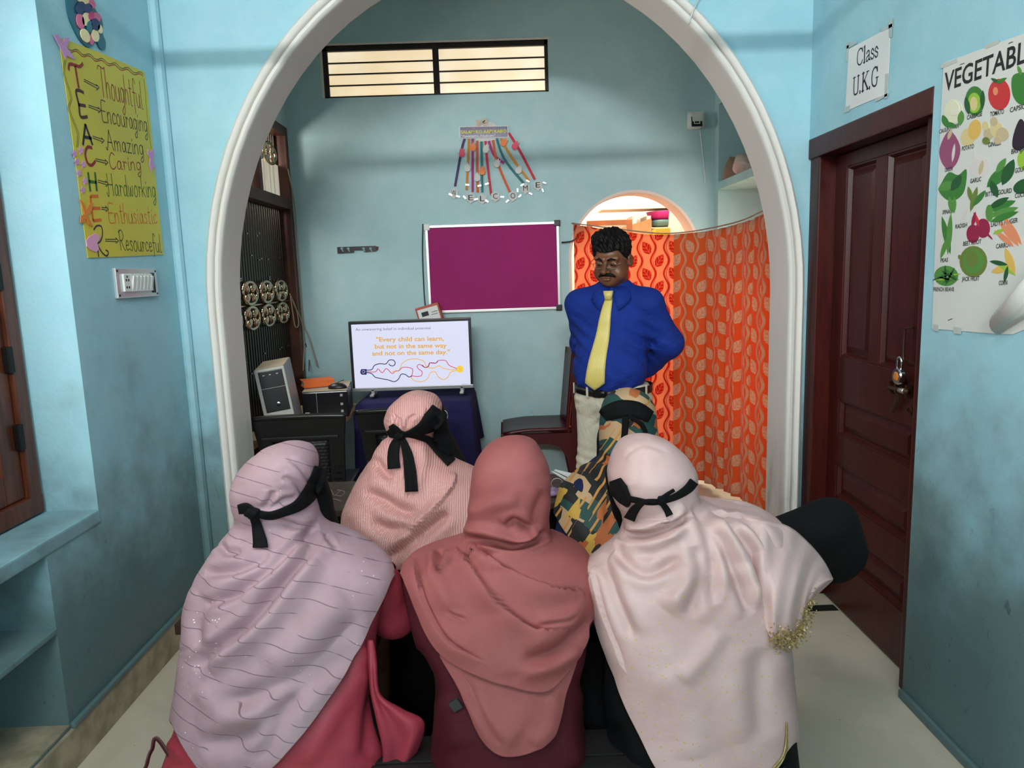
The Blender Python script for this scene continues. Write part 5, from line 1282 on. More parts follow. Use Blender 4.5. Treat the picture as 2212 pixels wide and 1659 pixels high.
# trousers
def trou_sdf(P):
    sx = np.abs(P[:, 0]); sy = np.stack([sx, P[:, 1], P[:, 2]], 1)
    d = elli(P, (0, -.008, .80), (.186, .142, .115)); d = smin(d, elli(P, (0, -.02, .87), (.170, .138, .06)), .04)
    d = smin(d, cap(sy, (.090, -.004, .76), (.102, -.008, .45), .098, .080), .04); d = smin(d, cap(sy, (.102, -.008, .45), (.108, .008, .06), .080, .070), .04)
    pocket = np.exp(-((sx-.165)/.02)**2)*np.exp(-((P[:, 2]-.80)/.07)**2); d = d-.006*pocket*np.sin(P[:, 2]*120)
    crotch = np.exp(-(sx/.09)**2)*np.exp(-((P[:, 2]-.70)/.07)**2)*(P[:, 1] < 0); d = d-.005*crotch*np.sin((P[:, 2]+sx*.7)*120)
    d = d-swirl(P, 19, .003, 2.0)-.0035*np.exp(-((P[:, 2]-.47)/.08)**2)*np.sin(P[:, 2]*130+P[:, 0]*25)
    d = smax(d, P[:, 2]-.872, .006); d = smax(d, .045-P[:, 2], .006)
    return d
tr_ = obj('trousers', worldify(surf(trou_sdf, (-.25, -.22, .03), (.25, .2, .89), .0085)), m_trou, man, True)
# belt with buckle and loops
def ring_at(fn, z, off, n=72, cx=0, cy=-.01):
    pts = []
    for i in range(n):
        a = 2*math.pi*i/n; dr = np.array([math.sin(a), -math.cos(a)]); rr = np.linspace(.05, .3, 220)
        P = np.stack([cx+dr[0]*rr, cy+dr[1]*rr, np.full_like(rr, z)], 1); d = fn(P); k = np.argmax(d > 0); pts.append((cx+dr[0]*(rr[k]+off), cy+dr[1]*(rr[k]+off)))
    return pts
both = lambda P: np.minimum(shirt_sdf(P), trou_sdf(P))
r1, r2 = ring_at(both, .840, .004), ring_at(both, .868, .004)
sag = lambda a: -.012*max(0, math.cos(a))
bl = []
for dz, rr, o_ in ((-.018, r1, 0), (.018, r2, 0)):
    bl.append([(p[0], p[1], .852+dz+sag(2*math.pi*i/72)) for i, p in enumerate(r1)])
bl = np.array(bl); bl = np.concatenate([bl, bl[:, :1]], 1)
m_belt = M('black_leather', (18, 16, 16), .35)
belt = obj('belt', worldify(MB().grid(bl)), m_belt, man, True, sol=-.005)
def on_belt(a): i = int(a/(2*math.pi)*72) % 72; return np.array([r1[i][0], r1[i][1], .852+sag(a)]), np.array([math.sin(a), -math.cos(a), 0])
for a in (.45, -.55, 1.25, -1.25, 2.3, -2.3):
    c_, n_ = on_belt(a % (2*math.pi)); t_ = np.cross(n_, [0, 0, 1])
    obj('belt_loop', worldify(MB().obox(c_+n_*.007, (t_, n_, (0, 0, 1)), (.006, .0025, .026), .001)), m_trou, belt)
c_, n_ = on_belt(6.05); t_ = np.cross(n_, [0, 0, 1])
obj('buckle', worldify(MB().obox(c_+n_*.0085, (t_, n_, (0, 0, 1)), (.019, .002, .019), .002)), m_iron, belt)
for sx in (-1, 1):
    obj('shoe', worldify(surf(lambda P: smax(smin(cap(P, (sx*.105, .05, .045), (sx*.12, -.14, .03), .045, .036), elli(P, (sx*.105, .04, .07), (.045, .055, .05)), .02), .003-P[:, 2], .004), (sx*.115-.09, -.24, -.005), (sx*.115+.09, .14, .14), .008)), m_belt, man, True)
# hair, brows, moustache, eyes, spectacles
m_hair = M('black_hair', (8, 7, 7), .6, spec=.25, bump=.9, bscale=110)
def hair_sdf(P):
    q = w2h(P); x = q[:, 0]; th = np.arctan2(q[:, 1], x); n_ = .0045*np.sin(th*21+q[:, 2]*70)*np.sin(q[:, 2]*130+x*60)+.004*np.sin(x*150+q[:, 1]*60)*np.sin(q[:, 1]*110)
    d = elli(q, (-.004, .008, .052), (.089, .109, .098))-n_
    d = smin(d, elli(q, (-.018, -.052, .112), (.060, .046, .030))-n_*1.3, .03)       # raised front tuft
    hl = .062-.010*np.cos(x*22)                     # hairline over the forehead
    side = np.clip((q[:, 1]+.062)/.05, 0, 1)              # lower behind the temples
    d = smax(d, (hl-side*(.085+.02*(q[:, 1] > .05)))-q[:, 2], .008)
    return d
obj('hair', worldify(surf(hair_sdf, HC-np.array([.14, .16, .12]), HC+np.array([.14, .16, .19]), .0042)), m_hair, man, True)
def on_face(x, z, off=.0):
    ys = np.linspace(-.16, .02, 240); P = np.array([h2m((x, y, z)) for y in ys]); d = head_sdf(P); k = np.argmax(d < 0); return np.array([x, ys[k]-off, z])
def face_strip(pts, rs):
    return worldify(MB().tube([h2m(on_face(x, z, .001)) for x, z in pts], rs, 8, flat=1.0))
sp_h = []
for _ in range(70):                                         # short upright hairs
    a = rng.uniform(-.055, .055); b_ = rng.uniform(-.085, .03); z0_ = .128-.6*(abs(a)**1.5)*2-.15*max(0, b_)
    sp_h.append([h2m((a, b_, z0_)), h2m((a+rng.uniform(-.012, .012), b_-rng.uniform(-.004, .012), z0_+rng.uniform(.014, .032)))])
mh = MB()
for p in sp_h: mh.tube(p, [.0022, .0004], 4)
obj('stray_hair', worldify(mh), m_hair, man)
obj('moustache', face_strip([(-.043, -.074), (-.030, -.064), (-.012, -.058), (0, -.060), (.012, -.058), (.030, -.064), (.043, -.074)], [.003, .0075, .009, .0085, .009, .0075, .003]), m_hair, man, True)
for sx in (-1, 1):
    obj('eyebrow', face_strip([(sx*.014, .018), (sx*.030, .024), (sx*.050, .018)], [.004, .0055, .002]), m_hair, man, True)
    c_ = on_face(sx*.033, -.004); ey = MB().rev([(0, .004), (.009, .003), (.013, 0), (0, -.002)], (0, 0, 0), 16, (0, -1, 0), 0.5)
    ey.v = [tuple(mb2w(h2m((c_[0]+v[0], c_[1]+v[1]-.001, c_[2]+v[2]*.30)))) for v in ey.v]; e_ = obj('eye', ey, M('eye_white', (96, 84, 78), .2), man, True)
    ir = MB().rev([(.0048, .0044), (0, .0050)], (0, 0, 0), 12, (0, -1, 0)); ir.v = [tuple(mb2w(h2m((c_[0]+v[0], c_[1]+v[1]-.001, c_[2]-.001+v[2]*.8)))) for v in ir.v]; obj('iris', ir, M('eye_dark', (18, 10, 8), .2), e_)
gl = MB(); gy = min(on_face(sx*.033, -.006)[1] for sx in (-1, 1))-.014
m_wire = M('gold_wire', (170, 150, 110), .25, 1.0)
rim = []
for sx in (-1, 1):
    rr = [(sx*.034+.0235*math.copysign(abs(math.cos(a))**.75, math.cos(a)), gy+.0025*abs(math.cos(a)), -.008+.0155*math.copysign(abs(math.sin(a))**.8, math.sin(a))) for a in np.linspace(0, 2*math.pi, 29)[:-1]]
    gl.tube([h2m(p) for p in rr], .0013, 6, closed=True)
    gl.tube([h2m(p) for p in ((sx*.0585, gy+.003, -.002), (sx*.080, gy+.02, .004), (sx*.090, .0, .008), (sx*.090, .02, .004))], .0016, 6)
    rim.append([h2m(p) for p in rr])
gl.tube([h2m(p) for p in ((-.0115, gy, -.004), (0, gy-.004, -.001), (.0115, gy, -.004))], .0012, 6)
go = obj('spectacles', worldify(gl), m_wire, man, True)
m_lens = M('clear_lens', (235, 238, 240), .03, trans=1.0, alpha=.12)
for rr in rim:
    n = len(rr); obj('lens', worldify(MB().add(rr, [tuple(range(n))])), m_lens, go)
# ================================================================== seated women, desks and benches
def pchip(x, y, xq):
    x, y = np.asarray(x, float), np.asarray(y, float); h = np.diff(x); dl = np.diff(y)/h; d = np.zeros_like(y)
    for i in range(1, len(x)-1):
        if dl[i-1]*dl[i] > 0:
            w1, w2 = 2*h[i]+h[i-1], h[i]+2*h[i-1]; d[i] = (w1+w2)/(w1/dl[i-1]+w2/dl[i])
    d[0], d[-1] = dl[0], dl[-1]
    k = np.clip(np.searchsorted(x, xq)-1, 0, len(x)-2); t = (xq-x[k])/h[k]
    return (1+2*t)*(1-t)**2*y[k]+t*(1-t)**2*h[k]*d[k]+t*t*(3-2*t)*y[k+1]+t*t*(t-1)*h[k]*d[k+1]
class Loft:
    """a draped figure: horizontal sections whose left and right limits come from the photo, with real depth front and back"""
    def __init__(s, rows, off=0.0, n=2.35):
        R = []; Yc = db = df = None
        for r in rows:
            y, xl, xr = r[:3]
            if len(r) > 3: Yc = r[3]
            if len(r) > 4: db = r[4]
            if len(r) > 5: df = r[5]
            a, b_ = atY(xl, y, Yc), atY(xr, y, Yc); R.append(((a[2]+b_[2])/2, (a[0]+b_[0])/2, (b_[0]-a[0])/2, Yc, db, df))
        R = np.array(R); s.ztop = R[0, 0]+off*.8; R[0, 2] = 0; R[0, 4] = R[0, 5] = 0; R[0, 0] = s.ztop
        s.p = np.sqrt(np.maximum(s.ztop-R[:, 0], 0)); s.R = R; s.off = off; s.zbot = R[-1, 0]; s.n = n
    def sec(s, z):
        p = np.sqrt(np.maximum(s.ztop-z, 0)); c = [pchip(s.p, s.R[:, i], p) for i in range(1, 6)]
        o_ = s.off*np.clip(p/.12, 0, 1)
        return c[0], np.maximum(c[1]+o_, 0), c[2], np.maximum(c[3]+o_, 0), np.maximum(c[4]+o_, 0)
    def pt(s, th, z):
        """th: 0 faces the viewer, +90 the viewer's right"""
        cx, hw, Yc, db, df = s.sec(z); e = 2/s.n
        sn, cs_ = np.sin(th), np.cos(th)
        x = cx+hw*np.sign(sn)*np.abs(sn)**e; y = Yc-np.where(cs_ > 0, db, df)*np.sign(cs_)*np.abs(cs_)**e
        return np.stack([x, y, z+0*th], -1)
def dist_poly(Q, pts):
    """distance, side and position along a pixel polyline"""
    P = np.array(crom([np.array(p, float) for p in pts], 5)) if len(pts) > 2 else np.array(pts, float)
    best = np.full(len(Q), 1e9); side = np.zeros(len(Q)); tt = np.zeros(len(Q)); n = len(P)-1
    for i in range(n):
        a, b_ = P[i], P[i+1]; d = b_-a; L2 = d@d+1e-9; t = np.clip(((Q-a)@d)/L2, 0, 1); v = Q-a-t[:, None]*d; r = np.hypot(v[:, 0], v[:, 1])
        m = r < best; best[m] = r[m]; side[m] = np.sign(d[0]*v[m, 1]-d[1]*v[m, 0]); tt[m] = (i+t[m])/n
    return best, side, tt
def drape(loft, hem=None, zlo=None, nth=200, nz=220, folds=(), seed=0, wr=.002, ztop=None, hem_front=.6, gain=1.35):
    th = np.linspace(-math.pi, math.pi, nth, endpoint=False); zt_ = loft.ztop-1e-4 if ztop is None else ztop
    if hem is None: zb_ = np.full(nth, zlo if zlo is not None else loft.zbot+1e-3)
    else:
        hx, hy = np.array([p[0] for p in hem], float), np.array([p[1] for p in hem], float); zb_ = np.zeros(nth)
        zz_ = np.linspace(loft.ztop-.25, loft.zbot+.002, 500)
        for i, t in enumerate(th):
            if abs(t) > math.radians(112): zb_[i] = np.nan; continue
            q = proj(loft.pt(np.full(500, t), zz_)); below = q[:, 1] > np.interp(q[:, 0], hx, hy); k = np.argmax(below) if below.any() else 499; zb_[i] = zz_[k]
        good = ~np.isnan(zb_); ext = np.concatenate([th[good], [-math.pi, math.pi]]); v = np.concatenate([zb_[good], [hem_front, hem_front]]); o_ = np.argsort(ext); zb_ = np.interp(th, ext[o_], v[o_])
        k = 5; zz2 = np.convolve(np.concatenate([zb_[-k:], zb_, zb_[:k]]), np.ones(2*k+1)/(2*k+1), 'valid'); zb_ = zz2
    s_ = np.linspace(0, 1, nz)**1.25; rows_ = []
    for q in s_: rows_.append(loft.pt(th, zt_+(zb_-zt_)*q))
    G_ = np.array(rows_)
    # normals
    du = np.roll(G_, -1, 1)-np.roll(G_, 1, 1); dv = np.gradient(G_, axis=0); N = np.cross(du, dv); N /= np.linalg.norm(N, axis=2, keepdims=True)+1e-9
    c0 = G_.mean(1, keepdims=True); N *= np.sign((N*(G_-c0)).sum(2, keepdims=True)+1e-9)
    px = proj(G_.reshape(-1, 3)); D = np.zeros(len(px)); face = np.clip((np.cos(th)+.35)/.5, 0, 1); face = np.tile(face, (nz, 1)).ravel()
    for f in folds:
        pts, amp, w = f[:3]; kind = f[3] if len(f) > 3 else 'r'
        d, sd, t = dist_poly(px, pts); end = np.clip(np.minimum(t, 1-t)/.16, 0, 1)**.8
        lo_, hi_ = np.min(np.array(pts), 0)-4*w, np.max(np.array(pts), 0)+4*w
        if kind == 'r': v = amp*np.exp(-(d/w)**2)
        elif kind == 'n': v = -amp*np.exp(-(d/w)**2)
        elif kind == 'v': v = -amp*np.exp(-(d/w)**2)+amp*.45*np.exp(-((d-1.9*w)/(1.3*w))**2)
        else:              # overlapped edge: raised on one side of the line
            v = amp*np.where(sd*(1 if kind == 's' else -1) > 0, np.exp(-(d/(3.4*w))**2), -np.exp(-(d/(.55*w))**2)*.5)
        D += v*end*(gain if kind in 'vsn' else 1.2)
    P_ = G_.reshape(-1, 3)
    D *= face
    r_ = np.random.default_rng(seed)
    for k in range(7):
        a = r_.normal(size=3)*np.array([14, 14, 9]); b_ = r_.normal(size=3)*20; D += wr*.6*np.sin(P_@a+r_.uniform(0, 6)+1.2*np.sin(P_@b_))
    fade = np.clip((loft.ztop-P_[:, 2])/.05, 0, 1); D *= fade
    V = P_+N.reshape(-1, 3)*D[:, None]
    m = MB(); idx = np.arange(nz*nth).reshape(nz, nth); a = idx[:-1]; b_ = idx[1:]; q = np.stack([a, b_, np.roll(b_, -1, 1), np.roll(a, -1, 1)], -1).reshape(-1, 4)
    m.v = [tuple(v) for v in V]; m.f = [tuple(int(i) for i in f) for f in q]
    m.f.append(tuple(int(i) for i in idx[0]))
    m.uv = np.stack([P_[:, 0]+.4*D, P_[:, 2]+.35*(P_[:, 1]-1.7)+.55*D], 1)
    return m
def sink(folds):
    return [(f[0], f[1]*1.25, f[2]*1.5, 'n') for f in folds if len(f) > 3 and f[3] != 'r']
def bvh_of(*ms):
    v = []; f = []
    for m in ms:
        b_ = len(v); v += m.v; f += [tuple(i+b_ for i in g) for g in m.f]
    return BVHTree.FromPolygons([Vector(p) for p in v], f)
def hit(bv, x, y):
    d = Vector(ray(x, y)).normalized(); r = bv.ray_cast(Vector(CAM), d); return np.array(r[0]) if r[0] is not None else None
def ribbon(bv, pts, wid, off, name, mat, parent, th=.003, k=6, smooth=True, depth=None):
    P = crom([np.array(p, float) for p in pts], k) if len(pts) > 2 and smooth else [np.array(p, float) for p in pts]
    hs_ = [hit(bv, *q) for q in P]; ds_ = [np.linalg.norm(h_-CAM) for h_ in hs_ if h_ is not None]
    if depth is None and ds_: depth = ds_[0]
    n = len(P); wq = np.interp(np.linspace(0, 1, n), np.linspace(0, 1, len(wid)), wid) if hasattr(wid, '__len__') else np.full(n, wid); rows_ = []; last = depth
    for i in range(n):
        d = P[min(i+1, n-1)]-P[max(i-1, 0)]; d /= np.linalg.norm(d)+1e-9; e = np.array([-d[1], d[0]]); row = []
        for u in (-1, -.5, 0, .5, 1):
            q = P[i]+e*u*wq[i]/2; h_ = hit(bv, *q)
            dep = np.linalg.norm(h_-CAM) if h_ is not None else None
            if dep is None or (last is not None and dep > last+.10): dep = last if last is not None else 1.8
            row.append((q, dep))
        last = row[2][1]
        rows_.append([CAM+ray(*q)/np.linalg.norm(ray(*q))*(dp-off) for q, dp in row])
    return obj(name, MB().grid(np.array(rows_)), mat, parent, True, sol=-th)
def knot(bv, x, y, r, off, mat, parent, name='knot'):
    h_ = hit(bv, x, y); h_ = h_ if h_ is not None else atY(x, y, 1.8); c_ = h_+(CAM-h_)/np.linalg.norm(CAM-h_)*off
    bm = bmesh.new(); bmesh.ops.create_icosphere(bm, subdivisions=3, radius=1.0)
    for v in bm.verts:
        p = np.array(v.co); p *= 1+.18*math.sin(p[0]*5)*math.cos(p[2]*4+1); v.co = c_+p*np.array(r)
    return obj(name, MB().bm(bm), mat, parent, True)
def patch(L, R, nu, nv, bulge, folds=None):
    """sheet between two 3d polylines"""
    A_ = np.array(crom(L, 8)); B_ = np.array(crom(R, 8)); t = np.linspace(0, 1, nv); ia = np.linspace(0, 1, len(A_)); ib = np.linspace(0, 1, len(B_))
    a = np.stack([np.interp(t, ia, A_[:, i]) for i in range(3)], 1); b_ = np.stack([np.interp(t, ib, B_[:, i]) for i in range(3)], 1); G_ = []
    for j in range(nv):
        row = []
        for u in np.linspace(0, 1, nu):
            p = a[j]*(1-u)+b_[j]*u; o_ = (bulge*math.sin(math.pi*u)+(folds(u, t[j]) if folds else 0))*min(1, t[j]*4+.05); p = p+(CAM-p)/np.linalg.norm(CAM-p)*o_; row.append(p)
        G_.append(row)
    return MB().grid(np.array(G_))
def seated_body(parent, head, neck, hip, knee_dy, bench, lean=0.0):
    h_, nk, hp = [np.array(v, float) for v in (head, neck, hip)]
    def fn(P):
        d = elli(P, h_, (.060, .074, .090)); d = smin(d, elli(P, h_+np.array([0, .045, -.05]), (.04, .034, .045)), .03); d = smin(d, cap(P, h_+np.array([0, .075, .0]), h_+np.array([0, .086, -.03]), .007, .010), .008)
        for sx in (-1, 1): d = smax(d, -elli(P, h_+np.array([sx*.028, .074, .005]), (.016, .010, .009)), .008)
        d = smin(d, cap(P, h_-np.array([0, 0, .06]), nk, .045, .05), .03); d = smin(d, cap(P, nk-np.array([0, 0, .10]), hp, .085, .10), .05)
        for sx in (-1, 1):
            sh_ = nk+np.array([sx*.105, .03, -.09]); el = sh_+np.array([sx*.02, .13, -.20]); wr_ = el+np.array([-sx*.10, .17, .02])
            d = smin(d, cap(P, nk-np.array([0, 0, .07]), sh_, .038), .03); d = smin(d, cap(P, sh_, el, .038, .032), .02); d = smin(d, cap(P, el, wr_, .034, .024), .015)
            d = smin(d, elli(P, wr_+np.array([-sx*.02, .05, 0]), (.036, .045, .016)), .012)
            for k in range(4): d = smin(d, cap(P, wr_+np.array([sx*(.012-k*.018), .08, 0]), wr_+np.array([sx*(.012-k*.018)-sx*.005, .135-.008*abs(k-1.4), -.012]), .0085, .007), .004)
            d = smin(d, cap(P, wr_+np.array([-sx*.045, .03, 0]), wr_+np.array([-sx*.07, .07, .0]), .010, .008), .006)
            kn_ = hp+np.array([sx*.10, knee_dy, .0]); ft = np.array([kn_[0], kn_[1]+.02, .06])
            d = smin(d, cap(P, hp+np.array([sx*.07, 0, 0]), kn_, .075, .055), .04); d = smin(d, cap(P, kn_, ft, .05, .034), .03); d = smin(d, cap(P, ft, ft+np.array([0, .12, -.03]), .034, .024), .02)
        return d
    lo = np.minimum(np.minimum(h_, hp), nk)-np.array([.36, .28, .0]); lo[2] = -.005; hi = np.maximum(h_, hp)+np.array([.36, .62, .14])
    return obj('body', surf(fn, lo, hi, .0125), m_skin, parent, True)

# ------------------------------------------------------------------ fabrics
def sparkle(nb, base, scale, thr, col, amount=1.0, mask=None):
    vd = nb.voro(nb.uv(), scale); n = nb.nt.nodes.new('ShaderNodeTexWhiteNoise'); vp_ = nb.nt.nodes.new('ShaderNodeTexVoronoi'); nb.nt.links.new(nb.uv(), vp_.inputs['Vector']); vp_.inputs['Scale'].default_value = scale
    nb.nt.links.new(vp_.outputs['Position'], n.inputs['Vector']); r = S(nb.nt, n.outputs['Value'])
    s_ = vd.lt(.22)*r.gt(thr)*amount
    if mask is not None: s_ = s_*mask
    return nb.mix(s_, base, col), s_
def mauve_fn(nb):
    u, v, _ = nb.xyz(nb.uv()); n = nb.noise(nb.uv(), 9, 4); k = ((v+u*.33+(n-.5)*.006)*25.0).fract(); dash = nb.noise(nb.comb(u*9.0, ((v+u*.33)*25.0).floor()*7.3), 1.6, 2).step(.40, .52)
    line = (k-.5).abs().lt(.028)*dash
    c = nb.mix(n.step(.3, .7), rgb(163, 131, 139), rgb(175, 143, 151)); c = nb.mix(line*.75, c, rgb(92, 66, 82)); c, sp = sparkle(nb, c, 150.0, .90, rgb(250, 246, 250), 1.0, nb.noise(nb.uv(), 6, 2).step(.5, .62))
    nb.color(c); nb.rough(.62-sp*.4); nb.bump(nb.noise(nb.uv(), 900, 2)+nb.noise(nb.uv(), 22, 4, .6, 1.0)*2.0, .25, .004)
m_mauve = M('mauve_striped_georgette', fn=mauve_fn)
def rose_fn(nb):
    n = nb.noise(nb.uv(), 5, 4); nb.color(nb.mix(n.step(.3, .7), rgb(142, 72, 71), rgb(155, 83, 81))); nb.bump(nb.noise(nb.uv(), 16, 5, .6, 1.2)*2.0+nb.noise(nb.uv(), 1200, 2)*.4, .3, .004)
m_rose = M('dusty_rose_crepe', rough=.7, fn=rose_fn)
def satin_fn(nb):
    u, v, _ = nb.xyz(nb.uv()); n = nb.noise(nb.uv(), 6, 4); th = nb.noise(nb.comb(u*1.0, v*16.0), 60, 3)
    c = nb.mix(n.step(.3, .7), rgb(188, 154, 150), rgb(201, 169, 165)); c, sp = sparkle(nb, c, 95.0, .55, rgb(196, 160, 100), .9, v.op('MULTIPLY', -1.0).step(-.80, -.55))
    nb.color(c); nb.rough(.36+(th-.5)*.15); nb.bump(th*.6+nb.noise(nb.uv(), 14, 5, .6, 1.6)*2.0, .22, .004)
m_satin = M('pale_pink_satin', fn=satin_fn)
def rib_fn(nb):
    u, v, _ = nb.xyz(nb.uv()); n = nb.noise(nb.uv(), 7, 4); rb_ = ((u+(n-.5)*.02)*900.0).sin(); m_ = nb.noise(nb.uv(), 3.0, 3).step(.42, .62)
    c = nb.mix(rb_.step(-.6, .8), rgb(192, 136, 131), rgb(206, 152, 146)); c, sp = sparkle(nb, c, 330.0, .55, rgb(255, 244, 236), 1.0, m_)
    nb.color(c); nb.rough(.5-sp*.3); nb.bump(rb_*.5+nb.noise(nb.uv(), 30, 3), .4, .003)
m_rib = M('pink_glitter_rib', fn=rib_fn)
def print_fn(nb):
    u, v, _ = nb.xyz(nb.uv()); a = .62; p = u*math.cos(a)-v*math.sin(a); q = u*math.sin(a)+v*math.cos(a)
    vec = nb.comb(p*.75, q*1.35, 0.0)
    n = nb.nt.nodes.new('ShaderNodeTexVoronoi'); n.distance = 'CHEBYCHEV'; nb.nt.links.new(vec, n.inputs['Vector']); n.inputs['Scale'].default_value = 10.0; n.inputs['Randomness'].default_value = .8
    cs_ = nb.xyz(n.outputs['Color']); r = cs_[0]; r2 = cs_[1]
    n2 = nb.nt.nodes.new('ShaderNodeTexVoronoi'); n2.distance = 'CHEBYCHEV'; nb.nt.links.new(nb.comb(p*1.6, q*.7), n2.inputs['Vector']); n2.inputs['Scale'].default_value = 19.0
    s2 = nb.xyz(n2.outputs['Color'])
    c = nb.mix(r.gt(.42), rgb(16, 15, 15), rgb(182, 148, 112)); c = nb.mix(r.gt(.74), c, rgb(24, 66, 62))
    c = nb.mix(s2[0].gt(.84)*.95, c, rgb(176, 92, 40)); c = nb.mix(s2[0].lt(.16), c, rgb(14, 14, 14)); c = nb.mix(s2[1].gt(.9), c, rgb(190, 150, 60))
    st = ((p*260.0).sin().gt(.55))*s2[2].gt(.80); c = nb.mix(st, c, rgb(186, 130, 60))
    nb.color(c); nb.bump(nb.noise(nb.uv(), 18, 4), .25, .004)
m_print = M('abstract_block_print', rough=.7, fn=print_fn)
m_blackc = M('black_georgette', (9, 9, 10), .85, spec=.2, fn=lambda nb: nb.bump(nb.noise(nb.objc(), 14, 5, .6, 1.2), .4, .008))
m_abaya = M('black_abaya', (8, 8, 9), .85, spec=.2, fn=lambda nb: nb.bump(nb.noise(nb.objc(), 10, 4, .6, 1.0), .5, .01))
m_coral = M('coral_satin_dress', (164, 56, 70), .5, spec=.35, fn=lambda nb: nb.bump(nb.noise(nb.objc(), 12, 4, .6, 1.4), .4, .008))
m_maroon = M('maroon_dress', (70, 13, 25), .75, spec=.25, fn=lambda nb: nb.bump(nb.noise(nb.objc(), 9, 4, .6, 1.2), .4, .01))
m_navyd = M('navy_sleeve', (20, 28, 64), .75, spec=.25)
m_gold = M('gold_lace', (186, 160, 110), .35, .7, bump=.9, bscale=160)

# ------------------------------------------------------------------ benches and the long desk
m_desk = M('dark_brown_desk_wood', (62, 46, 36), .5, vary=.3, vscale=9); m_bench = M('dark_bench_wood', (52, 28, 22), .5, vary=.25, vscale=8)
def bench(label, x0, x1, y0, y1, z, name='bench', wood=None):
    t = thing(name, label, 'bench', ((x0+x1)/2, (y0+y1)/2, 0), group='low school benches')
    n = 2
    for k in range(n): obj('seat_plank', MB().box(x0, x1, y0+(y1-y0)*k/n+.002, y0+(y1-y0)*(k+1)/n-.002, z-.035, z, .004), wood or m_bench, t)
    for x in (x0+.04, x1-.04):
        for y in (y0+.03, y1-.03): obj('leg', MB().box(x-.018, x+.018, y-.018, y+.018, 0, z-.035, .003), m_iron, t)
        obj('foot_rail', MB().box(x-.012, x+.012, y0+.048, y1-.048, .06, .08), m_iron, t)
    return t
bench('low dark wooden bench under the two women in the second row', -1.03, .70, 2.07, 2.32, .40)
bench('low dark wooden bench under the three women nearest the viewer', -.62, .60, 1.42, 1.62, .31, wood=M('black_stained_wood', (16, 13, 12), .6, vary=.2))
dk = thing('school_desk', 'long dark wooden desk in front of the second row of women', 'desk', (.1, 2.7, 0))
for k in range(3): obj('desk_plank', MB().box(-.76, .62, 2.50+.125*k+.002, 2.50+.125*(k+1)-.002, .575, .60, .003), m_desk, dk)
obj('modesty_board', MB().box(-.74, .60, 2.85, 2.868, .22, .575), m_desk, dk)
for x in (-.70, .56):
    for y in (2.53, 2.835): obj('leg', MB().box(x-.02, x+.02, y-.02, y+.02, 0, .575, .003), m_iron, dk)
chalk = M('chalk_scribble', (150, 140, 128), .8); mb = MB()
for pts in ([(703, 1066), (715, 1058), (722, 1070), (735, 1060)], [(706, 1082), (722, 1078), (738, 1083)], [(712, 1112), (722, 1106)], [(728, 1058), (744, 1062), (738, 1071), (724, 1070)]):
    P = [atZ(x, y, .6012) for x, y in crom([np.array(p, float) for p in pts], 5)]
    mb.tube(P, .0012, 4)
obj('scribble', mb, chalk, dk)

# ------------------------------------------------------------------ woman in mauve, front row left
rowsA = [(957, 627, 627, 1.80, 0, 0), (962, 594, 655, 1.80, .05, .05), (972, 568, 670, 1.80, .08, .075), (990, 546, 679, 1.80, .10, .09), (1020, 521, 679, 1.80, .115, .105), (1055, 511, 674, 1.80, .12, .11), (1085, 513, 677, 1.80, .118, .11), (1110, 516, 684, 1.80, .112, .108), (1130, 505, 692, 1.79, .112, .11), (1150, 488, 712, 1.78, .12, .12), (1165, 475, 748, 1.77, .128, .125), (1180, 464, 784, 1.76, .135, .13),
         (1202, 446, 817, 1.75, .145, .135), (1230, 429, 840, 1.735, .155, .14), (1260, 420, 848, 1.72, .16, .14), (1300, 415, 842, 1.70, .165, .14), (1350, 413, 828, 1.68, .17, .15), (1400, 404, 820, 1.66, .175, .15), (1450, 395, 820, 1.645, .18, .15), (1500, 387, 826, 1.63, .185, .16), (1560, 374, 836, 1.615, .19, .17), (1620, 355, 850, 1.60, .195, .18), (1700, 335, 870, 1.58, .2, .2), (1840, 315, 900, 1.55, .21, .22)]
hemA = [(330, 1500), (374, 1568), (399, 1623), (430, 1668), (500, 1705), (560, 1690), (586, 1659), (637, 1605), (682, 1550), (724, 1486), (769, 1408), (815, 1326), (838, 1262), (850, 1240)]
foldA = [([(687, 1138), (640, 1180), (590, 1232), (520, 1276), (440, 1308)], .017, 12, 'v'), ([(692, 1150), (650, 1216), (605, 1271), (550, 1339), (485, 1388), (417, 1447)], .020, 13, 'v'), ([(660, 1165), (600, 1228), (520, 1290)], .012, 20, 'r'), ([(680, 1210), (620, 1300), (540, 1380), (450, 1440)], .016, 30, 'r'),
         ([(782, 1330), (720, 1392), (650, 1452), (560, 1500), (470, 1530)], .013, 22, 'v'), ([(770, 1400), (700, 1450), (620, 1520), (520, 1590), (430, 1610)], .012, 20, 'v'), ([(740, 1280), (660, 1370), (580, 1440)], .010, 34, 'r'), ([(586, 1205), (515, 1232), (440, 1238)], .010, 11, 'v'), ([(470, 1172), (490, 1192), (520, 1190)], .009, 9, 'v'),
         ([(705, 1150), (712, 1170), (722, 1180)], .006, 6, 'v'), ([(450, 1290), (425, 1340), (432, 1400)], .008, 15, 'v'), ([(430, 1480), (480, 1530), (600, 1560)], .010, 26, 'r'), ([(640, 1500), (600, 1580), (560, 1640)], .008, 18, 'v'),
         ([(568, 1100), (585, 1078), (590, 1060)], .006, 7, 'v'), ([(580, 1102), (610, 1082), (640, 1075)], .005, 6, 'v'), ([(660, 1075), (640, 1045), (610, 1030)], .0045, 6, 'v'), ([(672, 1050), (650, 1010), (620, 985)], .0045, 6, 'v'), ([(545, 985), (560, 970)], .004, 6, 'v'), ([(690, 1135), (660, 1142), (600, 1128), (545, 1135)], .008, 9, 'v')]
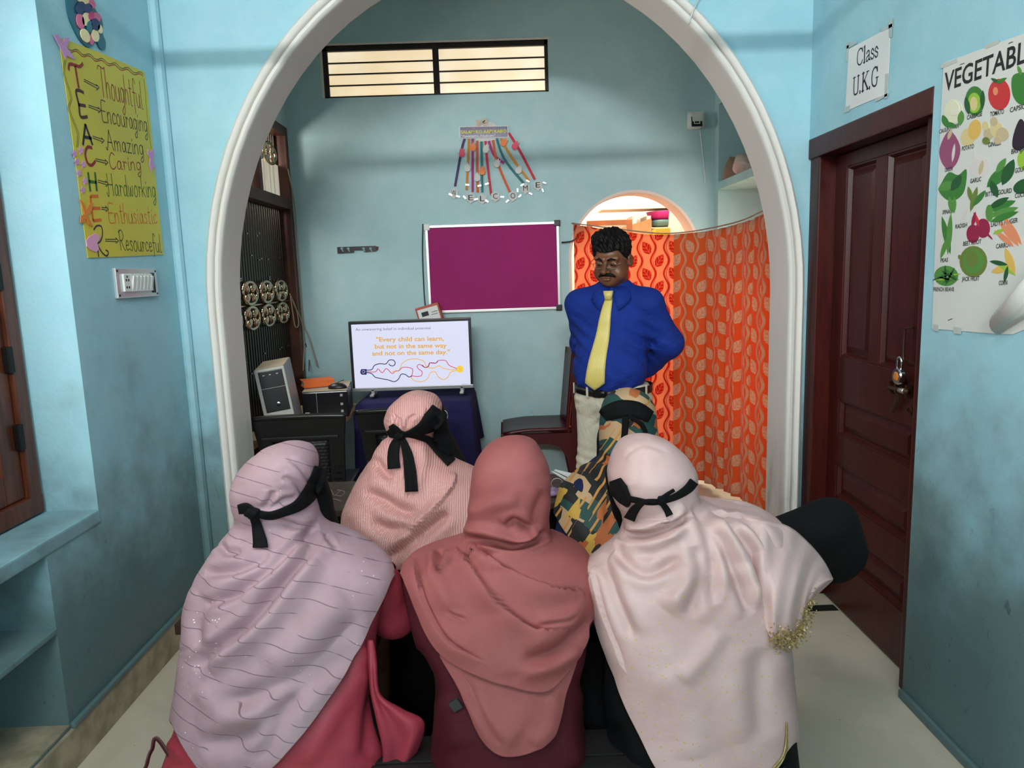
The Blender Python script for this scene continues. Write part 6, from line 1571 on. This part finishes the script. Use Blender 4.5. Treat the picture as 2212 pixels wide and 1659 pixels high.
LA = Loft(rowsA, -.011); LAs = Loft(rowsA, .004)
wA = thing('person', 'seated woman in mauve pinstriped shawl over a coral dress, black veil tied behind', 'person', (-.53, 1.62, 0))
seated_body(wA, (-.565, 1.81, .905), (-.54, 1.79, .76), (-.52, 1.63, .44), .40, .33)
drA = drape(LA, None, .012, 120, 110, sink(foldA)+[([(790, 1390), (760, 1480), (700, 1580), (650, 1659)], .010, 22, 'r'), ([(820, 1450), (800, 1550), (790, 1640)], .010, 16, 'v'), ([(360, 1600), (400, 1640)], .006, 12, 'r')], 11, .003, ztop=.70)
dA = obj('dress', drA, m_coral, wA, True)
shA = drape(LAs, hemA, None, 230, 260, foldA, 1, .0016, hem_front=.62)
sA = obj('shawl', shA, m_mauve, wA, True, sol=.003)
bvA = bvh_of(shA)
LnA = Loft([(968, 660, 660, 1.875, 0, 0), (975, 636, 680, 1.875, .035, .05), (990, 606, 687, 1.875, .05, .07), (1020, 580, 694, 1.875, .06, .075), (1060, 565, 708, 1.875, .06, .08), (1100, 565, 719, 1.875, .06, .085), (1130, 575, 727, 1.875, .055, .085), (1160, 600, 737, 1.875, .05, .08), (1190, 640, 746, 1.875, .045, .06), (1230, 650, 750, 1.875, .04, .05)])
obj('face_veil', drape(LnA, None, None, 90, 70, (), 3, .002), m_blackc, wA, True)
ribbon(bvA, [(552, 1108), (580, 1113), (605, 1108), (640, 1094), (664, 1072), (684, 1040), (694, 1010)], [15, 16, 18, 24, 32, 34, 30], .006, 'veil_band', m_blackc, wA)
ribbon(bvA, [(548, 1112), (556, 1140), (562, 1168), (563, 1183)], [16, 22, 30, 33], .010, 'veil_tie_end', m_blackc, wA)
ribbon(bvA, [(548, 1106), (532, 1098), (516, 1100)], [16, 24, 20], .012, 'veil_tie_bow', m_blackc, wA)
knot(bvA, 545, 1108, (.018, .012, .014), .012, m_blackc, wA)
obj('sleeve', surf(lambda P: smin(cap(P, atY(800, 1235, 1.74), atY(850, 1325, 1.80), .062, .060), cap(P, atY(850, 1325, 1.80), atY(858, 1290, 2.02), .058, .042), .03)-swirl(P, 40, .004), atY(800, 1235, 1.74)-np.array([.12, .12, .28]), atY(860, 1290, 2.02)+np.array([.14, .12, .2]), .009), m_coral, wA, True)
# coral scarf end at her side
Lp = [atY(794, 1383, 1.60), atY(797, 1440, 1.58), atY(803, 1500, 1.565), atY(815, 1560, 1.55), atY(828, 1630, 1.54), atY(818, 1700, 1.53)]
Rp = [atY(804, 1383, 1.60), atY(812, 1430, 1.585), atY(820, 1500, 1.575), atY(868, 1533, 1.57), atY(917, 1566, 1.565), atY(884, 1659, 1.55)]
obj('scarf_end', patch(Lp, Rp, 26, 40, .02, lambda u, t: .010*math.sin(u*8+t*2)*min(1, t*2)), m_coral, wA, True, sol=.003)
ribbon(bvh_of(drA), [(800, 1500), (812, 1560), (826, 1610)], [8, 12, 5], .012, 'piping', m_blackc, wA)

# ------------------------------------------------------------------ woman in dusty rose, front row centre
rowsB = [(946, 1110, 1110, 1.80, 0, 0), (950, 1080, 1140, 1.80, .05, .05), (958, 1062, 1153, 1.80, .07, .07), (975, 1043, 1165, 1.80, .09, .085), (1000, 1029, 1179, 1.80, .11, .10), (1036, 1020, 1187, 1.80, .118, .11), (1076, 1016, 1185, 1.80, .118, .11), (1110, 1013, 1181, 1.80, .112, .11), (1140, 1006, 1184, 1.80, .11, .11), (1158, 999, 1189, 1.79, .113, .11), (1168, 984, 1207, 1.78, .118, .115), (1178, 953, 1232, 1.775, .124, .12), (1190, 913, 1255, 1.77, .13, .125), (1203, 884, 1268, 1.76, .137, .13), (1225, 868, 1280, 1.745, .148, .135), (1260, 864, 1287, 1.73, .158, .14),
         (1300, 866, 1287, 1.71, .165, .14), (1350, 880, 1284, 1.69, .172, .145), (1400, 904, 1274, 1.67, .176, .15), (1450, 922, 1262, 1.65, .18, .15), (1500, 926, 1260, 1.635, .184, .155), (1550, 924, 1268, 1.62, .188, .16), (1600, 910, 1284, 1.605, .192, .17), (1659, 890, 1300, 1.59, .2, .18), (1840, 850, 1340, 1.555, .22, .21)]
hemB = [(855, 1215), (867, 1240), (878, 1262), (896, 1302), (909, 1345), (927, 1385), (954, 1417), (969, 1434), (989, 1488), (1012, 1541), (1043, 1599), (1063, 1638), (1096, 1636), (1150, 1628), (1190, 1602), (1212, 1566), (1223, 1520), (1230, 1450), (1248, 1423), (1270, 1374), (1283, 1330), (1292, 1300)]
hemB2 = [(855, 1215), (867, 1240), (878, 1262), (896, 1302), (909, 1345), (927, 1385), (954, 1417), (969, 1432), (1020, 1456), (1060, 1471), (1110, 1487), (1154, 1497), (1194, 1495), (1222, 1460), (1248, 1423), (1270, 1374), (1283, 1330), (1292, 1300)]
foldB = [([(1003, 1150), (1040, 1142), (1085, 1152), (1130, 1164), (1160, 1150)], .014, 10, 'r'), ([(1010, 1164), (1060, 1172), (1110, 1180), (1155, 1166), (1180, 1150)], .016, 8, 'v'), ([(1024, 1180), (1048, 1198), (1060, 1206)], .007, 8, 'v'), ([(1095, 1140), (1110, 1126), (1130, 1134), (1150, 1146)], .010, 8, 'v'), ([(1010, 1110), (1060, 1092), (1120, 1080)], .006, 16, 'r'), ([(1180, 1060), (1160, 1100), (1150, 1140)], .006, 12, 'v'),
         ([(987, 1180), (1020, 1232), (1060, 1285), (1110, 1330), (1159, 1359), (1230, 1362)], .017, 9, 's'), ([(1025, 1178), (1070, 1214), (1132, 1250), (1203, 1272), (1262, 1274)], .014, 9, 's'), ([(954, 1184), (948, 1210), (956, 1240)], .012, 8, 'v'), ([(935, 1190), (945, 1250), (975, 1320)], .008, 20, 'r'), ([(900, 1205), (905, 1254), (924, 1314), (968, 1384), (1040, 1430)], .012, 8, 's'),
         ([(1279, 1339), (1239, 1372), (1190, 1408), (1130, 1425)], .011, 14, 'v'), ([(1275, 1290), (1220, 1330), (1160, 1345)], .008, 18, 'r'), ([(970, 1325), (990, 1333), (1004, 1336)], .004, 4, 'v'), ([(1160, 1352), (1210, 1346), (1240, 1338)], .004, 5, 'v'), ([(1250, 1400), (1200, 1440), (1120, 1460)], .008, 16, 'r'), ([(1070, 1330), (1090, 1400), (1110, 1460)], .006, 30, 'r')]
LB = Loft(rowsB, -.012, 2.5); LB1 = Loft(rowsB, -.003, 2.5); LB2 = Loft(rowsB, .004, 2.5)
wB = thing('person', 'seated woman in plain dusty rose headscarf and shawl over a maroon dress', 'person', (.0, 1.62, 0))
seated_body(wB, (.005, 1.81, .895), (.0, 1.79, .755), (.0, 1.63, .44), .40, .33)
drB = drape(LB, None, .012, 120, 110, sink(foldB)+[([(905, 1400), (930, 1500), (900, 1620)], .008, 16, 'v'), ([(1240, 1480), (1230, 1580), (1250, 1659)], .010, 22, 'r'), ([(960, 1500), (1000, 1620)], .008, 26, 'r')], 12, .003, ztop=.70)
obj('dress', drB, m_maroon, wB, True)
obj('shawl_under_layer', drape(LB1, hemB, None, 210, 190, sink(foldB)+[([(1000, 1490), (1060, 1560), (1120, 1600)], .008, 30, 'r'), ([(1200, 1500), (1190, 1570), (1150, 1610)], .008, 20, 'r'), ([(1010, 1470), (1040, 1540), (1080, 1610)], .004, 8, 'v')], 4, .0016, ztop=.72, hem_front=.6), m_rose, wB, True, sol=.003)
shB = drape(LB2, hemB2, None, 230, 250, foldB, 2, .0014, hem_front=.62)
obj('shawl', shB, m_rose, wB, True, sol=.003)
for hm_, L_, nm in ((hemB, LB1, 'hem'), (hemB2, LB2, 'hem')):
    pass
cp_ = hit(bvh_of(drB), 985, 1518)
if cp_ is not None: obj('clip', MB().obox(cp_+np.array([0, -.008, 0]), ((.85, 0, .5), (0, 1, 0), (-.5, 0, .85)), (.012, .004, .013), .002), M('dark_grey_clip', (40, 46, 46), .4), wB)

# ------------------------------------------------------------------ woman in pale satin, front row right
rowsC = [(942, 1388, 1388, 1.76, 0, 0), (946, 1357, 1418, 1.76, .05, .05), (955, 1344, 1441, 1.76, .07, .07), (970, 1334, 1460, 1.76, .088, .085), (995, 1324, 1483, 1.76, .107, .10), (1025, 1320, 1496, 1.76, .118, .11), (1055, 1325, 1499, 1.76, .118, .11), (1075, 1332, 1504, 1.76, .114, .108), (1088, 1338, 1522, 1.76, .112, .108), (1096, 1343, 1562, 1.755, .114, .11), (1103, 1346, 1608, 1.75, .117, .112), (1113, 1349, 1652, 1.745, .12, .115), (1130, 1350, 1682, 1.74, .124, .12), (1150, 1344, 1692, 1.735, .13, .125), (1170, 1325, 1695, 1.73, .135, .13), (1192, 1294, 1696, 1.72, .142, .13), (1215, 1273, 1696, 1.715, .148, .135), (1250, 1276, 1695, 1.70, .155, .14),
         (1300, 1282, 1694, 1.685, .162, .14), (1356, 1288, 1694, 1.665, .168, .145), (1442, 1300, 1696, 1.64, .175, .15), (1500, 1300, 1700, 1.625, .18, .155), (1570, 1298, 1708, 1.605, .186, .16), (1640, 1290, 1718, 1.59, .19, .17), (1840, 1270, 1750, 1.55, .21, .2)]
hemC = [(1255, 1200), (1272, 1240), (1282, 1301), (1291, 1358), (1317, 1444), (1337, 1495), (1372, 1571), (1408, 1641), (1430, 1690), (1520, 1725), (1610, 1715), (1662, 1664), (1690, 1640), (1704, 1612), (1720, 1600)]
foldC = [([(1350, 1142), (1395, 1136), (1440, 1118), (1480, 1090)], .013, 10, 'r'), ([(1352, 1152), (1400, 1156), (1450, 1140), (1492, 1108)], .013, 8, 'v'), ([(1325, 1172), (1375, 1184), (1430, 1172), (1478, 1140)], .015, 13, 'r'), ([(1334, 1194), (1350, 1214), (1400, 1240), (1470, 1205)], .010, 11, 'v'),
         ([(1500, 1090), (1528, 1160), (1540, 1230), (1535, 1310)], .012, 11, 'v'), ([(1516, 1094), (1556, 1170), (1590, 1250), (1620, 1330)], .012, 11, 'v'), ([(1535, 1096), (1595, 1150), (1640, 1220), (1660, 1310)], .014, 11, 'v'), ([(1570, 1100), (1640, 1150), (1680, 1220)], .010, 10, 'v'), ([(1545, 1120), (1600, 1200), (1640, 1300)], .009, 15, 'r'), ([(1460, 1160), (1495, 1210), (1480, 1270), (1440, 1320)], .012, 26, 'r'), ([(1500, 1180), (1515, 1250), (1480, 1330)], .010, 16, 'v'),
         ([(1300, 1200), (1330, 1290), (1370, 1380)], .010, 13, 'v'), ([(1285, 1230), (1310, 1330), (1350, 1450)], .007, 12, 's'), ([(1560, 1360), (1520, 1420), (1470, 1470)], .008, 20, 'r'), ([(1650, 1400), (1640, 1500), (1650, 1600)], .008, 24, 'v'), ([(1430, 1450), (1480, 1540), (1500, 1640)], .007, 40, 'r'), ([(1345, 985), (1390, 960), (1440, 975)], .004, 5, 'v')]
LC = Loft(rowsC, -.011); LCs = Loft(rowsC, .004)
wC = thing('person', 'seated woman in pale pink satin shawl and black abaya, right arm bent outward', 'person', (.42, 1.60, 0))
seated_body(wC, (.345, 1.77, .89), (.36, 1.76, .755), (.42, 1.62, .44), .40, .33)
drC = drape(LC, None, .012, 120, 110, sink(foldC)+[([(1240, 1500), (1280, 1640)], .01, 20, 'r'), ([(1320, 1560), (1340, 1659)], .01, 20, 'v')], 13, .004, ztop=.70)
obj('abaya', drC, m_abaya, wC, True)
shC = drape(LCs, hemC, None, 230, 250, foldC, 3, .0016, hem_front=.62)
obj('shawl', shC, m_satin, wC, True, sol=.003)
bvC = bvh_of(shC)
# corner of the shawl thrown over the bent arm
hp_ = lambda x, y, o_: (lambda h_: h_+(CAM-h_)/np.linalg.norm(CAM-h_)*o_)(hit(bvC, x, y) if hit(bvC, x, y) is not None else atY(x, y, 1.65))
Lw = [hp_(1604, 1112, .002), hp_(1645, 1122, .006), atY(1700, 1135, 1.69), atY(1740, 1165, 1.71), atY(1778, 1208, 1.72), atY(1800, 1250, 1.72)]
Rw = [hp_(1648, 1345, .002), hp_(1672, 1388, .008), atY(1703, 1396, 1.54), atY(1730, 1366, 1.57), atY(1747, 1308, 1.62), atY(1799, 1254, 1.715)]
wing = patch(Lw, Rw, 40, 60, .05, lambda u, t: .010*math.sin(t*13+u*4)*math.sin(math.pi*u)+.004*math.sin(t*31+u*9))
wing.uv = np.array([(v[0], v[2]) for v in wing.v]); obj('shawl_corner', wing, m_satin, wC, True, sol=.003)
gl_ = MB(); e1 = crom([Rw[1], Rw[2], Rw[3], Rw[4]], 12)
for p in e1:
    for k in range(14): gl_.obox(np.array(p)+np.array([rng.normal()*.009, -.006+rng.normal()*.002, .016+rng.normal()*.014]), np.linalg.qr(rng.normal(size=(3, 3)))[0], (.0019, .0008, .0019))
obj('gold_fringe', gl_, m_gold, wC)
ribbon(bvC, [(1698, 1560), (1698, 1600), (1692, 1635), (1672, 1662)], [2, 4, 8, 12], .004, 'gold_border', m_gold, wC)
def armC(P):
    a, b_, c_, e_ = atY(1610, 1180, 1.83), atY(1790, 1140, 1.92), atY(1800, 1190, 1.93), atY(1700, 1200, 2.12)
    d = smin(cap(P, a, b_, .050, .074), cap(P, b_, c_, .072, .078), .05); d = smin(d, cap(P, c_, e_, .074, .05), .04); d = smin(d, cap(P, c_, c_+np.array([-.02, .02, -.06]), .066, .04), .04)
    return d-swirl(P, 32, .005, 1.0)
a_ = atY(1590, 1140, 1.80); b__ = atY(1800, 1180, 1.93)
obj('sleeve', surf(armC, (a_[0]-.12, 1.66, b__[2]-.22), (b__[0]+.15, 2.25, a_[2]+.14), .010), m_abaya, wC, True)
sk0, sk1, sk2 = atY(1290, 1430, 1.80), atY(1285, 1540, 1.74), atY(1275, 1760, 1.70)
obj('abaya_skirt', surf(lambda P: smin(cap(P, sk0, sk1, .05, .075), cap(P, sk1, sk2, .075, .09), .05)-swirl(P, 24, .006), (sk2[0]-.14, 1.55, .01), (sk0[0]+.14, 1.92, sk0[2]+.09), .010), m_abaya, wC, True)
LnC = Loft([(985, 1340, 1340, 1.84, 0, 0), (992, 1326, 1365, 1.84, .03, .05), (1010, 1314, 1400, 1.84, .05, .07), (1040, 1313, 1450, 1.84, .06, .08), (1070, 1318, 1490, 1.84, .06, .08), (1100, 1325, 1500, 1.84, .05, .08), (1130, 1335, 1480, 1.84, .04, .07), (1160, 1345, 1460, 1.84, .03, .05)])
obj('face_veil', drape(LnC, None, None, 90, 60, (), 5, .002), m_blackc, wC, True)
ribbon(bvC, [(1330, 1036), (1338, 1058), (1352, 1080), (1358, 1094)], [24, 38, 26, 4], .008, 'veil_side', m_blackc, wC)
ribbon(bvC, [(1345, 1074), (1375, 1080), (1405, 1085), (1430, 1082), (1460, 1072), (1485, 1056), (1498, 1040)], [13, 12, 11, 12, 15, 19, 20], .006, 'veil_band', m_blackc, wC)
ribbon(bvC, [(1428, 1084), (1440, 1100), (1447, 1114)], [12, 14, 16], .010, 'veil_tie_end', m_blackc, wC)
ribbon(bvC, [(1424, 1080), (1440, 1068), (1456, 1058)], [9, 8, 7], .014, 'veil_tie_end', m_blackc, wC)
ribbon(bvC, [(1420, 1082), (1392, 1084), (1372, 1100), (1360, 1122)], [9, 10, 20, 24], .014, 'veil_tie_loop', m_blackc, wC)
knot(bvC, 1428, 1081, (.011, .009, .011), .010, m_blackc, wC)

# ------------------------------------------------------------------ woman in glittery pink, second row
rowsD = [(846, 900, 900, 2.36, 0, 0), (849, 879, 922, 2.36, .05, .05), (856, 866, 937, 2.36, .075, .075), (868, 853, 947, 2.36, .095, .09), (885, 841, 952, 2.36, .112, .10), (903, 835, 950, 2.36, .115, .105), (918, 838, 944, 2.36, .108, .10), (930, 843, 938, 2.36, .10, .10), (942, 841, 930, 2.36, .10, .10), (955, 833, 932, 2.355, .105, .10), (968, 823, 942, 2.35, .11, .105), (985, 811, 960, 2.34, .118, .11), (1000, 798, 986, 2.33, .125, .115), (1015, 785, 1016, 2.32, .132, .12), (1035, 769, 1050, 2.31, .14, .125), (1060, 757, 1075, 2.30, .147, .13), (1090, 747, 1092, 2.285, .153, .13), (1125, 742, 1098, 2.27, .158, .13), (1165, 741, 1100, 2.255, .163, .13),
         (1205, 748, 1097, 2.245, .166, .13), (1240, 756, 1090, 2.235, .168, .13), (1300, 770, 1075, 2.22, .17, .14), (1400, 775, 1060, 2.20, .175, .15), (1500, 770, 1060, 2.185, .18, .16), (1700, 750, 1080, 2.15, .2, .2)]
hemD = [(720, 1160), (742, 1175), (770, 1200), (810, 1222), (850, 1230), (950, 1232), (1050, 1222), (1110, 1195)]
foldD = [([(870, 960), (880, 1000), (885, 1040), (890, 1080)], .010, 8, 'v'), ([(905, 955), (915, 1000), (900, 1060)], .010, 12, 'r'), ([(810, 990), (830, 1020), (850, 1030)], .010, 9, 'v'), ([(838, 945), (815, 985), (812, 1005)], .008, 9, 'r'), ([(785, 1062), (830, 1080), (860, 1100), (905, 1112)], .012, 12, 'v'), ([(835, 1213), (887, 1175), (939, 1133), (968, 1108)], .016, 11, 'v'), ([(985, 1020), (983, 1045), (962, 1074), (929, 1112), (880, 1150)], .012, 7, 's'), ([(860, 1165), (920, 1120), (960, 1080)], .010, 16, 'r'), ([(800, 1130), (850, 1145), (890, 1140)], .010, 12, 'v'), ([(760, 1090), (800, 1170), (850, 1220)], .008, 22, 'r'),
         ([(848, 915), (855, 895)], .004, 4, 'v'), ([(865, 925), (862, 900)], .004, 4, 'v'), ([(880, 925), (885, 905), (900, 895)], .004, 4, 'v'), ([(920, 905), (925, 880)], .003, 4, 'v')]
LD = Loft(rowsD, -.011); LDs = Loft(rowsD, .004)
wD = thing('person', 'seated woman in glittery pink ribbed shawl with long black veil ties, second row', 'person', (-.27, 2.25, 0))
seated_body(wD, (-.30, 2.37, .935), (-.28, 2.35, .80), (-.27, 2.22, .51), .38, .40)
drD = drape(LD, None, .012, 110, 90, sink(foldD)+[([(830, 1300), (850, 1450)], .01, 20, 'v'), ([(900, 1300), (890, 1450)], .01, 20, 'r')], 14, .004, ztop=.74)
obj('abaya', drD, m_abaya, wD, True)
shD = drape(LDs, hemD, None, 200, 210, foldD, 6, .0018, hem_front=.66)
obj('shawl', shD, m_rib, wD, True, sol=.003)
bvD = bvh_of(shD)
LnD = Loft([(866, 940, 940, 2.43, 0, 0), (872, 915, 954, 2.43, .04, .05), (885, 890, 958, 2.43, .06, .07), (905, 880, 964, 2.43, .07, .09), (930, 880, 970, 2.43, .07, .10), (955, 890, 980, 2.43, .065, .10), (980, 900, 993, 2.43, .06, .09), (1010, 920, 1012, 2.43, .05, .07), (1030, 930, 1018, 2.43, .05, .06)])
obj('face_veil', drape(LnD, None, None, 90, 60, (), 7, .002), m_blackc, wD, True)
ribbon(bvD, [(862, 940), (885, 936), (910, 926), (932, 910), (950, 886)], [7, 14, 26, 44, 40], .013, 'veil_band', m_blackc, wD)
ribbon(bvD, [(866, 938), (895, 942), (925, 950), (950, 972), (975, 1000)], [6, 10, 16, 24, 22], .008, 'veil_lower_edge', m_blackc, wD)
ribbon(bvD, [(862, 944), (853, 965), (850, 990), (852, 1012)], [12, 22, 26, 27], .012, 'veil_tie_end', m_blackc, wD)
ribbon(bvD, [(868, 946), (880, 980), (886, 1020), (889, 1062)], [12, 22, 27, 28], .012, 'veil_tie_end', m_blackc, wD)
ribbon(bvD, [(862, 938), (852, 928), (846, 918)], [18, 20, 10], .014, 'veil_tie_bow', m_blackc, wD)
ribbon(bvD, [(860, 940), (846, 938), (838, 930)], [12, 14, 12], .010, 'veil_tie_bow', m_blackc, wD)
knot(bvD, 864, 940, (.017, .012, .016), .012, m_blackc, wD)
gD = MB(); gD.tube([atY(958+9*math.cos(a), 898+12*math.sin(a), 2.47) for a in np.linspace(0, 2*math.pi, 17)[:-1]], .0012, 6, closed=True)
obj('spectacles', gD, m_alu, wD, True)

# ------------------------------------------------------------------ woman in printed scarf, second row
rowsE = [(840, 1356, 1356, 2.56, 0, 0), (843, 1338, 1375, 2.56, .05, .05), (850, 1321, 1391, 2.56, .075, .075), (865, 1306, 1403, 2.56, .095, .09), (886, 1299, 1410, 2.56, .108, .10), (910, 1296, 1413, 2.56, .11, .10), (940, 1296, 1417, 2.555, .108, .10), (965, 1297, 1418, 2.54, .105, .10), (985, 1294, 1422, 2.52, .108, .105), (998, 1281, 1430, 2.50, .115, .11), (1010, 1256, 1445, 2.48, .122, .115), (1025, 1236, 1464, 2.46, .13, .12), (1045, 1217, 1484, 2.44, .14, .125), (1075, 1204, 1497, 2.42, .148, .13), (1105, 1196, 1503, 2.40, .155, .13), (1140, 1191, 1507, 2.38, .16, .13), (1180, 1192, 1507, 2.36, .163, .13), (1220, 1196, 1502, 2.345, .165, .13), (1300, 1205, 1490, 2.32, .168, .14), (1450, 1205, 1480, 2.28, .175, .15), (1680, 1190, 1500, 2.24, .2, .2)]
hemE = [(1170, 1085), (1196, 1108), (1215, 1140), (1240, 1172), (1266, 1203), (1300, 1235), (1400, 1250), (1480, 1230), (1520, 1180)]
foldE = [([(1296, 990), (1330, 1000), (1380, 992), (1415, 985)], .008, 8, 'v'), ([(1260, 1015), (1300, 1040), (1330, 1090)], .008, 16, 'r'), ([(1220, 1040), (1240, 1110), (1280, 1180)], .007, 18, 'r'), ([(1285, 1020), (1310, 1060), (1320, 1140)], .008, 11, 'v')]
LE = Loft(rowsE, -.011); LEs = Loft(rowsE, .004)
wE = thing('person', 'seated woman in black, tan and green block print scarf, second row', 'person', (.52, 2.38, 0))
seated_body(wE, (.47, 2.57, .875), (.49, 2.53, .77), (.52, 2.36, .51), .36, .40)
obj('abaya', drape(LE, None, .012, 110, 90, sink(foldE), 15, .004, ztop=.74), m_navyd, wE, True)
shE = drape(LEs, hemE, None, 190, 190, foldE, 8, .0016, hem_front=.64)
obj('shawl', shE, m_print, wE, True, sol=.003)
bvE = bvh_of(shE)
ribbon(bvE, [(1303, 900), (1312, 893), (1340, 884), (1375, 886), (1405, 901)], [26, 32, 38, 36, 26], .006, 'veil_band', m_blackc, wE)
ribbon(bvE, [(1352, 900), (1350, 930), (1346, 960)], [16, 14, 12], .010, 'veil_tie_end', m_blackc, wE)
ribbon(bvE, [(1358, 898), (1384, 915), (1395, 935)], [9, 10, 9], .010, 'veil_tie_end', m_blackc, wE)
LnE = Loft([(900, 1320, 1320, 2.64, 0, 0), (906, 1305, 1345, 2.64, .04, .05), (930, 1293, 1380, 2.64, .06, .07), (960, 1289, 1395, 2.64, .07, .08), (990, 1288, 1395, 2.64, .07, .08), (1015, 1290, 1390, 2.64, .06, .07)])
obj('face_veil', drape(LnE, None, None, 80, 50, (), 9, .002), m_blackc, wE, True)
# open booklet in her hands
bk_ = thing('booklet', 'open white booklet held before the woman in the block print scarf', 'booklet', (.26, 2.60, .60))
for sgn, px in ((-1, [(1196, 1016), (1200, 1014), (1262, 1028), (1250, 1042)]), (1, [(1190, 1018), (1196, 1018), (1244, 1042), (1232, 1044)])):
    A_ = [atY(x, y, 2.66-.02*sgn) for x, y in px]; obj('page', MB().add(A_+[p+np.array([0, .002, -.002]) for p in A_], [(0, 1, 2, 3), (7, 6, 5, 4), (0, 4, 5, 1), (1, 5, 6, 2), (2, 6, 7, 3), (3, 7, 4, 0)]), m_paper, bk_)
# small things lying on the desk
pz = .602
crumple('pouch', (.155, 2.585, .60), (.035, .03, .022), 9, M('lilac_print_pouch', (150, 128, 158), .5, vary=.4, vscale=60), 'small lilac patterned pouch on the desk beside the rose scarf', 'pouch', 3)
sg_ = MB()
for dx_ in (0, .05): sg_.tube([(.135+dx_+.022*math.cos(a), 2.66, .623+.02*math.sin(a)) for a in np.linspace(0, 2*math.pi, 21)[:-1]], .0015, 6, closed=True)
sg_.tube([(.157, 2.66, .626), (.163, 2.66, .626)], .0015, 6); sg_.tube([(.113, 2.66, .626), (.116, 2.74, .604)], .0014, 6); sg_.tube([(.207, 2.66, .626), (.204, 2.74, .604)], .0014, 6)
obj('spectacles', sg_, m_alu, None, True, label='thin wire spectacles standing folded open on the dark desk', cat='spectacles')
# handbag at the front left
hb = thing('handbag', 'maroon handbag with thin strap beside the woman in mauve', 'bag', (-.80, 1.50, 0))
m_bag = M('maroon_leather', (74, 22, 30), .45, vary=.1)
obj('bag_body', MB().box(-.86, -.66, 1.40, 1.52, .0, .215, .025), m_bag, hb, True)
obj('strap', MB().tube(crom([(-.77, 1.46, .20), atY(316, 1690, 1.5), atY(318, 1648, 1.5), atY(328, 1620, 1.52), atY(348, 1605, 1.53), (-.70, 1.47, .20)], 8), .006, 8, flat=.45), m_bag, hb, True)
